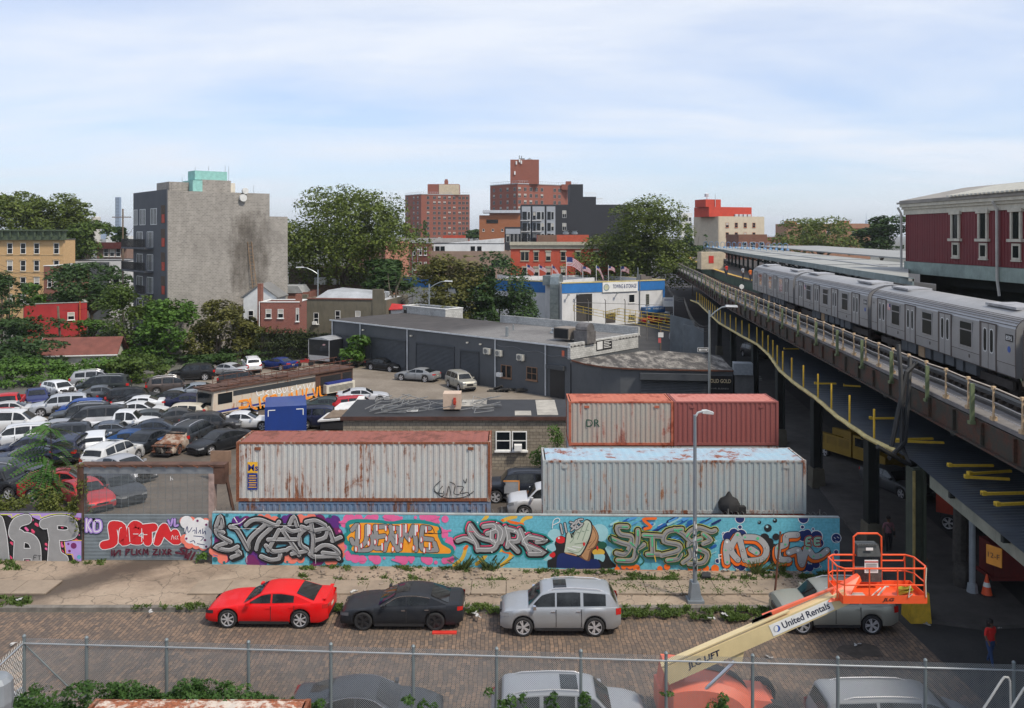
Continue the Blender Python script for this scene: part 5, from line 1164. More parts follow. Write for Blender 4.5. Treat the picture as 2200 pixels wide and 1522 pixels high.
def smooth(pts,n=5):
    P=[Vector(p) for p in pts]; out=[]
    for i in range(len(P)-1):
        p0=P[max(i-1,0)];p1=P[i];p2=P[i+1];p3=P[min(i+2,len(P)-1)]
        for k in range(n):
            t_=k/n; out.append(.5*((2*p1)+(p2-p0)*t_+(2*p0-5*p1+4*p2-p3)*t_*t_+(3*p1-p0-3*p2+p3)*t_**3))
    out.append(P[-1]); return out
def disc(b,x,z,r,out,conv,mi,n=14,ry=None): b.poly([conv(x+r*math.cos(2*PI*k/n),z+(ry or r)*math.sin(2*PI*k/n),out) for k in range(n)],mi)
cv=lambda x,z,o:(x,-.004-o,z)
b=MB()
for s in([(9.9,.75),(9.75,.55),(9.75,.3),(9.95,.3),(9.95,.5)],[(9.8,1.0),(9.5,.7),(9.6,.45),(9.9,.4)],[(10.1,.3),(10.2,.75),(10.3,.3)],[(10.25,.95),(10.5,.8),(10.45,.4),(10.7,.35)],[(10.6,.75),(10.9,.7),(10.75,.4),(11.1,.45),(11.2,.3)],[(10.9,1.05),(11.0,.9),(11.05,1.1)],[(9.5,.5),(10.0,.2),(10.9,.22),(11.4,.5)]): stroke(b,smooth(s),.035,0,cv)
b.build('spray_tag',INK,t1)
t2=container('long pale blue steel container with rust-pocked light blue roof',1.47,14.0,40.3,2.32,2.55,CB1,CBR,CBF)
container('orange-red container base visible as a strip above the mural wall',1.5,13.95,40.34,0,2.30,COR,COR,COR,boxes=False)
b=MB(); b.M=Matrix.Translation((1.47+8.8,40.1,2.72)); 
b.lathe([(.25,-.3),(.5,-.1),(.52,.15),(.40,.38),(.18,.5),(.05,.72)],7); b.M=None; b.cb((10.8,40.12,2.6),.5,.3,.3); tag(b.build('rubbish_bag',M((.012,.012,.013),.85),None,True),'black rubbish bag hanging on the rim of the pale blue container','bag')
t3=container('weathered grey-pink container with green letters in the upper back row',(1222-1100)/37.3,(1447-1100)/37.3,48.8,3.45,2.55,CG,CGR,CGR)
text(t3,'green_letters','DR',.42,M((.01,.07,.04),.7),(1.0,-.012,1.1))
container('dusty red container at the right end of the upper back row',(1448.5-1100)/37.3,(1673-1100)/37.3,48.8,3.45,2.55,CRD,CRR,CRD)
container('grey lower container under the grey-pink one',(1222-1100)/37.3,(1447-1100)/37.3,48.82,0,3.40,CB1,CBR,CBF,boxes=False)
container('grey lower container under the dusty red one',(1448.5-1100)/37.3,(1673-1100)/37.3,48.82,0,3.40,CB1,CBR,CBF,boxes=False)
# rusty foreground container roof at the very bottom
t4=container('rust-streaked white container roof poking up at the bottom frame edge',-11.4,-5.5,20.3,.25,2.65,CWR,rusty((.50,.46,.40),.72,True,21,(.22,.07,.03)),CWF,depth=2.9,group=None)
# ---------------------------------------------------------------- mural wall (flat block wall, painted)
WL=Vector((456,1213)); 
wa=G(456,1213,.14); wb=G(1804,1229,.14); wdir=Vector((wb.x-wa.x,wb.y-wa.y,0)); WLEN=wdir.length; wrz=math.atan2(wdir.y,wdir.x)
WH=zz(1103,wa.y)-.0
def on_wall(px,py,o=wa,rz=wrz):
    d=Vector((math.cos(rz),math.sin(rz))); k=(px-1100)/F; x=(k*o.y-o.x)/(d.x-k*d.y); Y=o.y+d.y*x; return Vector((x,zz(py,Y)))
TQ=brick((.13,.44,.55),(.122,.425,.53),(.095,.36,.45),1.2,.4,ms=.010,dirt=.22,dscale=1.3,bmp=.1)
mw=thing('mural_wall','long turquoise concrete wall covered in graffiti murals along the sidewalk','wall',(wa.x,wa.y,0),wrz)
zl,zr_=zz(1103,wa.y),zz(1114,wb.y)
b=MB(); b.prism([(0,0,0),(WLEN,0,0),(WLEN,0,zr_),(0,0,zl)],(0,.2,0)); b.build('wall_slab',TQ,mw)
b=MB(); b.prism([(0,-.01,zl+.002),(WLEN,-.01,zr_+.002),(WLEN,-.01,zr_+.05),(0,-.01,zl+.05)],(0,.22,0)); b.build('coping',M((.30,.33,.33),.8,0,.3,2),mw)
def PM(c,name='spray_paint'): return M(c,.65,0,.10,2.5,name=name)
C=dict(gray=PM((.27,.27,.27)),lg=PM((.40,.40,.40)),blk=PM((.012,.012,.014)),wht=PM((.72,.72,.72)),purple=PM((.11,.02,.20)),plum=PM((.16,.015,.11)),coral=PM((.80,.20,.14)),teal=PM((.01,.25,.24)),dteal=PM((.01,.14,.17)),
 pink=PM((.75,.13,.32)),orange=PM((.85,.33,.02)),red=PM((.60,.015,.02)),rose=PM((.75,.07,.16)),yel=PM((.68,.42,.05)),ora2=PM((.80,.14,.01)),blue=PM((.01,.10,.36)),sky=PM((.08,.30,.62)),navy=PM((.006,.02,.12)),green=PM((.09,.55,.25)),dgreen=PM((.01,.09,.05)),glove=PM((.46,.52,.42)),gsh=PM((.20,.27,.20)),skin=PM((.46,.25,.12)),skd=PM((.18,.08,.035)),lime=PM((.62,.66,.03)),gold=PM((.45,.38,.14)),lil=PM((.42,.28,.62)),tq=TQ,
 lbl=PM((.30,.55,.60)))
class Mural:
    def __init__(s,name,Z,par,conv2,fn=on_wall):
        s.b=MB(); s.name=name; s.Z=Z; s.par=par; s.mats=[]; s.conv=conv2; s.fn=fn; s.lay=.002
    def mi(s,c):
        m=C[c]
        if m not in s.mats: s.mats.append(m)
        return s.mats.index(m)
    def p(s,pt_): zx,zy,k=s.Z; return s.fn(zx+pt_[0]/k,zy+pt_[1]/k)
    def up(s,d=.0012): s.lay+=d
    def poly(s,c,pts,sm_=0):
        P=[s.p(q) for q in pts]
        if sm_: P=smooth(P+[P[0]],4)[:-1]
        s.b.poly([s.conv(q.x,q.y,s.lay) for q in P][::-1],s.mi(c)); s.up(.0006)
    def st(s,c,pts,wpx,sm_=True,cl=False):
        P=[s.p(q) for q in pts]; wd=wpx/s.Z[2]/45.5
        if sm_: P=smooth(P,4)
        stroke(s.b,P,wd,s.lay,s.conv,s.mi(c),True,.0003,cl); s.up(.0006)
    def dot(s,c,x,y,r,ry=None):
        q=s.p((x,y)); k=s.Z[2]*45.5; disc(s.b,q.x,q.y,r/k,s.lay,s.conv,s.mi(c),14,ry/k if ry else None); s.up(.0004)
    def letters(s,strokes,w_,layers,hl=None):
        for c,ex in layers:
            for p_ in strokes: s.st(c,p_,w_+ex)
        if hl:
            for p_ in strokes: s.st(hl[0],[(x-w_*.22,y-w_*.25) for x,y in p_],hl[1])
    def cloud(s,c,pts,r,seed=1,jit=.35):
        rr=random.Random(seed)
        for x,y in pts: s.dot(c,x+rr.uniform(-1,1)*r*jit,y+rr.uniform(-1,1)*r*jit,r*rr.uniform(.7,1.25))
    def done(s): return s.b.build(s.name,s.mats,s.par)
cw=lambda x,z,o:(x,-.001-o,min(max(z,.015),(zl+(zr_-zl)*x/WLEN if x>0 else LH if 'LH' in globals() else zl)-.005))
Z2=(450,1080,3.93)
# first piece: grey wildstyle letters M A C E
m=Mural('graffiti_piece',Z2,mw,cw)
m.cloud('purple',[(60,290),(90,370),(230,170),(300,150),(380,450),(430,480),(640,150),(700,140),(1010,160),(1050,200),(1060,240),(50,240),(1040,150)],48,2)
m.cloud('plum',[(90,330),(130,390),(330,140),(390,500),(340,490),(900,150),(930,140),(1010,230),(1080,280),(920,470),(880,480),(120,455)],46,3)
m.cloud('coral',[(40,420),(70,450),(100,465),(440,130),(500,140),(540,150),(760,140),(800,150),(850,140),(650,480),(700,480),(760,475),(1080,350),(1100,390),(1110,440),(1060,490),(1020,490)],40,4)
for x,y,r in((262,122,12),(590,112,16),(1020,116,14),(840,140,10),(50,478,22),(125,505,12),(658,500,10),(860,500,14),(1125,490,13),(1105,190,9),(40,280,10),(150,104,14),(395,96,12),(730,98,14)): m.dot('dteal',x,y,r)
ML=[[(60,200),(95,115),(110,200),(70,210)],[(120,250),(60,235),(90,280),(180,330)],[(180,200),(240,230),(330,390)],[(330,390),(350,300),(470,190)],[(310,190),(360,150),(440,145),(560,190),(590,160)],[(470,180),(530,200),(430,300),(400,390)],[(140,340),(60,375),(170,400),(240,370)],[(230,400),(260,430),(190,460)],
 [(590,230),(500,400)],[(620,230),(740,400)],[(500,310),(740,310)],[(480,360),(540,410),(640,400)],[(440,450),(520,480),(590,470),(600,430)],[(680,180),(715,120),(740,190)],[(640,210),(700,240),(760,230)],
 [(840,210),(770,260),(770,350),(830,400),(700,430)],[(780,200),(860,230),(930,240)],[(860,160),(880,300),(870,420)],[(860,240),(990,215)],[(890,320),(980,290),(1010,220),(1050,320)],[(900,400),(960,360),(1040,370),(1090,430),(960,420)],[(1040,320),(1110,290)],[(820,160),(900,150),(980,190)],[(850,430),(900,455),(1060,450),(1095,470)],[(650,400),(700,380),(760,440)]]
m.letters(ML,30,[('blk',36)]); 
for p_ in ML: m.st('blk',[(x+12,y+16) for x,y in p_],52)
m.letters(ML,28,[('wht',7),('gray',0)])
for p_ in ML: m.st('blk',[(x+14,y+12) for x,y in p_],4)
for s_ in([(180,215),(430,215)],[(560,190),(720,190)],[(540,312),(740,314)],[(320,420),(322,500)],[(900,430),(902,510)]): m.st('wht',s_,3,False)
m.st('wht',[(200,180),(260,170),(310,130)],7); m.st('wht',[(215,120),(240,160)],8); m.st('blue',[(40,435),(75,445)],6); m.done()
# second piece: dripping bubble letters
m=Mural('graffiti_piece',Z2,mw,cw)
m.cloud('pink',[(1130,170),(1170,150),(1200,125),(1250,140),(1340,140),(1390,130),(1500,130),(1540,120),(1590,140),(1800,130),(1850,125),(1900,150),(1940,230),(1980,260),(1160,420),(1180,460),(1230,480),(1290,490),(1380,470),(1420,490),(1600,480),(1650,490),(1700,475),(1830,480),(1860,490),(1990,480),(2020,470),(2020,330),(2040,380),(1130,380)],34,6)
for x,y,r in((1990,140,30),(1620,130,14),(1740,125,14),(1935,165,12),(1912,505,16),(1705,500,14),(1478,470,11),(2008,292,9),(1100,240,12),(1105,325,10)): m.dot('pink',x,y,r)
for s_ in([(1100,165),(1160,165)],[(1320,130),(1290,150)],[(1470,120),(1530,140)],[(1880,140),(1940,120)],[(1950,250),(2035,235)],[(1280,490),(1325,480)],[(1545,480),(1620,505)]): m.st('pink',s_,16)
out=[(1200,250),(1180,190),(1240,170),(1400,175),(1540,190),(1640,175),(1800,180),(1920,215),(1930,290),(1960,350),(2030,390),(2020,430),(1900,430),(1700,420),(1500,415),(1300,410),(1210,400),(1210,340),(1170,320),(1160,290)]
m.st('teal',out+[out[0],out[1]],62); m.poly('teal',out)
m.st('orange',[(1240,190),(1400,190),(1560,200),(1780,195),(1920,220)],36); m.st('orange',[(1220,390),(1400,400),(1600,400),(1800,405),(2020,410)],40); m.poly('orange',out)
for x in(1940,1880): m.st('blk',[(x,205),(x+15,260),(x-90,255)],6)
WLT=[[(1205,230),(1250,190),(1250,300),(1240,400)],[(1240,390),(1320,330),(1330,200)],[(1330,200),(1380,300),(1360,390),(1260,400)],[(1200,310),(1215,345)],[(1400,200),(1410,300),(1400,380),(1470,380)],[(1400,205),(1490,200)],[(1410,290),(1480,280)],[(1530,200),(1540,260),(1500,330),(1480,400)],[(1540,215),(1600,220),(1590,280),(1540,290),(1590,400)],[(1640,200),(1620,300),(1610,390)],[(1640,200),(1680,300),(1720,200)],[(1720,200),(1740,300),(1745,400)],[(1800,210),(1790,300),(1800,390),(1900,400)],[(1800,205),(1860,215)],[(1800,300),(1880,310)],[(1900,340),(1920,400)]]
m.letters(WLT,36,[('blk',10),('gray',0)])
for x,y,l in((1265,190,110),(1340,185,90),(1355,190,70),(1415,190,40),(1490,200,30),(1560,200,30),(1615,190,90),(1660,185,60),(1740,190,80),(1755,190,50),(1830,205,40),(1580,270,70),(1460,345,50),(1860,340,50)):
    m.st('red',[(x+6,y),(x+6,y+l)],19); m.st('wht',[(x,y),(x,y+l)],13)
for x,y in((1240,390),(1285,360),(1345,340),(1400,330),(1495,300),(1550,390),(1620,360),(1690,310),(1725,380),(1815,400),(1790,310)): m.dot('red',x+3,y,12,26); m.dot('wht',x,y,8,20)
m.done()
# third piece
Z3=(950,1080,3.93); m=Mural('graffiti_piece',Z3,mw,cw)
for s_ in([(310,200),(350,150),(380,115)],[(490,170),(540,140),(620,120)],[(660,190),(690,140),(750,120)],[(100,530),(170,470),(200,380)],[(290,520),(350,470),(380,420)],[(500,530),(570,470),(580,420)],[(380,430),(520,400),(600,440)]): m.st('yel',s_,30)
for s_ in([(490,170),(510,150)],[(190,390),(210,370)],[(370,440),(400,420)],[(520,410),(590,430)],[(560,160),(680,185)]): m.st('ora2',s_,24)
DL=[[(240,190),(230,250),(290,350),(300,400)],[(240,190),(320,290),(450,330),(430,390),(300,395)],[(130,320),(200,300),(270,330)],[(350,200),(440,190),(460,230),(380,260)],[(420,240),(420,320),(470,340),(480,250),(430,230)],[(540,210),(560,300),(550,370)],[(540,220),(640,250),(640,320),(570,330),(640,410)],[(660,230),(700,330),(740,410)],[(740,280),(690,340),(850,420),(740,430)],[(740,290),(800,300),(860,320),(800,330)],[(480,200),(520,250),(500,330)]]
m.letters(DL,42,[('teal',58)]); m.letters(DL,42,[('blk',34)])
for p_ in DL[:]: m.st('rose',[(x-10,y-12) for x,y in p_],44)
m.letters(DL,40,[('blk',12),('gray',0)],('wht',4))
for x,y in((300,165),(460,165),(610,240),(885,310),(880,390),(420,415),(700,250)): m.dot('wht',x,y,6)
m.st('rose',[(225,240),(270,245)],6); m.done()
# praying hands with numbers
m=Mural('graffiti_piece',Z3,mw,cw)
m.cloud('lbl',[(960,300),(940,400),(900,450),(1350,300),(1400,400),(1340,250)],60,7)
m.poly('blk',[(890,550),(890,490),(930,470),(900,430),(960,400),(950,340),(1000,280),(1060,300),(1200,300),(1340,330),(1380,400),(1420,480),(1430,555)],1)
for x,y,rx,ry in((1000,315,42,30),(930,440,26,24)): m.dot('red',x,y,rx,ry)
m.dot('yel',1320,420,52,30); m.poly('lbl',[(1280,440),(1370,440),(1360,500),(1320,480),(1290,495)],1); m.dot('dgreen',1350,360,40,30); m.dot('red',1310,385,8,20); m.dot('wht',985,300,8)
m.poly('navy',[(965,550),(975,450),(1040,425),(1140,460),(1250,480),(1310,480),(1310,560)],1)
m.poly('skd',[(1170,450),(1200,330),(1245,200),(1275,190),(1322,280),(1305,360),(1260,420),(1240,495),(1160,460)],1)
m.poly('skin',[(1180,440),(1215,350),(1255,210),(1275,200),(1312,280),(1290,360),(1245,410),(1225,485),(1180,455)],1)
for s_ in([(1270,210),(1300,290),(1240,380)],[(1215,360),(1260,330)],[(1230,400),(1280,380)]): m.st('skd',s_,5)
m.poly('blk',[(1020,425),(1035,320),(1050,240),(1090,260),(1170,190),(1215,140),(1262,165),(1268,230),(1240,330),(1170,450),(1090,440)],1)
m.poly('glove',[(1030,420),(1045,330),(1056,250),(1080,262),(1095,300),(1140,210),(1175,195),(1212,150),(1250,168),(1258,228),(1230,320),(1165,440),(1100,425)],1)
for s_ in([(1100,300),(1150,215)],[(1140,310),(1195,180)],[(1185,320),(1235,175)],[(1060,400),(1150,420),(1220,330)],[(1090,260),(1110,300),(1080,340)],[(1120,350),(1200,340)],[(1140,250),(1160,255)],[(1180,240),(1200,245)],[(1215,230),(1235,235)]): m.st('gsh',s_,6)
for s_ in([(1060,380),(1130,400)],[(1100,370),(1170,380)]): m.st('wht',s_,7)
m.dot('red',1198,350,10,16); m.st('skin',[(1045,425),(1130,445)],12)
D5=[[(1000,185),(1015,260)],[(1035,175),(1050,250)],[(1080,165),(1110,175),(1090,200),(1115,210),(1090,235)],[(1135,150),(1120,175),(1150,210),(1125,220),(1130,180),(1150,160)],[(1185,140),(1150,145),(1165,175),(1185,180),(1160,205)]]
m.letters(D5,9,[('blk',15),('lg',4)]); m.st('wht',[(930,215),(940,150),(980,130),(990,160),(930,190)],6); m.done()
# green-grey wildstyle on blue sky
m=Mural('graffiti_piece',Z3,mw,cw); rr=random.Random(9)
for i in range(90):
    x=rr.uniform(1400,2330); y=rr.uniform(120,300) if x<2100 else rr.uniform(120,420); l=rr.uniform(20,70); m.st(rr.choice(['blue','blue','sky','sky','navy','lbl','wht' if i%3==0 else 'sky']),[(x,y+l*.5),(x+l,y)],rr.uniform(8,24),False)
m.st('ora2',[(1800,130),(1700,140),(1760,200),(1710,220)],24); 
m.cloud('ora2',[(1480,555),(1530,540),(1580,530),(1640,550),(1840,550),(1900,545),(2100,550),(2160,545),(2230,550),(2300,555)],30,8,.2)
m.st('ora2',[(1450,572),(2330,580)],18,False)
for x,y,l in((1510,390,120),(1470,460,80),(2180,430,110)): m.st('ora2',[(x,y),(x+4,y+l)],9)
SL=[[(1560,200),(1480,200),(1500,260),(1590,280),(1600,330)],[(1430,300),(1500,330),(1580,360),(1540,430),(1470,420)],[(1480,480),(1600,480),(1640,420)],[(1650,230),(1650,310),(1620,460)],[(1590,330),(1640,380),(1700,350)],[(1700,270),(1850,280)],[(1770,290),(1775,430)],[(1730,430),(1830,430)],[(2020,220),(1900,240),(1870,320),(1990,350),(1990,400),(1850,440)],[(1960,220),(2030,260),(2100,330)],[(2060,280),(2100,230),(2170,210),(2260,240),(2300,230)],[(2180,300),(2080,340),(2100,440),(2030,500)],[(2130,380),(2230,420),(2200,500),(2080,510)],[(2200,260),(2260,310),(2200,340)],[(1900,480),(1980,470),(2010,430)]]
m.letters(SL,40,[('lime',30),('blk',24)])
for p_ in SL: m.st('dgreen',[(x+10,y+24) for x,y in p_],40)
m.letters(SL,34,[('blk',14),('gold',8),('gray',0)])
for i,p_ in enumerate(SL): m.st('green',[p_[0],((p_[0][0]+p_[1][0])/2,(p_[0][1]+p_[1][1])/2)],12); m.st('blk',[(x+6,y+4) for x,y in p_],3)
for s_ in([(1690,320),(1640,400),(1700,480),(1670,520)],[(2180,330),(2040,390),(1990,450)],[(1420,260),(1440,330),(1560,400)]): m.st('dgreen',s_,12)
m.st('yel',[(1790,440),(1800,490)],8)
m.letters([[(2330,430),(2335,490)],[(2330,435),(2350,430)],[(2332,460),(2348,458)]],6,[('wht',2)]); m.done()
# orange and grey K D G E E with bubbles
Z4=(1450,1080,3.93); m=Mural('graffiti_piece',Z4,mw,cw)
for x,y,r in((549,135,42),(549,208,20),(414,266,18),(360,494,22),(1085,132,46),(1076,207,18),(1166,224,13),(1362,300,42),(1361,418,22),(582,541,14),(1230,543,11)): m.dot('wht',x,y,r); m.dot('navy',x,y,r-5)
for x,y,r in((713,168,15),(845,152,18),(785,215,32),(813,545,24)): m.dot('blk',x,y,r); m.dot('lbl',x-r*.25,y-r*.35,r*.35)
m.cloud('wht',[(450,290),(500,260),(560,270),(1080,280),(1120,260),(1190,290),(1220,340),(520,520),(560,530),(1080,530),(1140,550),(1190,520)],46,12,.1); m.cloud('navy',[(450,290),(500,260),(560,270),(1080,280),(1120,260),(1190,290),(1220,340),(520,520),(560,530),(1080,530),(1140,550),(1190,520)],41,12,.1)
m.cloud('blk',[(800,330),(820,380),(830,440),(790,470),(760,300),(850,300),(850,480)],34,13)
KL=[[(440,330),(430,400),(440,500)],[(530,270),(470,390),(530,480)],[(540,290),(570,400),(590,480)],[(590,290),(700,300),(770,380),(740,470),(620,490)],[(640,390),(690,420)],[(1030,270),(940,280),(930,350),(870,380),(880,470),(960,480)],[(960,420),(1040,400),(1060,500)],[(1110,380),(1070,520)],[(1130,400),(1170,450),(1230,440),(1280,400)]]
for p_ in KL: m.st('blk',[(x-8,y+18) for x,y in p_],84)
for p_ in KL: m.st('ora2',[(x-8,y+18) for x,y in p_],72)
m.letters(KL,46,[('blk',12),('lg',2)])
rr=random.Random(4)
for p_ in KL:
    for q in p_: 
        c_=rr.choice(['green','wht','gray','green']); m.dot(c_,q[0]+rr.uniform(-6,6),q[1],rr.uniform(7,13)); 
        if c_=='gray': m.dot('wht',q[0],q[1],4)
E2=[[(1140,290),(1110,300),(1105,350),(1135,355)],[(1108,322),(1130,322)],[(1220,295),(1180,300),(1180,350),(1215,350)],[(1180,322),(1210,322)]]
m.letters(E2,12,[('ora2',22),('blk',16),('lg',6)]); m.letters(E2,6,[('green',0)])
m.letters([[(1340,290),(1350,300)],[(1365,285),(1380,295)],[(1350,320),(1375,325)]],5,[('wht',0)]); m.done()
# ---------------------------------------------------------------- left wall piece and rolling gate
la=G(-240,1200,.14); lb=G(176,1206,.14); lw_=thing('graffiti_wall','left wall with big grey outlined letters on pink and black, vines on top','wall',(la.x,la.y,0),math.atan2(lb.y-la.y,lb.x-la.x)); LL=math.hypot(lb.x-la.x,lb.y-la.y); LH=zz(1103,lb.y)
b=MB(); b.box(0,LL,0,.2,0,LH); b.build('wall_slab',M((.12,.13,.13),.8,0,.3,1,dirt=.3,name='painted_block'),lw_)
ow=lambda px,py:on_wall(px,py,la,math.atan2(lb.y-la.y,lb.x-la.x))
Z1=(0,960,3.93); m=Mural('graffiti_piece',Z1,lw_,cw,ow)
m.poly('blk',[(-300,580),(690,580),(690,965),(-300,965)]); rr=random.Random(3)
for i in range(46):
    x=rr.choice([rr.uniform(20,110),rr.uniform(270,330),rr.uniform(60,120),rr.uniform(380,440),rr.uniform(600,690),rr.uniform(480,530),rr.uniform(200,280)]); y=rr.uniform(590,950); m.st('rose' if i%3 else 'pink',[(x,y),(x+rr.uniform(10,30),y+rr.uniform(5,25))],rr.uniform(12,26))
m.poly('lil',[(545,790),(690,790),(690,965),(630,965),(600,900),(560,900)]); m.dot('plum',625,835,26); m.dot('plum',580,820,10); m.dot('plum',590,880,12); m.dot('tq',670,930,18); m.st('yel',[(545,790),(690,790)],7,False); m.st('yel',[(545,790),(560,905),(615,908),(628,965)],7,False)
m.poly('lil',[(-300,560),(690,560),(690,600),(600,590),(450,575),(340,620),(250,580),(100,600),(60,575),(-300,575)]); m.st('lime',[(-300,572),(100,572),(105,600),(150,572),(340,574),(350,600),(430,572),(520,566),(600,574),(660,620)],7,False)
S1=[[(230,610),(150,640),(120,720),(150,760),(250,770),(300,830),(310,960)],[(170,740),(160,960)],[(170,900),(300,900)]]
S2=[[(380,650),(500,620),(600,640),(620,720),(560,745),(480,740)],[(440,640),(460,760),(480,900),(540,950)],[(460,800),(450,960)]]
S0=[[(-10,620),(20,760),(40,960)],[(-60,600),(-80,960)]]
for S_ in(S0,S1,S2): m.letters(S_,84,[('blk',22),('wht',10),('gray',0)])
m.letters([[(290,950),(292,915),(315,915)],[(292,932),(308,932)],[(325,918),(350,918)],[(337,918),(337,950)],[(360,950),(360,920),(378,928),(362,938),(380,950)]],5,[('blk',0)]); m.done()
# gate
GY=la.y-.25; gz=lambda py:zz(py,GY); gX=lambda px:pt(px,GY)[0]
gt=thing('rolling_gate','steel rolling yard gate, see-through slats above, red bubble graffiti below','gate',(0,GY,0))
GS=M((.22,.25,.26),.5,.5,.2,1.5,dirt=.35,name='gate_slat'); RS=M((.09,.045,.03),.85,.1,.5,1.5,.2,name='rusted_steel')
xa,xb=gX(181),gX(450); b=MB(); z=.16; zt_=gz(1105)
while z<zt_: b.prism([(xa,0,z),(xa,-.022,z+.03),(xa,0,z+.062)],(xb-xa,0,0)); b.poly([(xa,.004,z),(xb,.004,z),(xb,.004,z+.066),(xa,.004,z+.066)]); z+=.066
b.build('solid_curtain',GS,gt)
b=MB(); z=zt_+.03
while z<gz(1012): b.box(xa,xb,-.006,.003,z,z+.013); z+=.062
x=xa
while x<xb: b.box(x,x+.012,-.006,.002,zt_,gz(1012)); x+=.35
b.build('open_grille',GS,gt)
b=MB(); b.box(gX(170),gX(484),-.08,.5,gz(1003),gz(998)); b.build('rusty_top_plate',RS,gt)
b=MB(); b.box(gX(176),gX(476),-.02,.42,gz(1018),gz(1003.5)); b.build('housing_beam',M((.24,.26,.28),.5,.5,.25,1.5,dirt=.4,name='beam_steel'),gt)
b=MB(); 
for k in range(9): x=gX(185+k*33); b.bar((x,-.10,gz(999)),(x+.25,-.10,gz(1004)),.04)
b.build('bracket',RUST,gt)
b=MB(); b.box(gX(167),gX(180),-.06,.3,0,gz(1000)); b.build('post',RS,gt); b=MB(); b.box(gX(449),gX(461),-.06,.3,0,gz(1018)); b.build('post',M((.34,.25,.22),.8,0,.5,2,dirt=.6,name='peeling_post'),gt)
b=MB(); b.box(gX(459),gX(484),-.05,.5,gz(1040),gz(1003.5)); b.bar((gX(482),.3,gz(1030)),(gX(506),.9,.2),.12); b.build('brace',RS,gt)
o2=Vector((0,GY,0)); og=lambda px,py:Vector((gX(px),gz(py)))
cg=lambda x,z,o:(x,-.03-o,z)
m=Mural('graffiti_piece',Z1,gt,cg,og)
NL=[[(880,830),(960,800),(950,680),(960,660)],[(960,660),(1030,680),(1040,790),(1080,790)],[(1150,720),(1180,680),(1140,660),(1110,700),(1120,780),(1180,790)],[(1215,690),(1300,680)],[(1250,700),(1250,800)],[(1380,690),(1330,800)],[(1390,680),(1420,740),(1480,790)],[(1480,730),(1500,790)]]
m.letters(NL,66,[('wht',20),('red',6)])
for s_ in([(1000,800),(1010,700),(1030,680)],[(1090,680),(1100,800)],[(1200,690),(1200,800)],[(1320,720),(1300,810)],[(1130,735),(1170,735)],[(1215,740),(1245,740)]): m.st('wht',s_,6)
m.letters([[(1450,780),(1460,745),(1472,780)],[(1490,750),(1480,765),(1492,780)],[(1507,750),(1498,765),(1508,780)]],3,[('wht',1)])
KB=[[(735,610),(735,710)],[(770,615),(745,660),(775,715)],[(800,620),(800,710),(850,700),(850,630),(800,620)]]
m.letters(KB,26,[('navy',14),('lil',4)]); m.letters(KB,8,[('wht',0)])
m.letters([[(1425,620),(1445,660),(1460,610)],[(1480,610),(1480,665),(1505,660)]],16,[('navy',10),('lil',2)])
m.cloud('coral',[(1560,625),(1620,620),(1680,625),(1740,640),(1570,780),(1600,820),(1660,830),(1720,840)],36,14,.1)
m.cloud('wht',[(1575,640),(1620,650),(1680,650),(1735,660),(1600,700),(1660,710),(1730,730),(1610,770),(1670,790),(1730,800),(1640,740),(1700,770)],50,15,.1)
for s_ in([(1570,720),(1585,670),(1595,720),(1625,680)],[(1630,710),(1650,700),(1650,730)],[(1662,680),(1664,730)],[(1680,725),(1695,700),(1698,730)],[(1715,690),(1716,730),(1735,710),(1740,735)],[(1640,750),(1720,760),(1700,790)],[(1610,800),(1640,790),(1650,810)],[(1670,815),(1730,825)]): m.st('navy',s_,6)
for x,y in((1672,622),(1745,655),(1735,785),(1578,772),(1745,840)): m.dot('plum',x,y,10)
C['wine']=PM((.09,.01,.025))
for s_ in([(950,870),(950,915)],[(970,870),(972,915),(990,890),(1010,870)],[(1020,870),(1020,910)],[(1070,860),(1070,910)],[(1070,860),(1100,865),(1075,885)],[(1120,860),(1120,905),(1145,905)],[(1160,865),(1160,905)],[(1195,865),(1175,880),(1195,905)],[(1215,905),(1220,860),(1240,890),(1250,860),(1255,905)],[(1300,865),(1330,865),(1300,905),(1335,905)],[(1355,865),(1355,905)],[(1380,865),(1405,905)],[(1405,865),(1380,905)],[(1425,905),(1428,865),(1448,875),(1430,890),(1450,905)]): m.st('wine',s_,13)
m.letters([[(1490,890),(1560,900),(1530,860),(1580,860),(1570,930),(1600,900)],[(1620,880),(1590,940)],[(1650,890),(1620,945)]],12,[('wine',6)])
m.st('wht',[(1445,250),(1447,280)],5); m.st('wht',[(1465,275),(1455,262)],4); m.done()
# ---------------------------------------------------------------- coiled razor wire behind the wall top
rz=thing('razor_wire','coils of razor wire along the back of the mural wall top','wire',(wa.x,wa.y+.25,zl),wrz)
b=MB(); pts=[]
n=1300
for i in range(n): x=WLEN*.985*i/n; a=i*.55; pts.append((x,.05+.16*math.cos(a),.02+.16*math.sin(a)+ (zr_-zl)*x/WLEN))
b.tube(pts,.006,3); 
for k in range(14): x=1+k*2.1; b.box(x-.02,x+.02,0,.04,-.6,.35)
b.build('wire_coil',M((.22,.22,.21),.5,.6,.2,5,name='wire_steel'),rz)
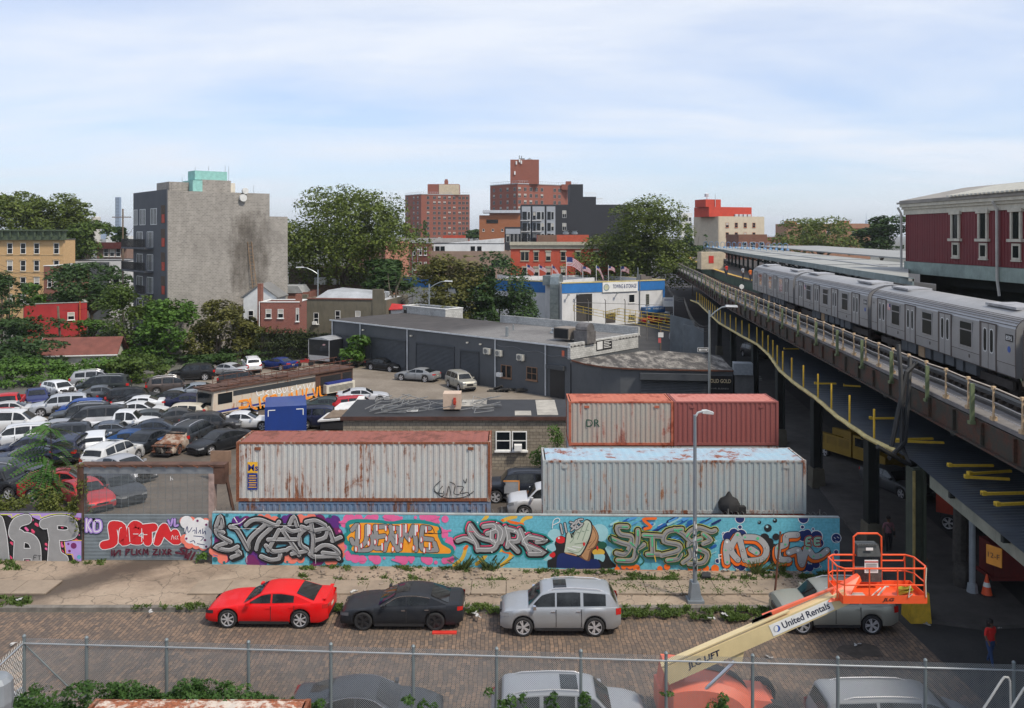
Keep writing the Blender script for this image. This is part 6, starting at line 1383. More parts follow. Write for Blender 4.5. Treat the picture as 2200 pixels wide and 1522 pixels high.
# ---------------------------------------------------------------- burnt graffiti bus in the yard
pB=G(455,905,0); pE=G(757,845,0); 
bus=thing('wrecked_bus','long burnt-out bus with graffiti on its side and a rusted roof rack','bus',(pB.x,pB.y+.2,0),math.atan2(pE.y-pB.y,pE.x-pB.x)); BL=math.hypot(pE.x-pB.x,pE.y-pB.y)
BUSW=rusty((.50,.46,.38),.40,True,31,(.25,.09,.03))
bh=2.42; b=MB(); b.box(.15,BL*.70,0,2.4,.45,bh); b.prism([(0,.0,.5),(.0,.0,1.2),(.14,.0,bh),(.148,0,bh),(.148,0,.5)],(0,2.4,0)); b.build('body_shell',BUSW,bus)
b=MB(); b.box(BL*.70+.003,BL,0,2.4,1.15,bh); b.box(BL*.72,BL,.1,2.3,.5,1.14); b.build('burnt_rear',RS,bus)
b=MB(); b.box(BL*.74,BL*.90,-.02,0,1.3,2.1); b.box(BL*.915,BL*.99,-.02,0,1.3,2.15); b.build('window',DARK,bus)
b=MB(); b.box(BL*.76,BL*.99,-.5,-.01,.5,1.3,0)
for k in range(5): b.box(BL*.78,BL*.97,-.52,-.505,.62+k*.11,.66+k*.11,1)
b.box(BL*.77,BL*.97,-.45,0,1.302,1.5,2); b.build('rear_engine_hatch',[M((.55,.52,.44),.6),DARK,MSB],bus)
b=MB(); b.box(.5,1.9,-.02,-.001,1.25,2.15); b.build('side_window',GLASS,bus); b=MB(); b.box(2.0,BL*.70,-.012,-.001,1.75,2.2); b.build('dark_window_band',M((.035,.04,.045),.5),bus)
b=MB(); b.box(-.03,0,.2,2.2,1.2,2.2); b.build('windscreen',GLASS,bus); b=MB(); b.box(.2,BL*.69,-.01,-.001,.55,.72); b.build('blue_stripe',MSB,bus)
b=MB(); b.prism([(-.25,-.15,bh+.02),(BL+.1,-.15,bh+.02),(BL+.1,2.55,bh+.02),(-.25,2.55,bh+.02)],(0,0,.14)); 
for k in range(40): q=random.Random(k); x=q.uniform(-.1,BL*.45); b.box(x,x+q.uniform(.3,1.2),q.uniform(0,1.2),q.uniform(1.3,2.4),bh+.163+k*.001,bh+.2+q.random()*.12)
b.build('roof',RS,bus)
b=MB()
for yy in(0,2.3):
    for zz_ in(.45,.9): b.tube([(1.5,yy,bh+zz_-.1),(BL,yy,bh+zz_)],.03,4)
    x=1.5
    while x<BL: b.tube([(x,yy,bh+.1),(x,yy,bh+.9)],.025,4); x+=1.25
for k in range(5): b.tube([(BL*.5+k,0,bh+.5),(BL*.5+k,2.3,bh+.5)],.03,4)
b.build('roof_rack',RUST,bus)
cbm=lambda x,z,o:(x,-.014-o,z)
m=Mural('graffiti_piece',(500,620,3.805),bus,cbm,lambda px,py:Vector(((px-462)/(752-462)*BL, .45+ (893-(px-462)*.086-py)/ (893-806)*2.2+.1)))
m.fn=lambda px,py:Vector(((px-455)/302*BL*1.0, .35+(903-(px-455)*.2-py)/56*2.3))
BLt=[[(150,880),(160,910),(190,900)],[(200,870),(200,905)],[(245,870),(220,890),(245,905)],[(270,860),(280,900),(300,880),(275,870)],[(310,855),(320,895),(345,880),(330,855)],[(355,850),(365,885),(385,870),(380,845)],[(395,840),(400,880)],[(440,840),(425,855),(445,865),(425,880)],[(470,820),(480,860),(500,830),(510,850)],[(530,815),(540,850)],[(560,810),(570,845),(590,805)],[(620,800),(610,840)]]
m.letters(BLt,15,[('wht',0)])
TG=[[(100,940),(110,1000),(150,1020)],[(170,930),(180,1010)],[(230,910),(200,940),(240,980),(210,1000)],[(260,920),(300,910),(310,980),(260,990),(260,920)],[(350,900),(340,980),(400,970),(410,900)],[(430,890),(440,960)],[(470,870),(480,950),(520,930),(520,860)],[(560,850),(550,930),(600,920)],[(610,850),(640,920),(650,840)],[(670,830),(680,910),(730,900),(720,830)],[(20,960),(80,950),(80,1000),(20,1010)]]
m.letters(TG,34,[('orange',0)]); m.letters(TG,5,[('red',0)]); m.letters([[(p[0]+10,p[1]+20) for p in q] for q in TG[::2]],5,[('blue',0)]); m.done()
for x in(2.2,BL*.68):
    ty,ri=wheel_meshes(.5,RUST,.3); o=put('wheel',ty,bus,(x,.25,.5)); put('rim',ri,o); o=put('wheel',ty,bus,(x,2.15,.5)); put('rim',ri,o)
# blue truck box
g=G(614,958,0); tb=thing('box_truck','bright blue truck box with white corner brackets, seen from behind','truck',(g.x,g.y,0),R(15))
BLT=M((.006,.035,.20),.45,0,.15,.5,dirt=.2,coat=.3,name='royal_blue'); s_=g.y/F; hw_=(655-568)*s_/2
b=MB(); hz=2.92; b.box(-hw_,hw_,0,4.0,.8,hz); b.build('cargo_box',BLT,tb)
b=MB()
for s in(-1,1): b.box(s*(hw_-.25)-.03,s*(hw_-.25)+.03,-.02,0,hz-.7,hz-.25); b.box(min(s*(hw_-.25),s*(hw_-.75)),max(s*(hw_-.25),s*(hw_-.75)),-.022,-.0,hz-.28,hz-.22)
b.box(-.25,.25,-.08,-.02,.95,1.0); b.build('white_bracket',WHITE,tb); b=MB(); b.box(-hw_,-.2,-.02,0,1.0,1.12); b.build('green_strip',M((.1,.3,.06),.6),tb)
b=MB(); b.box(-hw_+.2,hw_-.2,.2,6.0,.45,.79); b.box(-hw_+.1,hw_-.1,4.4,6.0,.5,2.0); b.build('chassis',M((.03,.04,.06),.6),tb)
ty,ri=wheel_meshes(.42,ALLOY,.25)
for x in(-hw_+.2,hw_-.2):
    for y in(1,5): o=put('wheel',ty,tb,(x,y,.42),PI/2); put('rim',ri,o)
# white flatbed body with loose sheets
g=G(715,932,0); ft=thing('flatbed_body','white dented flatbed panels with loose boards between the blue truck box and the block office','scrap',(g.x,g.y,0))
b=MB(); b.prism([(-1.2,0,.9),(1.3,0,1.1),(2.0,3.5,1.9),(-.1,3.5,1.6)],(0,0,.12)); b.prism([(1.0,0,.8),(1.9,.1,.8),(2.1,2.4,1.9),(1.6,2.4,1.9)],(0,0,.6)); b.build('white_panel',M((.58,.58,.57),.6,0,.2,1,dirt=.4,name='dirty_white'),ft)
b=MB(); 
for k in range(4): b.prism([(-.8+.5*k,.2,1.15+k*.03),(-.2+.5*k,.1,1.18+k*.03),(.2+.5*k,1.5,1.5+k*.03),(-.3+.5*k,1.6,1.5+k*.03)],(0,0,.03))
b.build('loose_board',WOOD,ft); b=MB(); b.box(-1,1.9,.1,3,.3,.85); b.build('chassis',BLKM,ft)
# black enclosed trailer
g=G(685,783,0); tr=thing('cargo_trailer','black enclosed cargo trailer with silver roof by the hedge','trailer',(g.x,g.y,0),R(-28)); 
b=MB(); b.box(-1.6,1.6,0,4.6,.45,2.95); b.build('body',M((.012,.013,.015),.35,0,.2,1,coat=.4),tr)
b=MB(); b.grid([[(-1.65+3.3*k/8,y,2.96+.28*math.sin(PI*k/8)) for k in range(9)] for y in(-.05,4.65)]); b.poly([(-1.65+3.3*k/8,-.05,2.96+.28*math.sin(PI*k/8)) for k in range(9)]); b.build('roof',M((.42,.43,.44),.5,.5),tr)
b=MB(); b.box(-1.55,1.55,-.03,0,.45,1.05); b.box(-1.62,-1.55,-.04,.03,.45,2.9); b.box(1.55,1.62,-.04,.03,.45,2.9); b.build('aluminium_trim',ALLOY,tr); b=MB(); b.prism([(.5,-.02,2.35),(.8,-.02,2.5),(1.1,-.02,2.4),(.8,-.02,2.3)],(0,-.01,0)); b.build('badge',M((.5,.3,.3),.6),tr)
ty,ri=wheel_meshes(.34,ALLOY,.2)
for x in(-1.65,1.65): o=put('wheel',ty,tr,(x,2.4,.34),PI/2); put('rim',ri,o)
# motorcycle
g=G(655,788,0); mc=thing('motorcycle','small red and black motorcycle left of the cargo trailer','motorcycle',(g.x,g.y,0),R(15))
ty,ri=wheel_meshes(.32,BLKM,.12)
for x in(-.7,.7): o=put('wheel',ty,mc,(x,0,.32)); put('rim',ri,o)
b=MB(); b.prism([(-.5,-.12,.5),(.4,-.12,.45),(.5,-.12,.8),(.1,-.12,.95),(-.6,-.12,.8)],(0,.24,0)); b.build('fuel_tank',M((.3,.02,.02),.4),mc)
b=MB(); b.tube([(.7,.1,.32),(.45,.1,1.05),(.35,.35,1.1)],.03,5); b.tube([(.45,-.1,1.05),(.35,-.35,1.1)],.03,5); b.box(-.7,0,-.13,.13,.82,.92); b.build('handlebar_and_seat',BLKM,mc)
# traffic cones
def cone(label,x,y,h=.75,z=0,group='traffic cones'):
    t=thing('traffic_cone',label,'cone',(x,y,z),0,group); b=MB(); b.lathe([(.17*h/.7,.04),(.10*h/.7,h*.5),(.03,h)],12); b.build('cone_body',M((.75,.09,.02),.5,0,.1,3),t); b=MB(); b.lathe([(.115*h/.7+.004,h*.42),(.08*h/.7+.004,h*.62)],12); b.build('white_band',WHITE,t); b=MB(); b.box(-.22,.22,-.22,.22,0,.045); b.build('base',BLKM,t)
g=G(1028,823); cone('orange cone beside the pale gold SUV on the garage forecourt',g.x,g.y,.95)
g=G(2120,1279,.15); cone('orange cone on the dark pavement under the elevated railway',g.x,g.y,.9,.15)
# flag on pole by the container, plus old tyre/junk heap
g=G(1243,855,0); fl=thing('flagpole','small weathered flag drooping on a thin white pole before the garage wing','flag',(g.x,g.y,0))
b=MB(); b.tube([(0,0,0),(.35,0,3.6)],.03,5); b.build('pole',WHITE,fl); b=MB()
for k in range(6): b.prism([(.28-.06*k,-.03,3.0-k*.25),(.36-.05*k,-.03,3.0-k*.25),(.1-.05*k,-.05,2.0-k*.12),(.02-.05*k,-.05,2.0-k*.12)],(0,.01,0),k%2)
b.build('cloth',[M((.45,.04,.05),.8),M((.6,.58,.56),.8)],fl)
g=G(1085,845); b=MB()
for k in range(16): q=random.Random(k+50); b.M=Matrix.Translation((g.x+q.uniform(-1.4,1.8),g.y+q.uniform(0,1),q.uniform(.05,.4)))@Matrix.Rotation(q.uniform(-1,1),4,(1,.3,.8)); b.cb((0,0,0),q.uniform(.3,1.1),q.uniform(.05,.4),q.uniform(.04,.2))
b.M=None; tag(b.build('scrap_heap',M((.035,.033,.03),.7,.2,.5,4,name='scrap')),'heap of black scrap beside the garage office door','scrap')
b=MB(); b.cb((0,0,.9),1.3,.1,1.5); g=G(488,1020); o=b.build('plywood_sheet',M((.24,.15,.10),.85,0,.3,1.5)); o.location=(g.x,g.y-1.2,.2); tag(o,'brown plywood sheet standing left of the white rusty container','board')
# ---------------------------------------------------------------- elevated railway
TL=[(17.6,8),(18.2,14.8),(19.87,33),(21.7,51.2),(23.2,69.5),(25.0,88),(27.6,120),(31.0,150),(37,190),(48,250)]
RLp=[(14.8,8),(16.6,24),(17.1,29.3),(17.6,34.4),(18.4,42.3),(19.2,50.3),(20.6,65),(21.9,79),(23.5,95),(26.2,115),(34.7,185),(45,250)]
def xat(P,Y): return lin([(y,x) for x,y in P],Y)
ZR=8.9
GG=M((.075,.125,.085),.75,.1,.35,.8,.1,dirt=.5,name='green_steel'); GGR=rusty((.020,.023,.016),.62,False,41,(.05,.018,.008)); DKG=M((.012,.017,.015),.8,.1,.4,1,dirt=.5,name='dark_green_steel')
el=thing('elevated_railway','elevated railway structure of rusty dark green steel with tracks, walkway and columns','bridge',(0,0,0))
Ys=[8+i*3.0 for i in range(81)]
def strip(b,fl,fr_,z0,z1,ys=Ys,mi=None):
    for a,c in zip(ys,ys[1:]):
        b.prism([(fl(a),a,z0),(fr_(a),a,z0),(fr_(c),c,z0),(fl(c),c,z0)],(0,0,z1-z0),mi)
wl_=lambda y:xat(RLp,y); tl_=lambda y:xat(TL,y)
b=MB(); strip(b,lambda y:wl_(y)-.1,lambda y:wl_(y)+1.25,8.84,8.98); b.build('walkway',M((.16,.15,.145),.85,0,.25,2,dirt=.3,name='walkway_boards'),el)
b=MB(); strip(b,lambda y:wl_(y)+1.27,lambda y:wl_(y)+24,8.35,8.60); b.build('track_deck',M((.035,.028,.024),.95,0,.4,1,name='track_ties'),el)  # deck widened past the tracks to keep the street below dark
b=MB()
for y in [9+i*.65 for i in range(250)]: b.box(tl_(y)+.15,tl_(y)+2.85,y,y+.24,8.603,8.74)
b.build('sleepers',M((.06,.045,.035),.9,0,.4,2,name='tie_wood'),el)
for dx in(.78,2.22):
    b=MB(); strip(b,lambda y:tl_(y)+dx-.035,lambda y:tl_(y)+dx+.035,8.745,8.9); b.build('rail',M((.12,.07,.05),.5,.6,.3,1,name='rail_steel'),el)
b=MB(); strip(b,lambda y:wl_(y)-.18,lambda y:wl_(y)-.12,7.95,8.82)
for i in range(78): y=9+i*2.4; b.box(wl_(y)-.30,wl_(y)-.18,y,y+.06,8.0,8.8)
strip(b,lambda y:wl_(y)-.32,lambda y:wl_(y)+.1,7.87,7.94); b.build('side_girder',GGR,el)
b=MB(); strip(b,lambda y:wl_(y)+3.4,lambda y:wl_(y)+3.6,6.2,8.3); strip(b,lambda y:wl_(y)+6,lambda y:wl_(y)+6.3,7.2,8.3); strip(b,lambda y:wl_(y)+13,lambda y:wl_(y)+13.3,7.2,8.3);  # first strip: added dark wall for the deep shade, hiding the lit street
for i in range(24): y=10+i*8.0; b.box(wl_(y)+.2,wl_(y)+22,y,y+.35,7.5,8.2)
b.build('girder_and_shade_wall',DKG,el)
for px,Y in((1968,34.4),(1872,42.5),(1754,52.5),(1676,63),(1622,76),(1575,92),(1545,110)):
    x=(px-1100)*Y/F
    b=MB(); zt=6.15; b.box(x-.28,x-.18,Y-.3,Y+.3,0,zt); b.box(x+.18,x+.28,Y-.3,Y+.3,0,zt); b.box(x-.179,x+.179,Y-.06,Y+.06,0,zt)
    b.box(x-.2,x+.2,Y-.10,Y-.061,0,6.1)
    cm=b.build('column',M((.035,.045,.03),.8,0,.45,1.2,dirt=.6,name='worn_green_paint') if Y<35 else DKG,el)
    if Y<35: bb=MB(); bb.box(x-.285,x-.175,Y-.32,Y-.302,0,6.1); bb.build('worn_flange',M((.30,.24,.09),.8,0,.4,2,dirt=.4),cm)
    b=MB(); b.prism([(x-.42,Y-.45,0),(x+.42,Y-.45,0),(x+.34,Y-.4,1.2),(x-.34,Y-.4,1.2)],(0,.85,0)); b.build('footing',YELLOW if Y<35 else M((.12,.11,.08),.9),cm)
b=MB(); strip(b,lambda y:wl_(y)+24.1,lambda y:wl_(y)+30,0,9.0,[8+8*i for i in range(28)]); tag(b.build('light_blocking_mass',M((.03,.028,.026),.9,0,.3,.5)),'added dark mass keeping light out from the far side under the railway','building')  # added mass that stops light entering below the tracks from the right
for i in range(9):
    y=26+i*14; x=wl_(y)+11.5; b=MB(); b.box(x-.25,x+.25,y-.25,y+.25,0,7.2); b.build('column',DKG,el)
# railing along the walkway
PO=M((.52,.37,.22),.6,0,.25,2,dirt=.3,name='salmon_post'); rl=thing('walkway_railing','long railing with salmon posts, black cables and thin rails along the elevated walkway','railing',(0,0,0))
pY=[]; y=22.0; k=0
while y<118: pY.append(y); y+=2.05; k+=1
b=MB(); b.tube([(0,0,1.15),(0,0,.1)],[.035,.045],5); b.box(-.09,.09,-.09,.09,0,.14); b.box(-.06,.06,-.06,.06,1.1,1.22); me=b.mesh('post',PO)
for y in pY: put('post',me,rl,(wl_(y)-.02,y,8.985))
for nm,z,r,m_,dx in(('cable',9.90,.12,M((.03,.033,.036),.6,0,.3,2,name='black_cable'),.10),('cable',9.45,.10,M((.035,.037,.04),.6),.14),('rail',10.13,.028,M((.50,.42,.34),.6),.0),('rail',9.62,.022,M((.50,.46,.42),.6),.0),('rail',9.22,.02,M((.50,.46,.42),.6),.0)):
    b=MB(); b.tube([(wl_(y)+dx,y,z+.02*math.sin(y*1.7)) for y in [18+i*1.5 for i in range(110)]],r,6); b.build(nm,m_,rl,True)
b=MB(); b.box(-.04,.04,-.06,.06,8.6,10.1); b.box(-.07,.07,-.10,-.06,8.6,10.1); b.box(-.1,.5,-.1,.1,8.6,8.72); me=b.mesh('girder_post',M((.13,.165,.08),.7,0,.3,1.5,dirt=.4,name='light_green_steel'))
for i in range(26): y=27.2+i*4.1*(1+i*.012); put('girder_post',me,rl,(wl_(y)-.30,y,0))
b=MB()
for pts in([(2005,742),(2010,800),(2013,960),(2030,1000),(1960,960)],[(2030,770),(2028,830),(2020,950),(1985,985)],[(2045,780),(2022,800),(1990,960)]): b.tube([W3(px-75,py,37.5-.8*i) for i,(px,py) in enumerate(pts)],.10,6)
b.build('hanging_cable',M((.010,.011,.012),.7,0,.3,2,name='black_hose'),rl,True)
# lower debris shield of corrugated sheets
EDG=[(1500,652,121),(1545,695,0),(1595,724,0),(1627,741,0),(1653,765,0),(1675,797,0),(1707,825,0),(1753,857,0),(1796,895,0),(1858,938,0),(1880,951,0),(1927,971,0),(1958,989,0),(1966,994,0),(2058,1073,0),(2200,1189,0),(2290,1270,0)]
ZS=6.25; ed=[G(px,py,ZS) for px,py,_ in EDG]; ed=[(p.x,p.y) for p in ed][::-1]
sh=thing('debris_shield','dark corrugated shelf roof with wavy yellow edge below the elevated walkway','canopy',(0,0,0))
CS=M((.055,.068,.085),.42,.35,.35,.8,dirt=.5,name='corrugated_dark_steel')
b=MB(); y=21.0; rows=[]
xe=lambda y:lin([(q[1],q[0]) for q in ed],y)
while y<121: rows.append([(xe(y),y,ZS),(xe(y)+1.5,y,ZS+(.035 if len(rows)%2 else 0)),(wl_(y)+3.2,y,ZS+.12+(.035 if len(rows)%2 else 0))]); y+=.14 if y<45 else .28
b.grid(rows); b.build('corrugated_sheet',CS,sh)
b=MB(); b.tube([(xe(y)+.02*math.sin(y*3),y,ZS+.03) for y in [36.5+i*.7 for i in range(121)]],.12,5); b.build('yellow_edge',M((.52,.42,.18),.8,0,.35,1.5,dirt=.3,name='yellow_foam_edge'),sh,True)
b=MB(); b.box(-.035,.035,-.035,.035,0,1.4); me=b.mesh('yellow_post',YELLOW)
y=38.5
while y<119: put('yellow_post',me,sh,(xe(y)+.1,y,ZS+.03)); y+=3.3-(y-38)*.012
b=MB(); strip(b,lambda y:xe(y)+.5,lambda y:xe(y)+.7,5.6,6.2,[21,24,27,30,33]); strip(b,lambda y:xe(y)+2.6,lambda y:xe(y)+2.8,5.6,6.2,[21+4*i for i in range(25)]); 
for i in range(22): y=22+i*4.5; b.box(xe(y)+.1,wl_(y)+3.3,y,y+.15,5.95,6.2)
b.build('bracket_beam',DKG,sh)
# pale edge beam at the near end, carrying an orange plate
p0=G(2040,1080,5.7); b=MB(); b.bar((16.7,33.6,5.85),(14.9,20.5,5.85),.25,.55); b.build('edge_beam',M((.20,.21,.17),.8,0,.3,1,dirt=.5,name='pale_green_beam'),sh)
sp_=W3(2136,1195,26.8); sn=thing('warning_plate','small orange plate with black characters hanging on the pale edge beam','sign',tuple(sp_),R(-62)); b=MB(); b.box(-.25,.25,-.02,.02,-.3,.3); b.build('plate',M((.45,.19,.02),.6),sn); text(sn,'plate_letters','12-F',.16,BLKM,(-.19,-.03,-.07),w_=.38)
b=MB(); b.box(-.6,.6,-.05,.05,0,.09); b.box(-.6,-.5,-.08,.08,0,.14); me=b.mesh('yellow_bar',YELLOW)
for (px,py,l,a) in((1960,946,1.6,5),(1975,952,1.7,-8),(2085,1003,1.5,0),(2126,1018,1.6,12),(2120,1030,1.3,-10),(2165,1063,1.6,4),(2190,1085,1.5,8),(1899,901,1.2,2),(1773,826,1.1,0),(1830,831,.8,-20),(1700,751,1.0,0)):
    g=G(px,py,ZS+.2); o=put('yellow_bar',me,None,tuple(g),R(a)); o.scale=(l,1,1); tag(o,'yellow steel bar lying loose on the dark corrugated shelf roof','bar','yellow bars lying on the shelf roof')
# ---------------------------------------------------------------- train
SS=M((.36,.352,.345),.42,.45,.10,1.0,dirt=.15,name='stainless_steel'); SSR=M((.34,.335,.33),.5,.5,.2,.5,dirt=.25,name='grey_roof_steel'); SSD=M((.10,.08,.07),.7,.2,.3,1,name='grimy_steel')
TW_=M((.006,.009,.009),.3,0,.2,1,name='train_glass'); TW_.node_tree.nodes['Principled BSDF'].inputs['Specular IOR Level'].default_value=.2
def train_car(label,a,c,num,orange=False):
    a=Vector(a);c=Vector(c); L=(c-a).length-.35; t=thing('subway_car',label,'train',(a.x,a.y,ZR),math.atan2(c.y-a.y,c.x-a.x),'coupled stainless subway cars')
    # local x: from far end towards the camera; near side is local y<0 side -> visible side (facing -X world)
    prof=[(0,1.02),(-.02,1.5),(-.02,2.2),(0.0,2.95),(.06,3.10),(.20,3.27),(.38,3.40)]; rt_=[(.62,3.52),(1.0,3.62),(1.5,3.66)]
    W=3.0
    def loft(b,pf): b.grid([[(.12,y,z) for y,z in pf],[(L-.12,y,z) for y,z in pf]])
    b=MB(); full=[(y,z) for y,z in prof]; loft(b,full); loft(b,[(W-y,z) for y,z in full][::-1])
    for x in(.12,L-.12): b.poly([(x,y,z) for y,z in prof+rt_]+[(x,W-y,z) for y,z in (prof+rt_)[::-1][1:]])
    b.poly([(.12,0,1.02),(L-.12,0,1.02),(L-.12,W,1.02),(.12,W,1.02)]); b.build('body_shell',SS,t,False)
    b=MB(); loft(b,[(.38,3.40)]+rt_+[(W-y,z) for y,z in rt_[::-1][1:]]+[(W-.38,3.40)]); b.build('roof',SSR,t,True)
    b=MB(); 
    for y,z in((.03,3.06),(.10,3.18),(.17,3.26),(.25,3.32),(.33,3.38)): b.box(.12,L-.12,y-.03,y-.01,z,z+.02)
    for x in(.10,L-.16): b.grid([[(x,y-.01,z+.01) for y,z in prof+rt_],[(x+.08,y-.01,z+.01) for y,z in prof+rt_]])
    b.build('roof_rib',SSD,t)
    for x0,l in((1.5,2.6),(L-4.4,2.8)):
        b=MB(); b.prism([(x0,.7,3.60),(x0+l,.7,3.60),(x0+l,2.0,3.62),(x0,2.0,3.62)],(0,0,.11)); b.build('roof_hatch',M((.40,.40,.41),.5,.4,.4,2,dirt=.6),t)
    dx=[.115,.365,.615,.865]; dw=1.3
    for f in dx:
        x=f*L; b=MB(); b.box(x-dw/2-.22,x+dw/2+.08,-.03,-.018,1.04,3.0); d0=b.build('door_recess',SSD,t)
        for s in(-1,1):
            b=MB(); b.box(x+(s*.325)-.30,x+(s*.325)+.30,-.045,-.031,1.06,2.94); dr=b.build('door',SS,t)
            bb=MB(); n=12; cx=x+s*.30; pts=[(cx+.15*math.copysign(abs(math.cos(2*PI*k/n))**.5,math.cos(2*PI*k/n)),-.049,2.25+.48*math.copysign(abs(math.sin(2*PI*k/n))**.45,math.sin(2*PI*k/n))) for k in range(n)]; bb.poly(pts,0)
            pts2=[(cx+(p[0]-cx)*1.25,-.047,2.25+(p[2]-2.25)*1.08) for p in pts]; bb.poly(pts2,1); bb.build('door_window',[TW_,WHITE],dr)
    for f in(.24,.49,.74):
        x=f*L; b=MB(); b.box(x-.66,x+.66,-.035,-.021,1.66,2.86,0); o=b.build('window',M((.5,.5,.52),.3,.8),t)
        b=MB(); b.box(x-.58,x+.58,-.04,-.0355,1.74,2.42); b.box(x-.58,x+.58,-.04,-.0355,2.48,2.79); b.build('pane',TW_ if not orange else M((.28,.07,.03),.15,0,.3,2,coat=.3),o)
    b=MB(); b.box(.12,L-.12,-.03,-.021,1.50,1.52); b.box(.12,L-.12,-.03,-.021,1.02,1.05)
    for f in(.24,.49,.74): b.box(f*L+.3,f*L+.42,-.03,-.021,1.25,1.4)
    b.build('side_moulding',SSD,t)
    # flag decal, number, emblem
    b=MB(); xf_=.165*L; 
    for k in range(7): b.box(xf_,xf_+.5,-.026,-.0215,2.45+k*.05,2.475+k*.05,0); b.box(xf_,xf_+.5,-.026,-.0215,2.475+k*.05,2.50+k*.05,1)
    b.box(xf_+.28,xf_+.5,-.027,-.0262,2.62,2.80,2); b.build('flag_decal',[M((.45,.05,.05),.6),WHITE,MSB],t)
    if num:
        b=MB(); b.box(L-.95,L-.35,-.027,-.0215,2.42,2.70); pl=b.build('number_plate',BLKM,t); text(t,'car_number',num,.17,WHITE,(L-.90,-.03,2.47),w_=.50,bold=.01)
        b=MB(); b.M=Matrix.Translation((L-.65,-.024,2.1)); b.lathe([(.13,-.003),(.13,.003)],16,axis='y'); b.build('round_emblem',M((.04,.10,.35),.5),t)
        text(t,'small_number',num,.10,BLKM,(.42,-.03,2.6),w_=.32)
    # running gear
    b=MB()
    for bx in(2.6,L-2.6):
        for wx in(-1.05,1.05):
            for wy in(.65,W-.65): b.M=Matrix.Translation((bx+wx,wy,.43)); b.lathe([(.43,-.07),(.43,.07)],16,axis='y'); b.M=None
        b.box(bx-1.6,bx+1.6,.28,.42,.40,.75)
    b.build('bogie',M((.06,.05,.045),.8,.2,.4,2,name='bogie_grime'),t)
    rs=random.Random(7); b=MB(); x=4.8
    while x<L-5: w__=rs.uniform(.6,1.5); b.box(x,x+w__,.12,2.8,.42+rs.random()*.12,1.0,rs.randint(0,3)); x+=w__+rs.uniform(.1,.4)
    b.build('underfloor_box',[M((.10,.11,.12),.7,.3),M((.06,.055,.05),.8),M((.14,.12,.10),.8),M((.32,.22,.13),.8)],t)
    b=MB(); b.box(-.12,.10,.5,2.5,1.1,3.2); b.box(L-.1,L+.12,.5,2.5,1.1,3.2); b.build('end_gangway',M((.2,.2,.21),.7),t)
TP=lambda y:(tl_(y),y)
train_car('nearest stainless subway car entering from the right frame edge',TP(33),TP(14.8),None)
train_car('second stainless subway car numbered 8595 with purple spray marks along its roof',TP(51.2),TP(33),'8595')
train_car('third stainless subway car coupled behind car 8595',TP(69.5),TP(51.2),'8594')
train_car('rearmost stainless subway car beside the station canopy',TP(88),TP(69.5),None,True)
# ---------------------------------------------------------------- station platform, canopy, station house
st=thing('station_platform','island platform with yellow edge beyond the last subway car','platform',(0,0,0)); ys=[40+4*i for i in range(46)]
b=MB(); strip(b,lambda y:tl_(y)+3.15,lambda y:tl_(y)+10.5,9.75,9.98,ys); b.build('platform_slab',M((.12,.10,.085),.85,0,.3,1,name='platform_concrete'),st)
b=MB(); strip(b,lambda y:tl_(y)+3.12,lambda y:tl_(y)+3.75,9.983,10.0,ys); b.build('yellow_edge',M((.46,.28,.05),.8,0,.2,2,name='tactile_yellow'),st)
b=MB(); strip(b,lambda y:tl_(y)+3.3,lambda y:tl_(y)+3.5,8.62,9.74,ys); b.build('platform_wall',GG,st)
cn=thing('platform_canopy','long pale flat canopy on dark columns over the station platform','canopy',(0,0,0))
CE=[(1519,531),(1600,545),(1723,563),(1850,583),(1968,600)]; ce=[(G(px,py,12.9).x,G(px,py,12.9).y) for px,py in CE]; 
xc=lambda y:lin([(q[1],q[0]) for q in sorted(ce,key=lambda q:q[1])],y); ysc=[52+4*i for i in range(36)]
xr_=lambda y:min(xc(y)+9.5,.468*y) if y<69 else xc(y)+9.5
b=MB(); strip(b,xc,xr_,12.75,12.9,ysc); b.build('roof',M((.27,.275,.26),.8,0,.15,.4,dirt=.4,name='pale_canopy_roof'),cn)
b=MB(); strip(b,lambda y:xc(y)-.12,lambda y:xc(y)-.02,12.5,12.95,ysc); b.build('fascia',M((.16,.20,.20),.7,0,.3,1,dirt=.3,name='grey_green_fascia'),cn)
b=MB(); strip(b,lambda y:xc(y)+4,lambda y:xc(y)+4.7,12.905,12.96,ysc[5:]); 
for i in range(7): y=76+i*16; b.box(xc(y),xc(y)+9,y,y+.3,12.905,12.95)
b.build('roof_seam',M((.22,.23,.24),.8),cn)
b=MB()
for i in range(17): y=72+i*5.5; b.box(xc(y)+1.6,xc(y)+1.85,y-.12,y+.12,9.99,12.74); b.bar((xc(y)+1.7,y,11.8),(xc(y)+.2,y,12.7),.12); b.bar((xc(y)+1.8,y,11.8),(xc(y)+3.4,y,12.7),.12)
b.build('column',M((.02,.035,.035),.7,name='dark_column'),cn)
b=MB(); strip(b,lambda y:xc(y)+9.6,lambda y:xc(y)+22,13.2,13.35,[60+4*i for i in range(30)]); tag(b.build('far_canopy_roof',M((.25,.255,.25),.8,0,.2,.4,dirt=.3)),'second pale canopy roof behind the first one','canopy')
for i in range(15):
    px=1512+i*12.2; Y=170-i*2.5; p=W3(px,531,Y); t=thing('gooseneck_lamp','blue gooseneck lamp on the canopy edge at the station','lamp',(p.x,Y,13.0),0,'blue gooseneck lamps on the canopy'); b=MB(); b.tube([(0,0,-.2),(0,0,.9)]+[(.35-.35*math.cos(a*PI/6),0,.9+.35*math.sin(a*PI/6)) for a in range(1,7)]+[(.7,0,.4)],.045,5); b.lathe([(.08,.45),(.28,.15),(.28,.1),(.05,.12)],8,c=(.7,0,0)); b.build('lamp_head',M((.10,.22,.38),.6),t)
sh_=thing('station_house','maroon panelled station building with cream windows above the tracks','building',(0,0,0))
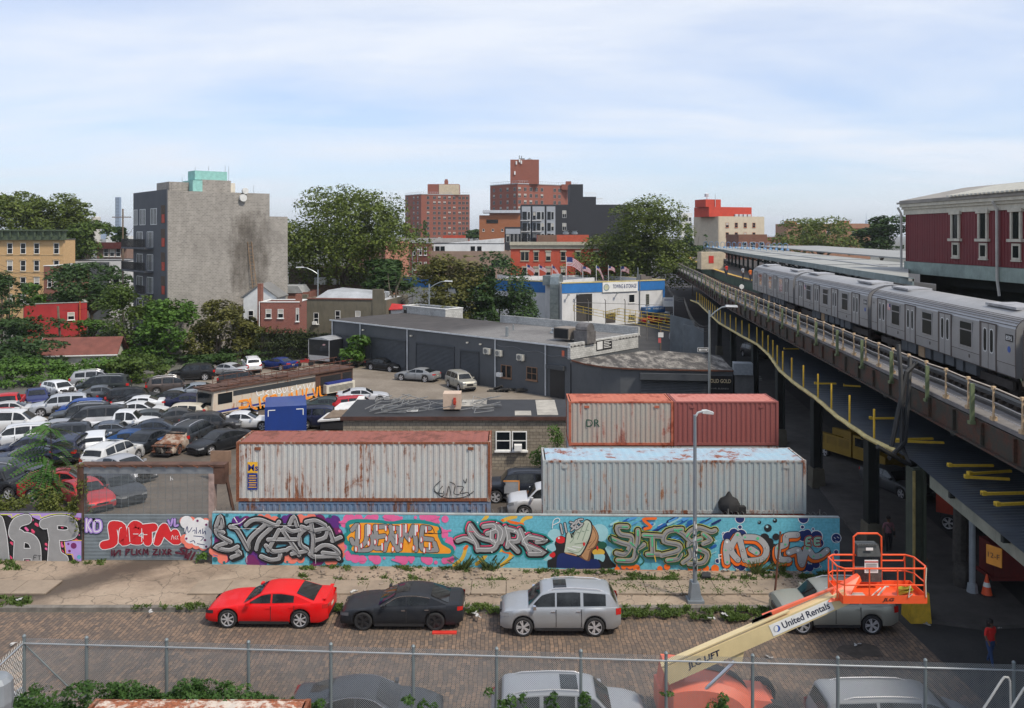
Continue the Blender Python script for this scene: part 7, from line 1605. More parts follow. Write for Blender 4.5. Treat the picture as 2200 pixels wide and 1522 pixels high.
fx=lambda y:32.3-.7*(y-40)/28.0
def SB(b,y0,y1,z0,z1,d0=0,d1=.1,mi=None): b.prism([(fx(y0)-d0,y0,z0),(fx(y1)-d0,y1,z0),(fx(y1)+d1,y1,z0),(fx(y0)+d1,y0,z0)],(0,0,z1-z0),mi)
MAR=M((.13,.008,.012),.55,0,.12,.8,dirt=.15,name='maroon_panel'); CRS=M((.50,.47,.39),.75,0,.2,1.5,dirt=.35,name='cream_trim')
b=MB(); SB(b,36,68,13.5,17.2,0,10)
y=36.2
while y<68: SB(b,y,y+.09,13.5,17.2,.018,-.001); y+=.36
b.build('panel_wall',MAR,sh_)
b=MB(); SB(b,36,68.1,12.55,13.48,.08,10); b.build('green_base',M((.24,.30,.27),.7,0,.3,.8,dirt=.4,name='pale_green_steel'),sh_)
b=MB(); SB(b,36,68.1,11.8,12.5,-1.2,11); SB(b,36,68.1,9.0,11.79,-2.5,11); b.build('floor_beam_and_light_block',DKG,sh_)  # second strip: added wall shutting out sky light under the station house
b=MB(); SB(b,36,68.2,17.21,17.6,.08,9.9); SB(b,36,68.3,17.61,17.8,.2,9.9); SB(b,36,68.3,17.81,18.05,.35,9.9); b.build('cornice',CRS,sh_)
b=MB(); SB(b,36,68.6,18.06,18.2,.45,9.8); b.prism([(fx(36)-.3,36,18.21),(fx(68)-.3,68.5,18.21),(fx(68)+5,68.5,19.3),(fx(36)+5,36,19.3)],(0,0,.12)); b.build('roof',M((.27,.25,.22),.7,.2,.25,.6,dirt=.35,name='roof_metal'),sh_)
b=MB(); y=36
while y<61: b.prism([(fx(y)-.6,y,18.32),(fx(y)+3,y,19.1),(fx(y)+3,y+.32,19.1),(fx(y)-.6,y+.32,18.32)],(0,0,.10 )); y+=.5
b.build('white_ribbed_awning',M((.48,.47,.41),.6,0,.15,1,dirt=.3),sh_)
for y in(60.6,57.2,53.6,49.8,46):
    b=MB(); SB(b,y-.55,y-.38,15.35,17.05,.14); SB(b,y+.38,y+.55,15.35,17.05,.14); SB(b,y-.7,y+.7,17.06,17.3,.2); SB(b,y-.75,y+.75,15.15,15.34,.24); SB(b,y-.45,y+.45,14.0,15.05,.10); SB(b,y-.5,y+.5,13.9,13.99,.13); o=b.build('window',CRS,sh_)
    b=MB(); SB(b,y-.375,y+.375,15.36,17.04,.05); SB(b,y-.3,y+.3,14.15,14.9,.105,-.101); b.build('pane',GLASS,o)
for y in(55.4,68.3):
    b=MB(); b.tube([(fx(y)-.5,y,17.8),(fx(y)-.22,y,17.3),(fx(y)-.2,y,12.7),(fx(y)-.1,y-.1,11.6)],.10,6); b.build('downpipe',M((.42,.41,.38),.6),sh_)
# ---------------------------------------------------------------- boom lift
BY=26.0; TAN=M((.62,.50,.27),.45,0,.10,1.2,dirt=.10,coat=.2,name='cream_boom_paint'); ORR=M((.80,.10,.025),.42,0,.12,1.5,dirt=.12,coat=.2,name='lift_orange'); ORB=M((.70,.14,.07),.5,0,.15,1,dirt=.2,name='faded_orange')
lift=thing('boom_lift','orange telescopic boom lift with cream boom and cage basket raised over the street','lift',(0,0,0))
q0=W3(1428,1447,BY); q1=W3(1815,1277,BY); dv=(q1-q0); dv.y=0; dn=dv.normalized(); up_=Vector((-dn.z,0,dn.x)); BLn=dv.length
b=MB(); hh=.26; b.prism([q0-up_*hh+Vector((0,-.22,0)),q1-up_*hh*.82+Vector((0,-.22,0)),q1+up_*hh*.82+Vector((0,-.22,0)),q0+up_*hh+Vector((0,-.22,0))],(0,.44,0)); b.build('boom',TAN,lift)
def onb(s,u,dy=-.225): p=q0+dn*s+up_*u; return (p.x,q0.y+dy,p.z)
an=math.atan2(dn.z,dn.x)
pxs=lambda px:(px-1428)/(1815-1428)*BLn
b=MB(); b.prism([onb(pxs(1652),-.18),onb(pxs(1782),-.17),onb(pxs(1782),.17),onb(pxs(1652),.18)],(0,-.006,0),0); o=b.build('rental_sign',[WHITE],lift)
tm=M((.015,.018,.045),.5,name='navy_lettering')
text(lift,'boom_lettering','United Rentals',.21,tm,onb(pxs(1676),-.09,-.235),(PI/2,-an,0),w_=pxs(1776)-pxs(1676),bold=.02)
b=MB(); c_=Vector(onb(pxs(1664),0,-.235)); cf=lambda x,z,o_:(c_.x+x,c_.y-o_,c_.z+z)
disc(b,0,0,.105,0,cf,0,18); disc(b,-.035,-.005,.07,.002,cf,1,16,.10); disc(b,-.015,0,.055,.004,cf,2,16,.09); b.build('round_logo',[M((.02,.08,.35),.5),M((.35,.37,.4),.5),WHITE],lift)
text(lift,'boom_lettering','JLG LIFT',.235,tm,onb(pxs(1474),-.11,-.228),(PI/2,-an,0),w_=pxs(1545)-pxs(1474),bold=.03,shear=.2)
b=MB(); b.prism([onb(pxs(1555),-.25,-.15),onb(pxs(1590),-.25,-.15),onb(pxs(1573),-.62,-.15)],(0,.3,0)); b.prism([onb(0,.302,-.2),onb(pxs(1700),.29,-.2),onb(pxs(1700),.33,-.2),onb(0,.34,-.2)],(0,.12,0)); b.build('boom_bracket',TAN,lift)
b=MB(); b.tube([onb(pxs(1572),-.5,0),onb(pxs(1480),-1.0,0)],.06,8); b.build('lift_cylinder',CHROME,lift)
b=MB(); 
for k in range(14): b.bar(onb(pxs(1628)+k*.045,.32,.0),onb(pxs(1628)+k*.045,.42,.0),.02,.1)
b.build('cable_chain',BLKM,lift); b=MB(); b.prism([onb(pxs(1650),.30,.0),onb(pxs(1800),.27,.0),onb(pxs(1800),.31,.0),onb(pxs(1650),.42,.0)],(0,.1,0)); b.build('orange_cap',ORB,lift)
# basket
x0,x1=(1801-1100)*25.6/F,(1991-1100)*25.6/F; ya,yb=25.5,26.6; zf=zz(1297,25.5)
k_=thing('tmp','','' ) ; bpy.data.objects.remove(k_)
b=MB(); b.box(x0+.1,x1-.05,ya,yb,zf,zf+.05); b.box(x0+.1,x1-.05,ya-.02,ya-.001,zf,zf+.24); b.box(x0+.1,x1-.05,yb,yb+.02,zf,zf+.24); b.box(x0+.08,x0+.1,ya,yb,zf,zf+.24); b.box(x1-.05,x1-.03,ya,yb,zf,zf+.24); b.build('basket_floor',ORR,lift)
b=MB(); r=.028; zt1=zf+1.05; zt2=zf+.55
def loop(z,i=.0): return [(x0+.15,ya+.0,z),(x0,ya+.18,z),(x0,yb-.2,z),(x0+.2,yb,z),(x1-.2,yb,z),(x1,yb-.2,z),(x1,ya+.18,z),(x1-.12,ya,z)]
b.tube(loop(zt1),r,6,closed=True); b.tube(loop(zt2),r*.8,6,closed=True)
for p in loop(zf): b.tube([p,(p[0],p[1],zt1)],r*.8,6)
for x in(x0+.9,x0+1.75): b.tube([(x,ya,zf),(x,ya,zt1)],r*.8,6)
xm=(x0+x1)/2-.05; b.tube([(xm-.42,yb,zf+.2),(xm-.42,yb,zf+1.62),(xm-.30,yb,zf+1.72),(xm+.33,yb,zf+1.72),(xm+.45,yb,zf+1.62),(xm+.45,yb,zf+.2)],.032,6)
b.tube([(x0+.2,yb,zt1+.0),(x0+.25,yb,zt1-.18),(xm-.42,yb,zt1-.18)],r*.8,6); b.tube([(x1-.2,yb,zt1),(x1-.25,yb,zt1-.18),(xm+.45,yb,zt1-.18)],r*.8,6)
b.build('guard_rail',ORR,lift,True)
b=MB(); b.prism([(xm-.36,yb-.15,zf+1.05),(xm+.38,yb-.15,zf+1.05),(xm+.34,yb-.05,zf+1.38),(xm-.32,yb-.05,zf+1.38)],(0,.35,0)); 
rs=random.Random(3)
for k in range(12): b.box(xm-.28+k*.05,xm-.26+k*.05,yb-.12,yb-.1,zf+1.38,zf+1.44)
b.build('control_console',M((.05,.055,.055),.6,0,.3,6),lift)
b=MB(); b.box(xm-.4,xm+.38,yb-.2,yb+.05,zf+.28,zf+.68); b.build('cable_bundle',M((.09,.085,.08),.8,0,.5,14,.5),lift)
b=MB(); b.box(xm-.22,xm+.2,ya+.75,ya+.76,zf+.62,zf+1.02,0)
for k in range(5): b.box(xm-.18,xm+.16,ya+.742,ya+.749,zf+.68+k*.05,zf+.70+k*.05,1)
b.box(xm-.22,xm+.2,ya+.74,ya+.749,zf+.95,zf+.98,2); b.box(xm-.1,xm+.12,yb-.17,yb-.155,zf+1.25,zf+1.33,0); b.build('instruction_placard',[WHITE,M((.2,.2,.2),.7),M((.5,.05,.03),.6)],lift)
text(lift,'basket_lettering','JLG',.13,BLKM,(x0+1.28,ya-.03,zf+.05),w_=.36,bold=.03,shear=.25)
b=MB(); b.tube([(x0+1.2,ya+.2,zf+.1),(x0+1.6,ya+.5,zf+.3),(x0+1.7,ya+.5,zf+.3)],.03,5); b.tube([(x0+1.05,ya+.25,zf+.1),(x0+1.5,ya+.6,zf+.22)],.02,5); b.box(x0+.35,x0+.9,ya+.3,ya+.5,zf+.06,zf+.12); b.build('hand_tools',M((.5,.45,.4),.6),lift)
b=MB(); 
for k in range(9): b.tube([(x0+2.2+.25*math.cos(a*.8+k),ya+.5+.1*math.sin(a+k),zf+.10+.02*k) for a in range(8)],.018,4)
b.build('coiled_rope',M((.35,.32,.03),.7),lift)
b=MB(); b.tube([(x1-.05,ya+.02,zt1+.02),(x1-.1,ya-.04,zt1-.4),(x1-.08,ya-.03,zf+.2)],.02,5); b.tube([(x1-.55,ya-.02,zf+.55),(x1-.62,ya-.05,zf+.2),(x1-.5,ya-.04,zf+.3)],.014,5); b.build('rope',M((.55,.50,.40),.8),lift)
b=MB(); b.prism([(x0-.25,ya+.2,zf-.05),(x0+.35,ya+.25,zf+.02),(x0+.95,ya+.7,zf+.4),(x0+.9,ya+.7,zf+.55),(x0,ya+.4,zf+.2)],(0,.25,0)); b.build('basket_support',ORR,lift)
# chassis and turntable
HF=lambda u:1.12*(1-.12*(1-u)**6)*max(0,1-u**3.2)**.55
b=MB(); n=16; rows=[]
for y in(25.9,26.15,27.4,27.9):
    s=.86 if y in(25.9,27.9) else 1
    rows.append([(4.9+(1-s)*.3,y,.7)]+[(4.9+(1-s)*.3+2.75*k/n*s,y,.72+HF(k/n)*s) for k in range(n+1)]+[(4.9+2.75*s,y,.7)])
b.grid(rows); b.poly(rows[0]); b.poly(rows[-1][::-1]); b.build('engine_hood',ORB,lift,True,30)
b=MB(); b.box(4.55,5.5,26.3,27.2,.7,1.5); b.prism([(4.62,26.25,1.5),(5.4,26.25,1.5),(5.3,26.25,2.15),(4.75,26.25,2.2)],(0,.85,0)); b.build('turret',ORB,lift)
b=MB(); rows=[[(4.9+2.75*k/n,y,.75+HF(k/n)) for k in range(0,n)] for y in(26.9,27.35)]; b.grid(rows); b.build('black_hood_strip',BLKM,lift)
b=MB(); b.box(5.2,5.8,25.87,25.889,1.0,1.03); b.box(5.55,6.0,25.86,25.889,.75,1.0); b.box(4.7,8.3,26.2,28.1,.45,.7); b.build('chassis',M((.09,.08,.08),.6),lift)
b=MB(); b.prism([(7.2,26.5,.7),(8.4,26.5,.7),(8.1,26.5,1.0),(7.5,26.5,1.05)],(0,1.2,0)); b.build('drive_cover',ORB,lift)
text(lift,'hood_number','1065562',.09,BLKM,(6.05,25.86,1.38),w_=.5)
ty,ri=wheel_meshes(.48,M((.6,.1,.03),.6),.35)
for x in(5.3,8.2):
    for y in(26.6,28.0): o=put('wheel',ty,lift,(x,y,.48)); put('rim',ri,o)
# ---------------------------------------------------------------- chain-link fence in the foreground
fa=Vector((-14.62,25.35)); fb=Vector((14.75,23.75)); fd=(fb-fa); FL=fd.length; frz=math.atan2(fd.y,fd.x)
POSTS=[52,186,358,534,711,888,1067,1248,1431,1617,1800,1988,2178]
FG=M((.20,.235,.245),.55,.45,.15,2,dirt=.2,name='grey_green_pipe'); FT=M((.36,.385,.40),.45,.5,.15,2,name='top_rail_steel'); WIRE=M((.30,.325,.34),.5,.5,.1,2,name='galvanised_wire')
fe=thing('chain_link_fence','grey chain-link fence with round-capped posts along the near side of the street','fence',(fa.x,fa.y,0),frz)
ZT=3.42
b=MB(); b.tube([(0,0,0),(0,0,ZT+.14)],.048,8); b.lathe([(.055,ZT+.14),(.058,ZT+.18),(.03,ZT+.22),(.002,ZT+.23)],8); pm_=b.mesh('post',FG,True)
fdn=fd.normalized()
for px in POSTS:
    k=(px-1100)/F; s=(k*fa.y-fa.x)/(fdn.x-k*fdn.y); put('post',pm_,fe,(s,0,0))
b=MB(); b.tube([(0,-.03,ZT-.03),(FL,-.03,ZT-.03)],.026,6); b.build('top_rail',FT,fe,True)
b=MB(); b.bar((.1,-.03,ZT-.1),(2.4,-.03,1.2),.03); b.build('brace',FG,fe)
def chain(par,L,H0,H1,p=.060,r=.0044):
    b=MB(); n=int((L+(H1-H0))/p)
    for s in(1,-1):
        y=.004*s
        for i in range(n):
            # line from (a,H0) going up to right (s=1) or left
            if s==1: a=-(H1-H0)+i*p; u0=max(a,0); u1=min(a+(H1-H0),L); 
            else: a=i*p; u0=max(a-(H1-H0),0); u1=min(a,L)
            if u1-u0<.01: continue
            if s==1: z0=H0+(u0-a); z1=H0+(u1-a)
            else: z0=H0+(a-u0); z1=H0+(a-u1)
            nn=Vector((-(z1-z0),0,u1-u0)).normalized()*r
            A=Vector((u0,y,z0));B_=Vector((u1,y,z1)); d=Vector((0,r,0))
            v=[b.V(A+nn-d),b.V(B_+nn-d),b.V(A-nn-d),b.V(B_-nn-d),b.V(A+d),b.V(B_+d)]
            b.face((v[0],v[2],v[3],v[1])); b.face((v[2],v[4],v[5],v[3])); b.face((v[4],v[0],v[1],v[5]))
    return b.build('chain_mesh',WIRE,par)
chain(fe,FL,.3,ZT+.12)
fw=thing('chain_link_fence','short return of the grey fence turning towards the viewer at the left corner','fence',(fa.x,fa.y,0),R(-86)); b=MB(); b.tube([(.05,0,ZT-.03),(6,0,ZT-.03)],.026,6); b.build('top_rail',FT,fw); chain(fw,6,.3,ZT+.1,.16,.003)
hr=thing('pipe_handrail','pair of bent grey pipe handles at the lower right corner behind the fence','handrail',(0,0,0))
for dx in(0,.42): 
    b=MB(); P=[W3(2108+dx*60,1530,21.5),W3(2128+dx*60,1500,21.5),W3(2152+dx*60,1462,21.5),W3(2158+dx*60,1455,21.5),W3(2166+dx*60,1456,21.5),W3(2170+dx*60,1464,21.5),W3(2172+dx*60,1540,21.5)]; b.tube([(p.x,p.y-dx,p.z) for p in P],.03,6); b.build('bent_pipe',M((.42,.42,.40),.6),hr,True)
b=MB(); b.lathe([(.34,-.5),(.42,0),(.40,.5),(.3,.62),(.0,.66)],12); o=b.build('grey_tank',M((.22,.24,.26),.6,.2,.2,2)); p=W3(2,1516,21.3); o.location=(p.x-.15,p.y,p.z+.1); tag(o,'grey rounded metal housing at the lower left corner','housing')
# ---------------------------------------------------------------- lamps, signs, poles
LPM=M((.24,.27,.30),.5,.4,.15,2,dirt=.15,name='lamp_post_grey')
x,y=7.72,35.75; lp=thing('street_lamp','tall grey street lamp with sticker-covered lower shaft beside the silver SUV','lamp',(x,y,.14))
b=MB(); b.tube([(0,0,.5),(0,0,8.0-.14)],[.095,.065],8); b.build('shaft',LPM,lp,True)
b=MB(); b.prism([(-.34,-.3,0),(.34,-.3,0),(.34,.3,0),(-.34,.3,0)],(0,0,.12)); b.prism([(-.25,-.24,.12),(.25,-.24,.12),(.15,-.15,.8),(-.15,-.15,.8)],(0,.5,0)); b.build('base',LPM,lp)
b=MB(); b.tube([(0,0,7.75),(.12,0,7.95),(.3,-.05,8.02),(.45,-.05,8.0)],.05,6); b.prism([(.3,-.12,7.94),(.75,-.14,7.9),(.78,-.14,7.98),(.5,-.12,8.07),(.32,-.1,8.05)],(0,.26,0)); b.build('lamp_head',M((.45,.46,.46),.5),lp)
rs=random.Random(8); b=MB()
for k in range(26): a=rs.uniform(-2.6,-.5); z=rs.uniform(1.0,3.3); r=.118; w_=rs.uniform(.25,.5); hh=rs.uniform(.08,.25); b.grid([[(r*math.cos(a+w_*j/2),r*math.sin(a+w_*j/2),zq) for j in range(4)] for zq in(z,z+hh)],mi=rs.choice([0,0,0,1,2]))
b.build('stickers',[M((.55,.55,.53),.6,0,.4,20),BLKM,M((.3,.32,.3),.7)],lp)
p0=G(1662,1302,.14); b=MB(); b.tube([(p0.x,p0.y,.1),(p0.x+.32,p0.y+.1,3.2)],.045,6); tag(b.build('leaning_pole',RUST),'rusty thin pole leaning in the verge before the silver-beige SUV','pole')
def cobra(label,px,py_top,Y,arm,py_base=None,z0=0,th=.09):
    p=W3(px,py_top,Y); t=thing('street_lamp',label,'lamp',(p.x,p.y,z0)); b=MB(); h=p.z-z0; b.tube([(0,0,0),(0,0,h)],[th*1.4,th],6); s=1 if arm>0 else -1; a=abs(arm); b.tube([(0,0,h-.6),(s*a*.35,0,h-.1),(s*a*.7,0,h+.25),(s*a,0,h+.32)],th*.7,5); b.build('shaft',STEEL,t); b=MB(); b.prism([(s*a*.9,-.15,h+.3),(s*(a+.9),-.18,h+.26),(s*(a+.85),-.15,h+.42),(s*a*.95,-.1,h+.45)],(0,.3,0)); b.build('lamp_head',M((.5,.52,.54),.5),t); return t
cobra('cobra-head lamp behind the garage roof with arm to the right',922,610,112,2.2)
cobra('cobra-head lamp left of the olive building with arm to the left',683,580,120,-2.2)
cobra('cobra-head lamp beside the avenue carrying a one-way sign',1524,667,72,1.5)
cobra('thin lamp with short arm before the dark red brick house',886,540,160,1.0)
g=W3(1510,752,71); ow_=thing('one_way_sign','black and white one-way arrow sign on the avenue lamp','sign',tuple(g)); b=MB(); b.box(-.45,.45,-.02,.02,-.17,.17,0); b.box(-.42,.42,-.025,-.021,-.14,.14,1); b.prism([(-.38,-.03,0),(-.22,-.03,.11),(-.22,-.03,.05),(.36,-.03,.05),(.36,-.03,-.05),(-.22,-.03,-.05),(-.22,-.03,-.11)],(0,.004,0),0); b.build('arrow_plate',[WHITE,BLKM],ow_); text(ow_,'sign_letters','ONE WAY',.06,BLKM,(-.15,-.035,-.03))
g=G(1419,775); sp2=thing('sign_post','wooden post with white and red parking sign beside the garage parapet','sign',(g.x,g.y,0)); b=MB(); b.tube([(0,0,0),(0,0,4.2)],.09,5); b.build('post',WOOD,sp2); b=MB(); b.box(-.3,.35,-.12,-.09,2.9,3.5,0); b.box(-.3,.05,-.12,-.09,2.2,2.8,1); b.build('sign_plate',[WHITE,M((.5,.1,.1),.6)],sp2)
g=W3(1436,648,150); sg_=thing('hanging_sign','small white framed shop sign on a post at the corner of the depot','sign',(g.x,g.y,0)); b=MB(); b.tube([(.9,0,0),(.9,0,g.z+1)],.08,5); b.box(-.9,.9,-.05,.05,g.z-.9,g.z+.7); b.build('sign_board',WHITE,sg_); text(sg_,'sign_letters','PARKING',.35,MSB,(-.7,-.07,g.z+.1),w_=1.4)
# lettering of the shop fronts
a_=math.atan2(-.27,2.1); text(bpy.data.objects['garage_wing'],'shop_letters','SOLID GOLD',.34,M((.55,.45,.28),.6),(17.08,73.62,2.75),(PI/2,0,a_),w_=1.9,bold=.02)
text(bpy.data.objects['garage_wing'],'shop_letters','24 HR. BUSINESS',.13,M((.25,.24,.22),.6),(17.2,73.60,2.2),(PI/2,0,a_),w_=1.6); text(bpy.data.objects['garage_wing'],'shop_letters','OPEN',.1,M((.5,.42,.1),.6),(17.7,73.55,1.7),(PI/2,0,a_),w_=.7)
td=[o for o in bpy.data.objects if o.name=='towing_depot'][0]
text(td,'sign_letters','TOWING & STORAGE',.72,M((.012,.03,.13),.6),(tx(1315),-.21,HT-1.25),w_=tx(1366)-tx(1315),shear=.15,bold=.02); b=MB(); b.M=Matrix.Translation((tx(1301.5),-.205,HT-1.0)); b.lathe([(.62,-.01),(.62,.01)],16,axis='y',mi=0); b.M=Matrix.Translation((tx(1301.5),-.22,HT-1.0)); b.lathe([(.45,-.01),(.45,.01)],12,axis='y',mi=1); b.M=None; b.build('round_badge',[M((.25,.3,.33),.6),M((.5,.5,.35),.6)],td)
text(td,'awning_letters','TOWING OFFICE',.3,WHITE,(tx(1393),-1.31,tz(1400,664)),w_=tx(1417)-tx(1393)); text(td,'awning_letters','24 HR',.3,WHITE,(tx(1378),-1.31,tz(1385,664)),w_=tx(1388)-tx(1378))
rpw=[o for o in bpy.data.objects if o.name=='repair_garage'][0]
text(rpw,'painted_letters','DARTH GARAGE'[6:],.22,WHITE,(rpw['w']+.115,6.4,HG-.0),(PI/2,0,PI/2),w_=1.2)
# flags
FGM=[M((.40,.03,.05),.8,name='flag_red'),M((.62,.62,.62),.8,name='flag_white'),M((.015,.03,.14),.8,name='flag_blue')]
def flagmesh(sag,seed):
    b=MB(); L=1.9; H=1.0; rs=random.Random(seed); P=[[None]*14 for _ in range(14)]
    for j in range(14):
        for i in range(14): u=i/13; P[j][i]=(u*L*.86,.12*math.sin(u*7+j*.15+seed),-j/13*H-sag*u*u*L+.06*math.sin(u*5+seed))
    for j in range(13):
        for i in range(13):
            mi=2 if (j<7 and i<5) else (0 if j%2==0 else 1)
            b.poly([P[j+1][i],P[j+1][i+1],P[j][i+1],P[j][i]],mi)
    return b.mesh('flag_cloth',FGM,True)
for i,(px,Y,pyt,sc2,sag) in enumerate(((1217,158,553,1.75,.35),(1132,156,570,.85,.5),(1158,150,571,.8,.4),(1186,156,571,.8,1.1),(1252,158,572,.9,.45),(1307,160,572,.75,.35),(1334,162,573,.95,.25),(1281,160,572,.8,1.3))):
    p=W3(px,pyt,Y); t=thing('flag',['largest stars and stripes flag on a tall pole over the depot roof','leftmost small stars and stripes flag on the depot roof','small flag just right of the leftmost one on the depot roof','limp flag hanging straight left of the largest flag','small flag right of the largest flag','small flag in front of the round tree on the depot roof','rightmost stars and stripes flag on the depot roof','limp flag hanging between the two small flags right of the largest'][i],'flag',(p.x,p.y,0),0,'stars and stripes flags on the depot roof')
    b=MB(); b.tube([(0,0,6.9),(0,0,p.z+.2)],.05,5); b.build('pole',WHITE,t); o=put('flag_cloth',flagmesh(sag,i),t,(.05,0,p.z)); o.scale=(sc2,)*3
# ramp rails and fence at the towing yard
YR=M((.60,.42,.04),.6,0,.2,2,name='yellow_rail'); yr=thing('ramp_railing','yellow painted ramp railing zigzagging in front of the white depot','railing',(0,0,0))
b=MB()
for (a,c,Y0,Y1) in(((1232,668),(1440,712),132,118),((1330,676),(1442,692),126,118),((1300,683),(1330,676),128,126)):
    for dz in(0,.45,.9):
        A_=W3(a[0],a[1],Y0);B_=W3(c[0],c[1],Y1); b.tube([(A_.x,A_.y,A_.z-dz+.9),(B_.x,B_.y,B_.z-dz+.9)],.035,5)
    n=9
    for k in range(n+1): q=W3(a[0],a[1],Y0).lerp(W3(c[0],c[1],Y1),k/n); b.tube([(q.x,q.y,q.z-.1),(q.x,q.y,q.z+.95)],.04,5)
b.build('yellow_rail',YR,yr)
yf=thing('yard_fence','tall thin chain-link fence on rusty posts before the white depot','fence',(0,0,0)); b=MB()
for k,px in enumerate((1234,1264,1301,1343,1390)): q=G(px,716,0); q=W3(px,700,125); b.tube([(q.x,125,0),(q.x,125,zz(647 if k else 645,125)),(q.x-.15,124.8,zz(643,125))],.06,5)
q0_=W3(1234,650,125);q1_=W3(1425,656,125); b.tube([q0_,q1_],.035,5); b.build('post_and_rail',M((.15,.14,.13),.7),yf)
cw_=[G(1440,712),G(1492,738)]
b=MB(); b.prism([(W3(1440,700,112).x,112,0),(W3(1492,700,108).x,108,0),(W3(1492,700,108).x,108,zz(690,108)),(W3(1440,700,112).x,112,zz(676,112))],(0,.2,0)); tag(b.build('sheet_fence',M((.15,.17,.185),.6,.2,.25,.8,dirt=.2)),'grey-blue sheet metal fence behind the two avenue vehicles','fence'); b=MB(); b.prism([(W3(1468,700,99).x,99,0),(W3(1512,700,96).x,96,0),(W3(1512,700,96).x,96,zz(706,96)),(W3(1468,700,99).x,99,zz(697,99))],(0,.2,0)); tag(b.build('sheet_fence',M((.15,.17,.185),.6,.2,.25,.8,dirt=.2)),'grey-blue sheet metal fence beside the avenue SUV','fence')
# yellow utility truck, orange digger and cars under the railway
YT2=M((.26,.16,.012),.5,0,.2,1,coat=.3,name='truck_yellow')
g=G(1835,1008,0); yt=thing('utility_truck','yellow utility truck parked under the elevated railway','truck',(g.x+.8,g.y+1.5,0),R(-66))
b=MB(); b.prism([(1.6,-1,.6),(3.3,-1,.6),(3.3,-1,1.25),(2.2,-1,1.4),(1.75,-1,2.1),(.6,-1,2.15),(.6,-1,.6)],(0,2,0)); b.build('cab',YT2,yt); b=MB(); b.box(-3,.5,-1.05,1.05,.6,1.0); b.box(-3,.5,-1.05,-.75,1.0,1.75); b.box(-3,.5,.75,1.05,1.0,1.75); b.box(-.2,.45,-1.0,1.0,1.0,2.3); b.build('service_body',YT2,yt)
b=MB(); b.prism([(1.7,-1.01,1.45),(2.1,-1.01,1.45),(1.7,-1.01,2.0),(.8,-1.01,2.0),(.8,-1.01,1.45)],(0,-.01,0)); b.prism([(2.22,-.9,1.42),(2.22,.9,1.42),(1.80,.85,2.08),(1.80,-.85,2.08)],(.02,0,.02)); b.build('window',CGLASS,yt)
b=MB(); 
for k in range(3): b.box(-2.8+k*1.1,-1.9+k*1.1,-1.06,-1.052,1.1,1.65)
b.box(3.3,3.34,-.9,.9,.5,.75); b.build('locker_door',M((.2,.12,.01),.6),yt)
ty,ri=wheel_meshes(.42,ALLOY,.24)
for x in(-2,2.4):
    for s in(-1,1): o=put('wheel',ty,yt,(x,s*.92,.42)); put('rim',ri,o)
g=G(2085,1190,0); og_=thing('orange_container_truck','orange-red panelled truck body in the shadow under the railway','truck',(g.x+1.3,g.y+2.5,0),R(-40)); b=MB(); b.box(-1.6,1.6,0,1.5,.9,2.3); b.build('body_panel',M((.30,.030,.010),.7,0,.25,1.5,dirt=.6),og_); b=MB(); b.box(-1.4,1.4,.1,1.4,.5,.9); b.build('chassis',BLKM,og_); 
for x in(-1.0,1.0): o=put('wheel',ty,og_,(x,.15,.42)); put('rim',ri,o)
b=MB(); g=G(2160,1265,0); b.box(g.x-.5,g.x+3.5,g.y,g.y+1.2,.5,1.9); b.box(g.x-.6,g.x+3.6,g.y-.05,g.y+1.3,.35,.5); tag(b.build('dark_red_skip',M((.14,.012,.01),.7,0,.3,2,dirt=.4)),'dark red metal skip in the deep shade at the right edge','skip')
b=MB(); p=G(2089,1272,.15); b.tube([(p.x,p.y,.15),(p.x,p.y,5.6)],.13,8); b.lathe([(.24,.15),(.2,.5),(.13,.55)],8,c=(p.x,p.y,0)); tag(b.build('drain_pipe',M((.30,.33,.36),.6,.2,.2,2),None,True),'grey vertical drain pipe under the edge beam','pipe')
p=G(2070,1258,.15); b=MB(); b.lathe([(.4,0),(.45,.5),(.38,.95),(.3,1.0)],10,c=(p.x,p.y,.15)); b.tube([(p.x,p.y+.3,1),(p.x+.05,p.y+.3,4.9)],.3,8); tag(b.build('rubbish_pile',M((.05,.045,.04),.8,0,.5,5,.6),None,True),'dark graffitied column stub with rubbish beside the drain pipe','rubbish')
# litter
rs=random.Random(77); LW=M((.4,.4,.39),.7)
for i,(px,py) in enumerate(((1530,1333),(1585,1338),(760,1275),(950,1310),(1018,1322),(1030,1328),(1170,1250),(45,1292),(1560,1326),(2145,1350),(1990,1345),(1560,1230),(1210,1248),(1842,1388),(320,1318),(1650,1415),(25,1388))):
    g=G(px,py,.16 if py<1335 else 0); b=MB(); 
    for k in range(3): b.M=Matrix.Translation((g.x+rs.uniform(-.12,.12),g.y+rs.uniform(-.1,.1),.24 if py<1335 else .06))@Matrix.Rotation(rs.uniform(0,6),4,'Z')@Matrix.Rotation(rs.uniform(-.5,.5),4,'X'); b.prism([(-.09,-.03,0),(.06,-.05,0),(.10,.02,.02),(-.03,.06,.01)],(0,0,.02))
    tag(b.build('litter',LW),'scrap of pale litter lying on the ground along the street','litter','scraps of litter along the street')
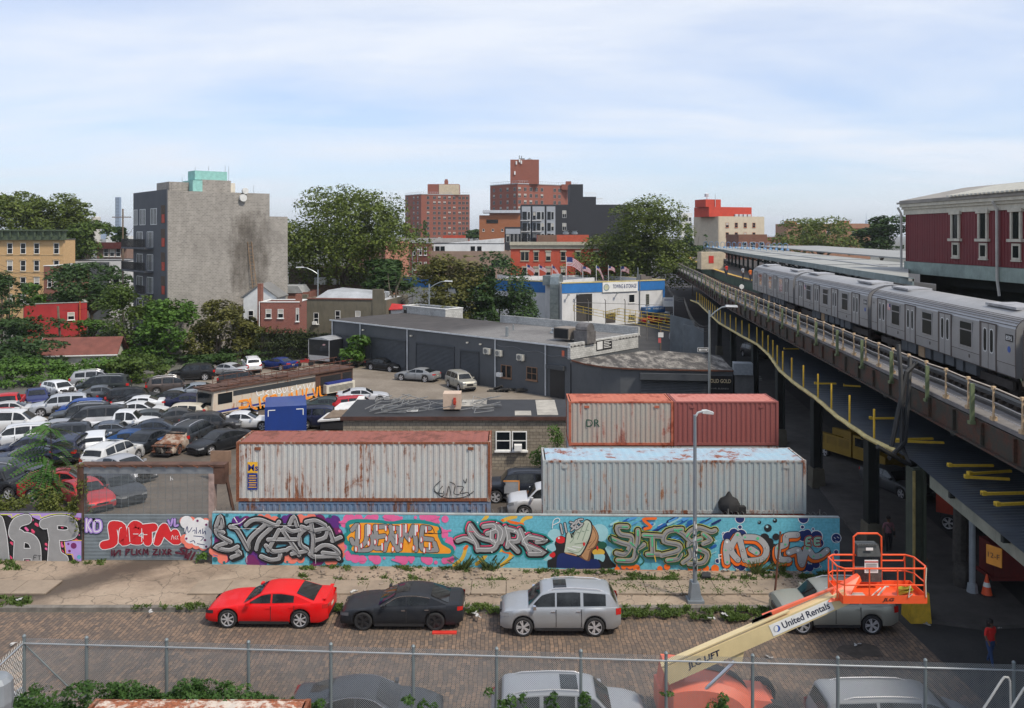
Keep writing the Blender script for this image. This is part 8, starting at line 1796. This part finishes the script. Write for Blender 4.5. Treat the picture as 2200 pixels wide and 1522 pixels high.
# ---------------------------------------------------------------- people
SKN=M((.12,.06,.035),.6,0,.1,6,name='skin'); HAIR=M((.01,.008,.008),.7,name='hair')
def person(label,loc,rz,h,top,bot,stride=.18,arms=((-.1,0),(.1,0)),bag=False,hair_long=False,wide=1.0):
    k=h/1.75; V=[];E=[];Rr=[]
    def add(p,r,par=None): V.append(tuple(c*k for c in p)); Rr.append(r*k); i=len(V)-1; E.append((par,i)) if par is not None else None; return i
    pel=add((0,0,.95),.135*wide); sp=add((0,.0,1.15),.125*wide,pel); ch=add((0,0,1.35),.15*wide,sp); nk=add((0,0,1.50),.055,ch); hd=add((0,.01,1.58),.075,nk); h2=add((0,.0,1.66),.095,hd); add((0,0,1.73),.06,h2)
    for s in(-1,1):
        a=stride*s; hp=add((s*.10*wide,0,.88),.10*wide,pel); kn=add((s*.11,a*.5-.02,.50),.068,hp); an_=add((s*.11,a+.03*(a>0),.10),.045,kn); add((s*.12,a-.17,.04),.038,an_)
        sh=add((s*.19*wide,0,1.42),.062,ch); fx_,fz=arms[0 if s<0 else 1]; el_=add((s*.25*wide,.02+fx_*.3,1.15),.047,sh); wr=add((s*.26*wide,-.06+fx_,.92+fz),.032,el_)
        pm=add((s*.26*wide,-.08+fx_,.86+fz),.030,wr)
        for f in range(4):
            q=add((s*.26*wide+(f-1.5)*.004,-.10+fx_+(f-1.5)*.021,.815+fz-(.01 if f in(1,2) else 0)),.009,pm); add((s*(.255)*wide,-.105+fx_+(f-1.5)*.019,.785+fz-(.012 if f in(1,2) else 0)),.008,q)
        add((s*.24*wide,-.13+fx_,.85+fz),.010,pm)
    me=bpy.data.meshes.new('b'); me.from_pydata(V,E,[]); o=bpy.data.objects.new('b',me); COL.objects.link(o)
    md=o.modifiers.new('s','SKIN'); 
    for i,v in enumerate(me.skin_vertices[0].data): v.radius=(Rr[i],Rr[i]*(.75 if i in(0,1,2) else 1)); v.use_root=(i==0)
    o.modifiers.new('u','SUBSURF').levels=2
    bpy.context.view_layer.update(); m2=bpy.data.meshes.new_from_object(o.evaluated_get(bpy.context.evaluated_depsgraph_get())); bpy.data.objects.remove(o)
    t=thing('person',label,'person',loc,rz)
    for m_ in(SKN,top,bot,BLKM): m2.materials.append(m_)
    for p in m2.polygons:
        z=p.center.z/k; ax=abs(p.center.x)/k; p.use_smooth=True
        if z>1.47: mi=0
        elif z>.98 and ax<.22*wide: mi=1
        elif ax>=.19*wide and z<1.2: mi=0
        elif z>.98: mi=1
        elif z>.11: mi=2
        else: mi=3
        p.material_index=mi
    m2.name='body'; put('body',m2,t)
    b=MB(); b.M=Matrix.Translation((0,.02*k,1.685*k)); b.lathe([(.098*k,-.06*k),(.115*k,0),(.09*k,.07*k),(.02,.10*k)],10); b.M=None
    if hair_long: b.lathe([(.10*k,-.0),(.11*k,.14*k),(.1*k,.2*k)],10,c=(0,.05*k,1.46*k))
    b.build('hair',HAIR,t,True)
    b=MB(); 
    for s in(-1,1): b.cb((s*.035*k,-.092*k,1.655*k),.022*k,.012,.01*k)
    b.cb((0,-.10*k,1.63*k),.02*k,.03*k,.03*k); b.cb((0,-.092*k,1.595*k),.04*k,.012,.008*k)
    for s in(-1,1): b.cb((s*.097*k,0,1.64*k),.02*k,.03*k,.05*k)
    b.build('face',M((.07,.035,.022),.6),t)
    if bag: b=MB(); b.tube([(-.14*k,-.13*k,1.42*k),(.0,-.17*k,1.25*k),(.16*k,-.13*k,1.02*k)],.02,5); b.cb((.2*k,-.05,.98*k),.16,.1,.2); b.build('shoulder_bag',BLKM,t)
    return t
g=G(2128,1432,.0); person('person in a bright red top and blue jeans walking on the dark crossing',(g.x,g.y,0.013),R(20),1.68,M((.55,.015,.012),.8,name='red_cloth'),M((.02,.05,.14),.8,name='denim'),.2,((-.1,.1),(.1,0)),False,True,1.1)
g=G(1909,1190,0); person('person in a dusky pink jacket and white shirt with a cross-body bag on the avenue',(g.x,g.y,.013),R(0),1.82,M((.20,.09,.11),.8,name='pink_cloth'),M((.012,.012,.015),.8),.08,((0,0),(0,0)),True)
g=G(1990,1245,.15); person('crouched-looking dark clad person standing by the yellow column footing',(g.x-.1,g.y+.3,.15),R(90),1.7,M((.02,.025,.05),.8),M((.02,.02,.022),.8),.1)
for (px,Y,col,lb) in((1558,118,(.02,.02,.022),'person in black on the far platform edge'),(1561,112,(.5,.03,.02),'person in a red top on the platform'),(1596,104,(.3,.32,.36),'person in pale grey walking on the platform'),(1612,99,(.6,.13,.02),'worker in an orange vest on the platform')):
    person(lb,((px-1100)*Y/F,Y,10.0),R(30),1.75,M(col,.8),M((.02,.025,.04),.8),.1)
p=W3(1556,1,130); sk_=thing('platform_kiosk','small pale kiosk with red poster at the far end of the platform','kiosk',((1520-1100)*138/F,138,9.98)); b=MB(); b.box(-1,2.6,0,3,0,2.8); b.build('wall',M((.5,.42,.3),.8),sk_); b=MB(); b.box(.2,1,-.04,-.001,1,2.2); b.build('red_poster',M((.5,.03,.02),.6),sk_)
b=MB(); p=W3(1508,556,150); b.box(p.x-.15,p.x+.15,p.y,p.y+.3,p.z-1.5,p.z+.6,0); b.box(p.x-.09,p.x+.09,p.y-.02,p.y-.001,p.z-.2,p.z+.05,1); b.box(p.x-.05,p.x+.05,p.y+.1,p.y+.2,8.6,p.z-1.5,0); tag(b.build('track_signal',[BLKM,M((1,.02,.01),.4,emit=6)]),'railway signal showing red at the platform end','signal')
g=W3(1589,619,86); b=MB(); b.M=Matrix.Translation((wl_(90)+1.4,90,10.1)); b.lathe([(.25,-.02),(.25,.02)],14,axis='y'); b.M=None; b.tube([(wl_(90)+1.4,90,8.9),(wl_(90)+1.4,90,10)],.03,4); tag(b.build('round_track_sign',WHITE),'small round white track sign on the walkway','sign')
# utility poles and overhead wires on the left
up1=thing('utility_pole','leaning wooden utility pole with a transformer before the small red building','pole',tuple(G(131,760,0))); b=MB(); b.tube([(0,0,0),(-.4,0,zz(658,G(131,760,0).y))],.16,6); b.build('post',WOOD,up1)
up2=thing('utility_pole','thin dark utility pole left of the grey block','pole',(pt(264,125)[0],125,0)); b=MB(); b.tube([(0,0,0),(0,0,zz(449,125))],.12,6); b.box(-1.6,1.2,-.06,.06,zz(468,125),zz(466,125)); b.build('post',WOOD,up2)
up3=thing('utility_pole','dark pole at the left edge garden','pole',(pt(4,112)[0],112,0)); b=MB(); b.tube([(0,0,0),(0,0,zz(640,112))],.18,6); b.build('post',WOOD,up3)
def wire(label,pts,r=.02,sag=.6):
    b=MB(); P=[Vector(p) for p in pts]; out=[]
    for a,c in zip(P,P[1:]):
        for k in range(9): t_=k/8; q=a.lerp(c,t_); q.z-=sag*4*t_*(1-t_); out.append(q)
    b.tube(out,r,4); tag(b.build('overhead_wire',M((.03,.03,.03),.8)),label,'wire','overhead wires')
for k in range(4): wire('dark overhead wire sagging across the yellow brick block',[W3(-20,560+k*9,140),W3(133,590+k*5,125)],.02,.8)
wire('dark overhead wire beside the small red building',[W3(133,668,120),W3(250,640,110)],.02,.5)
for k in range(3): wire('cable looping down the avenue beside the railway',[W3(1428,598+k*3,160),W3(1470,640+k*4,110),W3(1520,700+k*6,80)],.03,1.2)
# ---------------------------------------------------------------- vegetation
import numpy as np
L1=leafmat((.034,.066,.012),(.10,.15,.028)); L2=leafmat((.018,.046,.012),(.055,.10,.026)); L3=leafmat((.05,.058,.012),(.15,.145,.036)); L4=leafmat((.034,.085,.012),(.10,.19,.03)); LG=leafmat((.040,.070,.012),(.145,.18,.032)); LOL=leafmat((.085,.085,.03),(.22,.20,.09))
BARK=M((.10,.08,.06),.9,0,.3,3,.3,name='bark')
def leaves(blobs,n,ls,seed=0,flat=.55,shell=.62,asp=.6):
    r=np.random.default_rng(seed); bl=np.array(blobs,float) # x,y,z,rx,ry,rz
    wgt=bl[:,3]*bl[:,4]*bl[:,5]; wgt=wgt**.75; wgt/=wgt.sum(); ci=r.choice(len(bl),n,p=wgt); c=bl[ci]
    d=r.normal(size=(n,3)); d/=np.linalg.norm(d,axis=1)[:,None]; rad=shell+(1.06-shell)*r.random(n)**.8; d2=d.copy(); d2[:,2]=np.abs(d2[:,2])*np.where(r.random(n)<.78,1,-1)
    p=c[:,:3]+d2*c[:,3:6]*rad[:,None]
    # clump: pull leaves into twig clusters
    g=np.floor(p/ (ls*4.2)); h=np.abs(np.sin(g@np.array([12.9898,78.233,37.719]))*43758.5453)%1; keep=h>.32; p=p[keep]; d2=d2[keep]; n=len(p)
    nrm=d2*.6+r.normal(size=(n,3))*.7; nrm[:,2]+=flat; nrm/=np.linalg.norm(nrm,axis=1)[:,None]
    a=np.cross(nrm,r.normal(size=(n,3))); a/=np.linalg.norm(a,axis=1)[:,None]; b_=np.cross(nrm,a); s=(ls*(.4+1.1*r.random(n)**1.5))[:,None]
    V=np.stack([p-a*s*.5,p-b_*s*.5*asp+nrm*s*.08,p+a*s*.5,p+b_*s*.5*asp+nrm*s*.08],1).reshape(-1,3)
    return V
def leafmesh(name,V,mat):
    n=len(V)//4; me=bpy.data.meshes.new(name); me.vertices.add(n*4); me.vertices.foreach_set('co',V.astype(np.float32).ravel()); me.loops.add(n*4); me.polygons.add(n)
    me.loops.foreach_set('vertex_index',np.arange(n*4,dtype=np.int32)); me.polygons.foreach_set('loop_start',np.arange(0,n*4,4,dtype=np.int32)); me.polygons.foreach_set('loop_total',np.full(n,4,dtype=np.int32)); me.update(calc_edges=True); me.materials.append(mat); return me
def mkblobs(w,h,d,seed,n=14,z0=0):
    r=random.Random(seed); out=[]
    for i in range(n):
        u=r.random()**.6; a=r.uniform(0,2*PI); zz_=r.uniform(.12,.88); env=math.sin(PI*min(1,max(.05,zz_*.72+.26)))**.5
        s=r.uniform(.23,.37); out.append((u*.36*w*env*math.cos(a),u*.36*d*env*math.sin(a),z0+h*zz_,w*s*.72,d*s*.72,h*s*.62))
    return out
def tree(label,px,Y,pytop,wpx,pybot,mat,n=6000,ls=.45,seed=1,nb=16,cat='tree',name='tree',trunk=True,group=None,depth=None,z0=None):
    w_=wpx*Y/F; zt=zz(pytop,Y); zb=max(.2,zz(pybot,Y)) if z0 is None else z0; x=(px-1100)*Y/F; d=depth or w_
    t=thing(name,label,cat,(x,Y+d*.25,0),0,group); h=zt-zb
    bl=mkblobs(w_,h,d,seed,nb,zb); V=leaves(bl,n,ls,seed)
    sc3=[]
    for ax,(lo,hi) in enumerate(((-w_/2,w_/2),(-d/2,d/2),(zb,zt))):
        a,c=np.percentile(V[:,ax],[4,96] if ax<2 else [1,99]); k=(hi-lo)/(c-a); V[:,ax]=lo+(V[:,ax]-a)*k; sc3.append((lo-a*k,k))
    bl=[(q[0]*sc3[0][1]+sc3[0][0],q[1]*sc3[1][1]+sc3[1][0],q[2]*sc3[2][1]+sc3[2][0]) for q in bl]; put('crown',leafmesh('crown',V,mat),t)
    if trunk:
        b=MB(); b.tube([(0,0,0),(.1,0,zb*.6+h*.1),(0,.1,zb+h*.35)],[max(.12,w_*.022),max(.1,w_*.018),w_*.008+.04],7)
        for q in bl[:9]: b.tube([(0,0,max(.3,zb*.8)),((q[0])*.5,q[1]*.5,zb*.5+q[2]*.45+.2),(q[0],q[1],q[2])],[w_*.011+.04,w_*.008+.03,.03],5)
        b.build('trunk',BARK,t,True)
    return t
TG_='trees and bushes around the yard'
tree('huge spreading plane tree to the right of the tall grey block',712,135,409,292,640,LG,56000,.36,3,30,depth=18)
tree('tall plane tree with open top behind the yellow brick block, far left',30,185,418,150,560,LG,24000,.48,4,18)
tree('high feathery tree right above the yellow block cornice',118,188,422,115,560,LG,21000,.46,5,18)
tree('rounded lower tree right of the feathery one behind the yellow block',172,175,478,85,575,L1,9000,.5,6,14)
tree('small dark tree on the skyline beside the grey block corner',253,240,488,26,520,L2,1500,.6,7,8)
tree('broad plane tree over the avenue in front of the orange-red rowhouse',1376,166,434,196,610,LG,50000,.38,8,34,depth=13)
tree('dark narrow tree behind the platform end',1490,215,487,50,600,L2,4500,.6,10,12)
tree('olive tree with yellowing crown behind the garage roof',962,116,556,118,705,L3,17000,.34,11,24)
tree('pale dry-looking tree top between the tan block and the olive tree',985,118,552,75,625,LOL,3500,.38,13,10)
tree('dense dark green tree left of the white depot',1072,118,554,132,705,L2,22000,.34,12,26)
tree('dark tree clump below the plane tree near the salmon wall',830,128,560,75,625,L2,5000,.42,14,10)
tree('far round tree by the brown brick slab',893,330,476,50,516,L2,2600,.7,15,8)
tree('tiny far tree between the two brick housing towers',1018,350,494,32,513,L2,1300,.7,16,6)
tree('wide olive-green tree in front of the orange school',1778,232,470,160,545,LG,10000,.62,17,18)
tree('dark green tree touching the maroon station house',1902,205,466,80,545,L2,7000,.6,18,12)
tree('bright mid-green tree in the gardens below the yellow block',175,128,572,170,668,L2,13000,.42,19,18)
tree('tall ailanthus with orange seed heads before the grey block',272,106,615,110,790,L1,12000,.32,20,18)
tree('leafy green tree directly below the balconied front',345,104,652,105,800,L4,11000,.30,21,16)
tree('big brownish-olive bushy tree below the stained block wall',458,104,650,96,800,L3,14000,.30,22,20)
tree('olive shrub right of the brownish bushy tree',545,108,690,70,790,L3,6000,.28,23,10)
tree('dark spruce-like tree at the left edge before the yellow block',8,112,588,75,700,L2,5000,.36,24,12)
tree('bright round tree behind the brown garage roof',175,112,690,90,765,L4,6000,.30,25,10)
tree('low green tree in the left edge gardens',35,108,688,120,800,L2,9000,.32,26,14)
tree('small bright tree in front of the yellow block corner',70,125,610,36,660,L4,1500,.34,27,6)
tree('young bright green tree growing against the garage shutters',768,99,722,58,785,L4,3600,.26,28,8)
def bush(label,px,Y,pytop,wpx,pybot,mat,n,ls,seed,nb=10,depth=None): return tree(label,px,Y,pytop,wpx,pybot,mat,n,ls,seed,nb,'bush','bush',False,None,depth)
bush('bright green shrub bank before the white clapboard garage',180,88,778,150,845,L4,7000,.26,31,12)
bush('green shrubs at the left edge behind the yard cars',55,88,775,150,850,L4,8000,.28,32,12)
bush('dark shrub mass above the left yard corner',30,95,735,140,810,L2,7000,.3,33,10)
bush('tangled shrubs with orange flowers at the back of the yard',275,90,770,110,845,L1,6000,.26,34,10)
bush('dark undergrowth under the trees behind the black wagon',350,100,770,120,835,L2,6000,.28,35,10)
bush('low undergrowth behind the white SUV tail',470,102,762,160,815,L2,7000,.28,36,10)
hd=thing('ivy_hedge','long dark ivy-covered wall between the brick house and the garage','hedge',(0,0,0)); bl=[]
for i in range(26): q=i/25; p=W3(560+165*q,0,106); bl.append((p.x,p.y,1.6,1.0,.5,2.2+.1*math.sin(i)))
put('foliage',leafmesh('foliage',leaves(bl,12000,.26,40),L2 if False else leafmat((.022,.036,.012),(.06,.075,.022))),hd); b=MB(); a_=W3(560,0,106);c_=W3(725,0,106); b.prism([(a_.x,a_.y+.1,0),(c_.x,c_.y+.1,0),(c_.x,c_.y+.5,0),(a_.x,a_.y+.5,0)],(0,0,3.2)); b.build('wall',M((.05,.045,.035),.9),hd)
bt=thing('bare_tree','leafless branching tree before the white depot wing','tree',(pt(850,122)[0],122,0)); rs=random.Random(2); b=MB(); b.tube([(0,0,0),(0,0,5)],[.22,.15],6)
for k in range(34):
    a=rs.uniform(-1.2,1.2); l=rs.uniform(2,5); x0_,z0_=0,rs.uniform(3.5,5.5); b.tube([(x0_,0,z0_),(x0_+l*.5*math.sin(a),rs.uniform(-1,1),z0_+l*.5*math.cos(a)+.3),(x0_+l*math.sin(a)+rs.uniform(-.4,.8),rs.uniform(-1.5,1.5),z0_+l*math.cos(a))],[.07,.045,.02],4)
b.build('branches',BARK,bt)
# young ailanthus with layered fronds in the yard front
yt_=thing('young_tree','young tree with layered drooping fronds in the left front of the yard','tree',(pt(108,46.5)[0],46.5,0)); rs=random.Random(12)
b=MB(); b.tube([(0,0,0),(.1,0,3),(0,0,5.2)],[.07,.05,.02],6); V=[]
for k in range(64):
    z=rs.uniform(1.6,5.3); a=rs.uniform(0,2*PI); l=(1.0+1.1*math.sin(PI*min(1,(5.6-z)/4.2)))*rs.uniform(.7,1.1); n_=13
    st_=Vector((0,0,z-.2)); pts=[]
    for j in range(n_): u=j/(n_-1); pts.append(st_+Vector((math.cos(a)*l*u,math.sin(a)*l*u,.45*u-.75*u*u)))
    b.tube(pts[::4],.012,3)
    for j in range(2,n_):
        for s in(-1,1):
            sd_v=Vector((-math.sin(a),math.cos(a),-.35))*s; ll=.34*(1-.45*j/n_); c0=pts[j]; fw=Vector((math.cos(a),math.sin(a),-.2))*.05
            V+= [c0-fw,c0+sd_v*ll*.55-fw*1.3+Vector((0,0,.02)),c0+sd_v*ll,c0+sd_v*ll*.5+fw*1.4]
b.build('trunk',BARK,yt_); put('crown',leafmesh('crown',np.array([tuple(v) for v in V]),leafmat((.030,.085,.018),(.07,.15,.03))),yt_)
# vines
def vine(label,bl,n,ls,mat,seed): t=thing('vine',label,'vine',(0,0,0)); put('foliage',leafmesh('foliage',leaves(bl,n,ls,seed),mat),t)
bl=[]; rs=random.Random(5)
for i in range(34): px=-30+i*6.3; p=W3(px,rs.uniform(1078,1103),40.7); bl.append((p.x,p.y+.1,p.z,.5,.45,.40))
for i in range(16): p=W3(168+rs.uniform(-12,10),1005+i*9,40.2); bl.append((p.x,p.y,p.z,.28,.25,.3))
for i in range(12): p=W3(130+rs.uniform(-30,40),rs.uniform(1060,1100),40.6); bl.append((p.x,p.y,p.z,.4,.3,.35))
vine('yellow-green vine spilling over the graffiti wall and gate post',bl,9000,.12,leafmat((.05,.075,.014),(.14,.155,.03)),6)
bl=[(W3(442+rs.uniform(-12,12),1200+rs.uniform(-8,8),39.9)) for i in range(8)]; vine('small green weed bush at the foot of the gate post',[(p.x,p.y,max(.3,p.z),.28,.2,.25) for p in bl],900,.09,L4,7)
bl=[(W3(1196+rs.uniform(-10,8),950+rs.uniform(-25,30),54)) for i in range(9)]+[W3(1160+rs.uniform(-8,8),985+rs.uniform(-15,15),53) for i in range(6)]; vine('thin weeds growing between the block office and the containers',[(p.x,p.y,p.z,.45,.4,.5) for p in bl],2600,.13,L4,8)
# foreground climbing bushes at the fence
bl=[]; rs=random.Random(15)
prof=[(40,1500),(90,1480),(140,1470),(200,1462),(250,1466),(300,1475),(330,1492),(380,1468),(430,1458),(470,1480),(500,1466),(540,1495),(580,1512)]
for i in range(130):
    px=rs.uniform(40,590); top=lin(prof,px); py=rs.uniform(top+8,1560); p=W3(px,py,24.2-rs.random()*.9); bl.append((p.x,p.y,p.z,.40,.30,.26))
vine('dense dark green climber covering the lower left of the foreground fence',bl,42000,.10,leafmat((.020,.055,.012),(.06,.125,.025)),16)
bl=[]
for (a,c,t0) in((620,700,1500),(860,960,1508),(1000,1200,1490),(1180,1260,1500),(1420,1560,1500),(0,60,1505)):
    for i in range(9): px=rs.uniform(a,c); p=W3(px,rs.uniform(t0,1545),24.2-rs.random()*.4); bl.append((p.x,p.y,p.z,.16,.16,.2))
vine('scattered green shoots climbing the foreground fence foot',bl,5200,.10,leafmat((.022,.06,.012),(.065,.13,.025)),17)
# grass tufts and weeds on the verge
def weeds(name,label,patches,mat,bl_=.16):
    r=np.random.default_rng(21); V=[]
    for (px0,px1,py0,py1,n) in patches:
        n=int(n*.5); nc=max(3,n//45); cx=r.uniform(px0,px1,nc); cy=r.uniform(py0,py1,nc)
        for k in range(n):
            c=r.integers(nc); px=cx[c]+r.normal()*4.5; py=np.clip(cy[c]+r.normal()*2.0,py0-2,py1+2); g=G(px,py,.15); a=r.random()*6.28; h=bl_*(.4+r.random()); w_=.022+.03*r.random(); le=r.normal(size=2)*h*.7
            z0=.13
            V+= [(g.x-w_*math.cos(a),g.y-w_*math.sin(a),z0),(g.x+w_*math.cos(a),g.y+w_*math.sin(a),z0),(g.x+le[0]+w_*.5*math.cos(a),g.y+le[1]+w_*.5*math.sin(a),z0+h),(g.x+le[0]-w_*.4*math.cos(a),g.y+le[1]-w_*.4*math.sin(a),z0+h*.9)]
    o=put(name,leafmesh(name,np.array(V),mat)); tag(o,label,None,None,'stuff'); return o
weeds('grass','green grass and weeds growing in tufts on the verge and along the mural wall',[
 (690,960,1216,1226,1500),(960,1180,1222,1232,700),(1130,1330,1226,1234,1300),(1340,1480,1232,1250,1700),(1330,1640,1244,1276,5200),(1230,1330,1250,1262,800),(1480,1640,1236,1250,900),(1640,1800,1232,1244,1900),
 (940,1120,1256,1272,1600),(840,1000,1250,1262,1000),(1040,1260,1236,1262,900),(780,900,1240,1256,500),(720,745,1292,1312,700),(990,1080,1300,1316,1500),(1330,1480,1302,1324,2900),(1480,1660,1306,1328,3000),(1560,1640,1318,1332,800),
 (380,460,1296,1308,700),(0,60,1284,1302,1300),(0,40,1205,1225,700),(150,230,1205,1213,500),(600,720,1214,1222,300),(640,660,1225,1250,200),(270,450,1302,1309,250),(720,860,1236,1262,350),(1700,1800,1246,1290,500)],leafmat((.04,.075,.015),(.11,.16,.035)),.095)
weeds('dry_weeds','thin tall dry stalks standing along the foot of the mural wall',[(960,1010,1215,1224,160),(1600,1700,1222,1232,240),(1040,1070,1218,1226,120)],leafmat((.06,.09,.03),(.13,.16,.05)),.5)
b=MB(); rs=random.Random(31)
for k in range(900):
    px=rs.uniform(640,1800); py=rs.uniform(1224,1282); g=G(px,py,.15); s=rs.uniform(.015,.06)*(1 if rs.random()<.9 else 2); b.M=Matrix.Translation((g.x,g.y,.16))@Matrix.Rotation(rs.random()*6,4,'Z'); b.prism([(-s,-s*.7,0),(s,-s*.5,0),(s*.7,s,0),(-s*.6,s*.7,0)],(0,0,s*.8))
b.M=None; tag(b.build('rubble',M((.26,.21,.165),.9,0,.35,9,name='rubble')),kind='stuff',label='loose stones and rubble on the broken sidewalk')
g=G(1516,1243,.15); b=MB(); b.prism([(-.2,-.1,0),(.2,-.12,0),(.25,.1,.1),(-.1,.14,.12)],(0,0,.08)); o=b.build('black_scrap',BLKM); o.location=(g.x,g.y,.2); tag(o,'small black scrap on the sidewalk near the lamp','scrap')
# ---------------------------------------------------------------- haze
b=MB(); b.box(-12200,12200,-80,12200,-1,175)
hm=bpy.data.materials.new('pale_haze'); hm.use_nodes=True; t=hm.node_tree; t.nodes.clear()
o_=t.nodes.new('ShaderNodeOutputMaterial'); pv=t.nodes.new('ShaderNodeVolumePrincipled'); pv.inputs['Color'].default_value=(.88,.92,.97,1); pv.inputs['Density'].default_value=.00012; pv.inputs['Anisotropy'].default_value=.2
t.links.new(pv.outputs[0],o_.inputs['Volume']); tag(b.build('haze',hm),'thin pale summer haze filling the distance',None,None,'stuff')
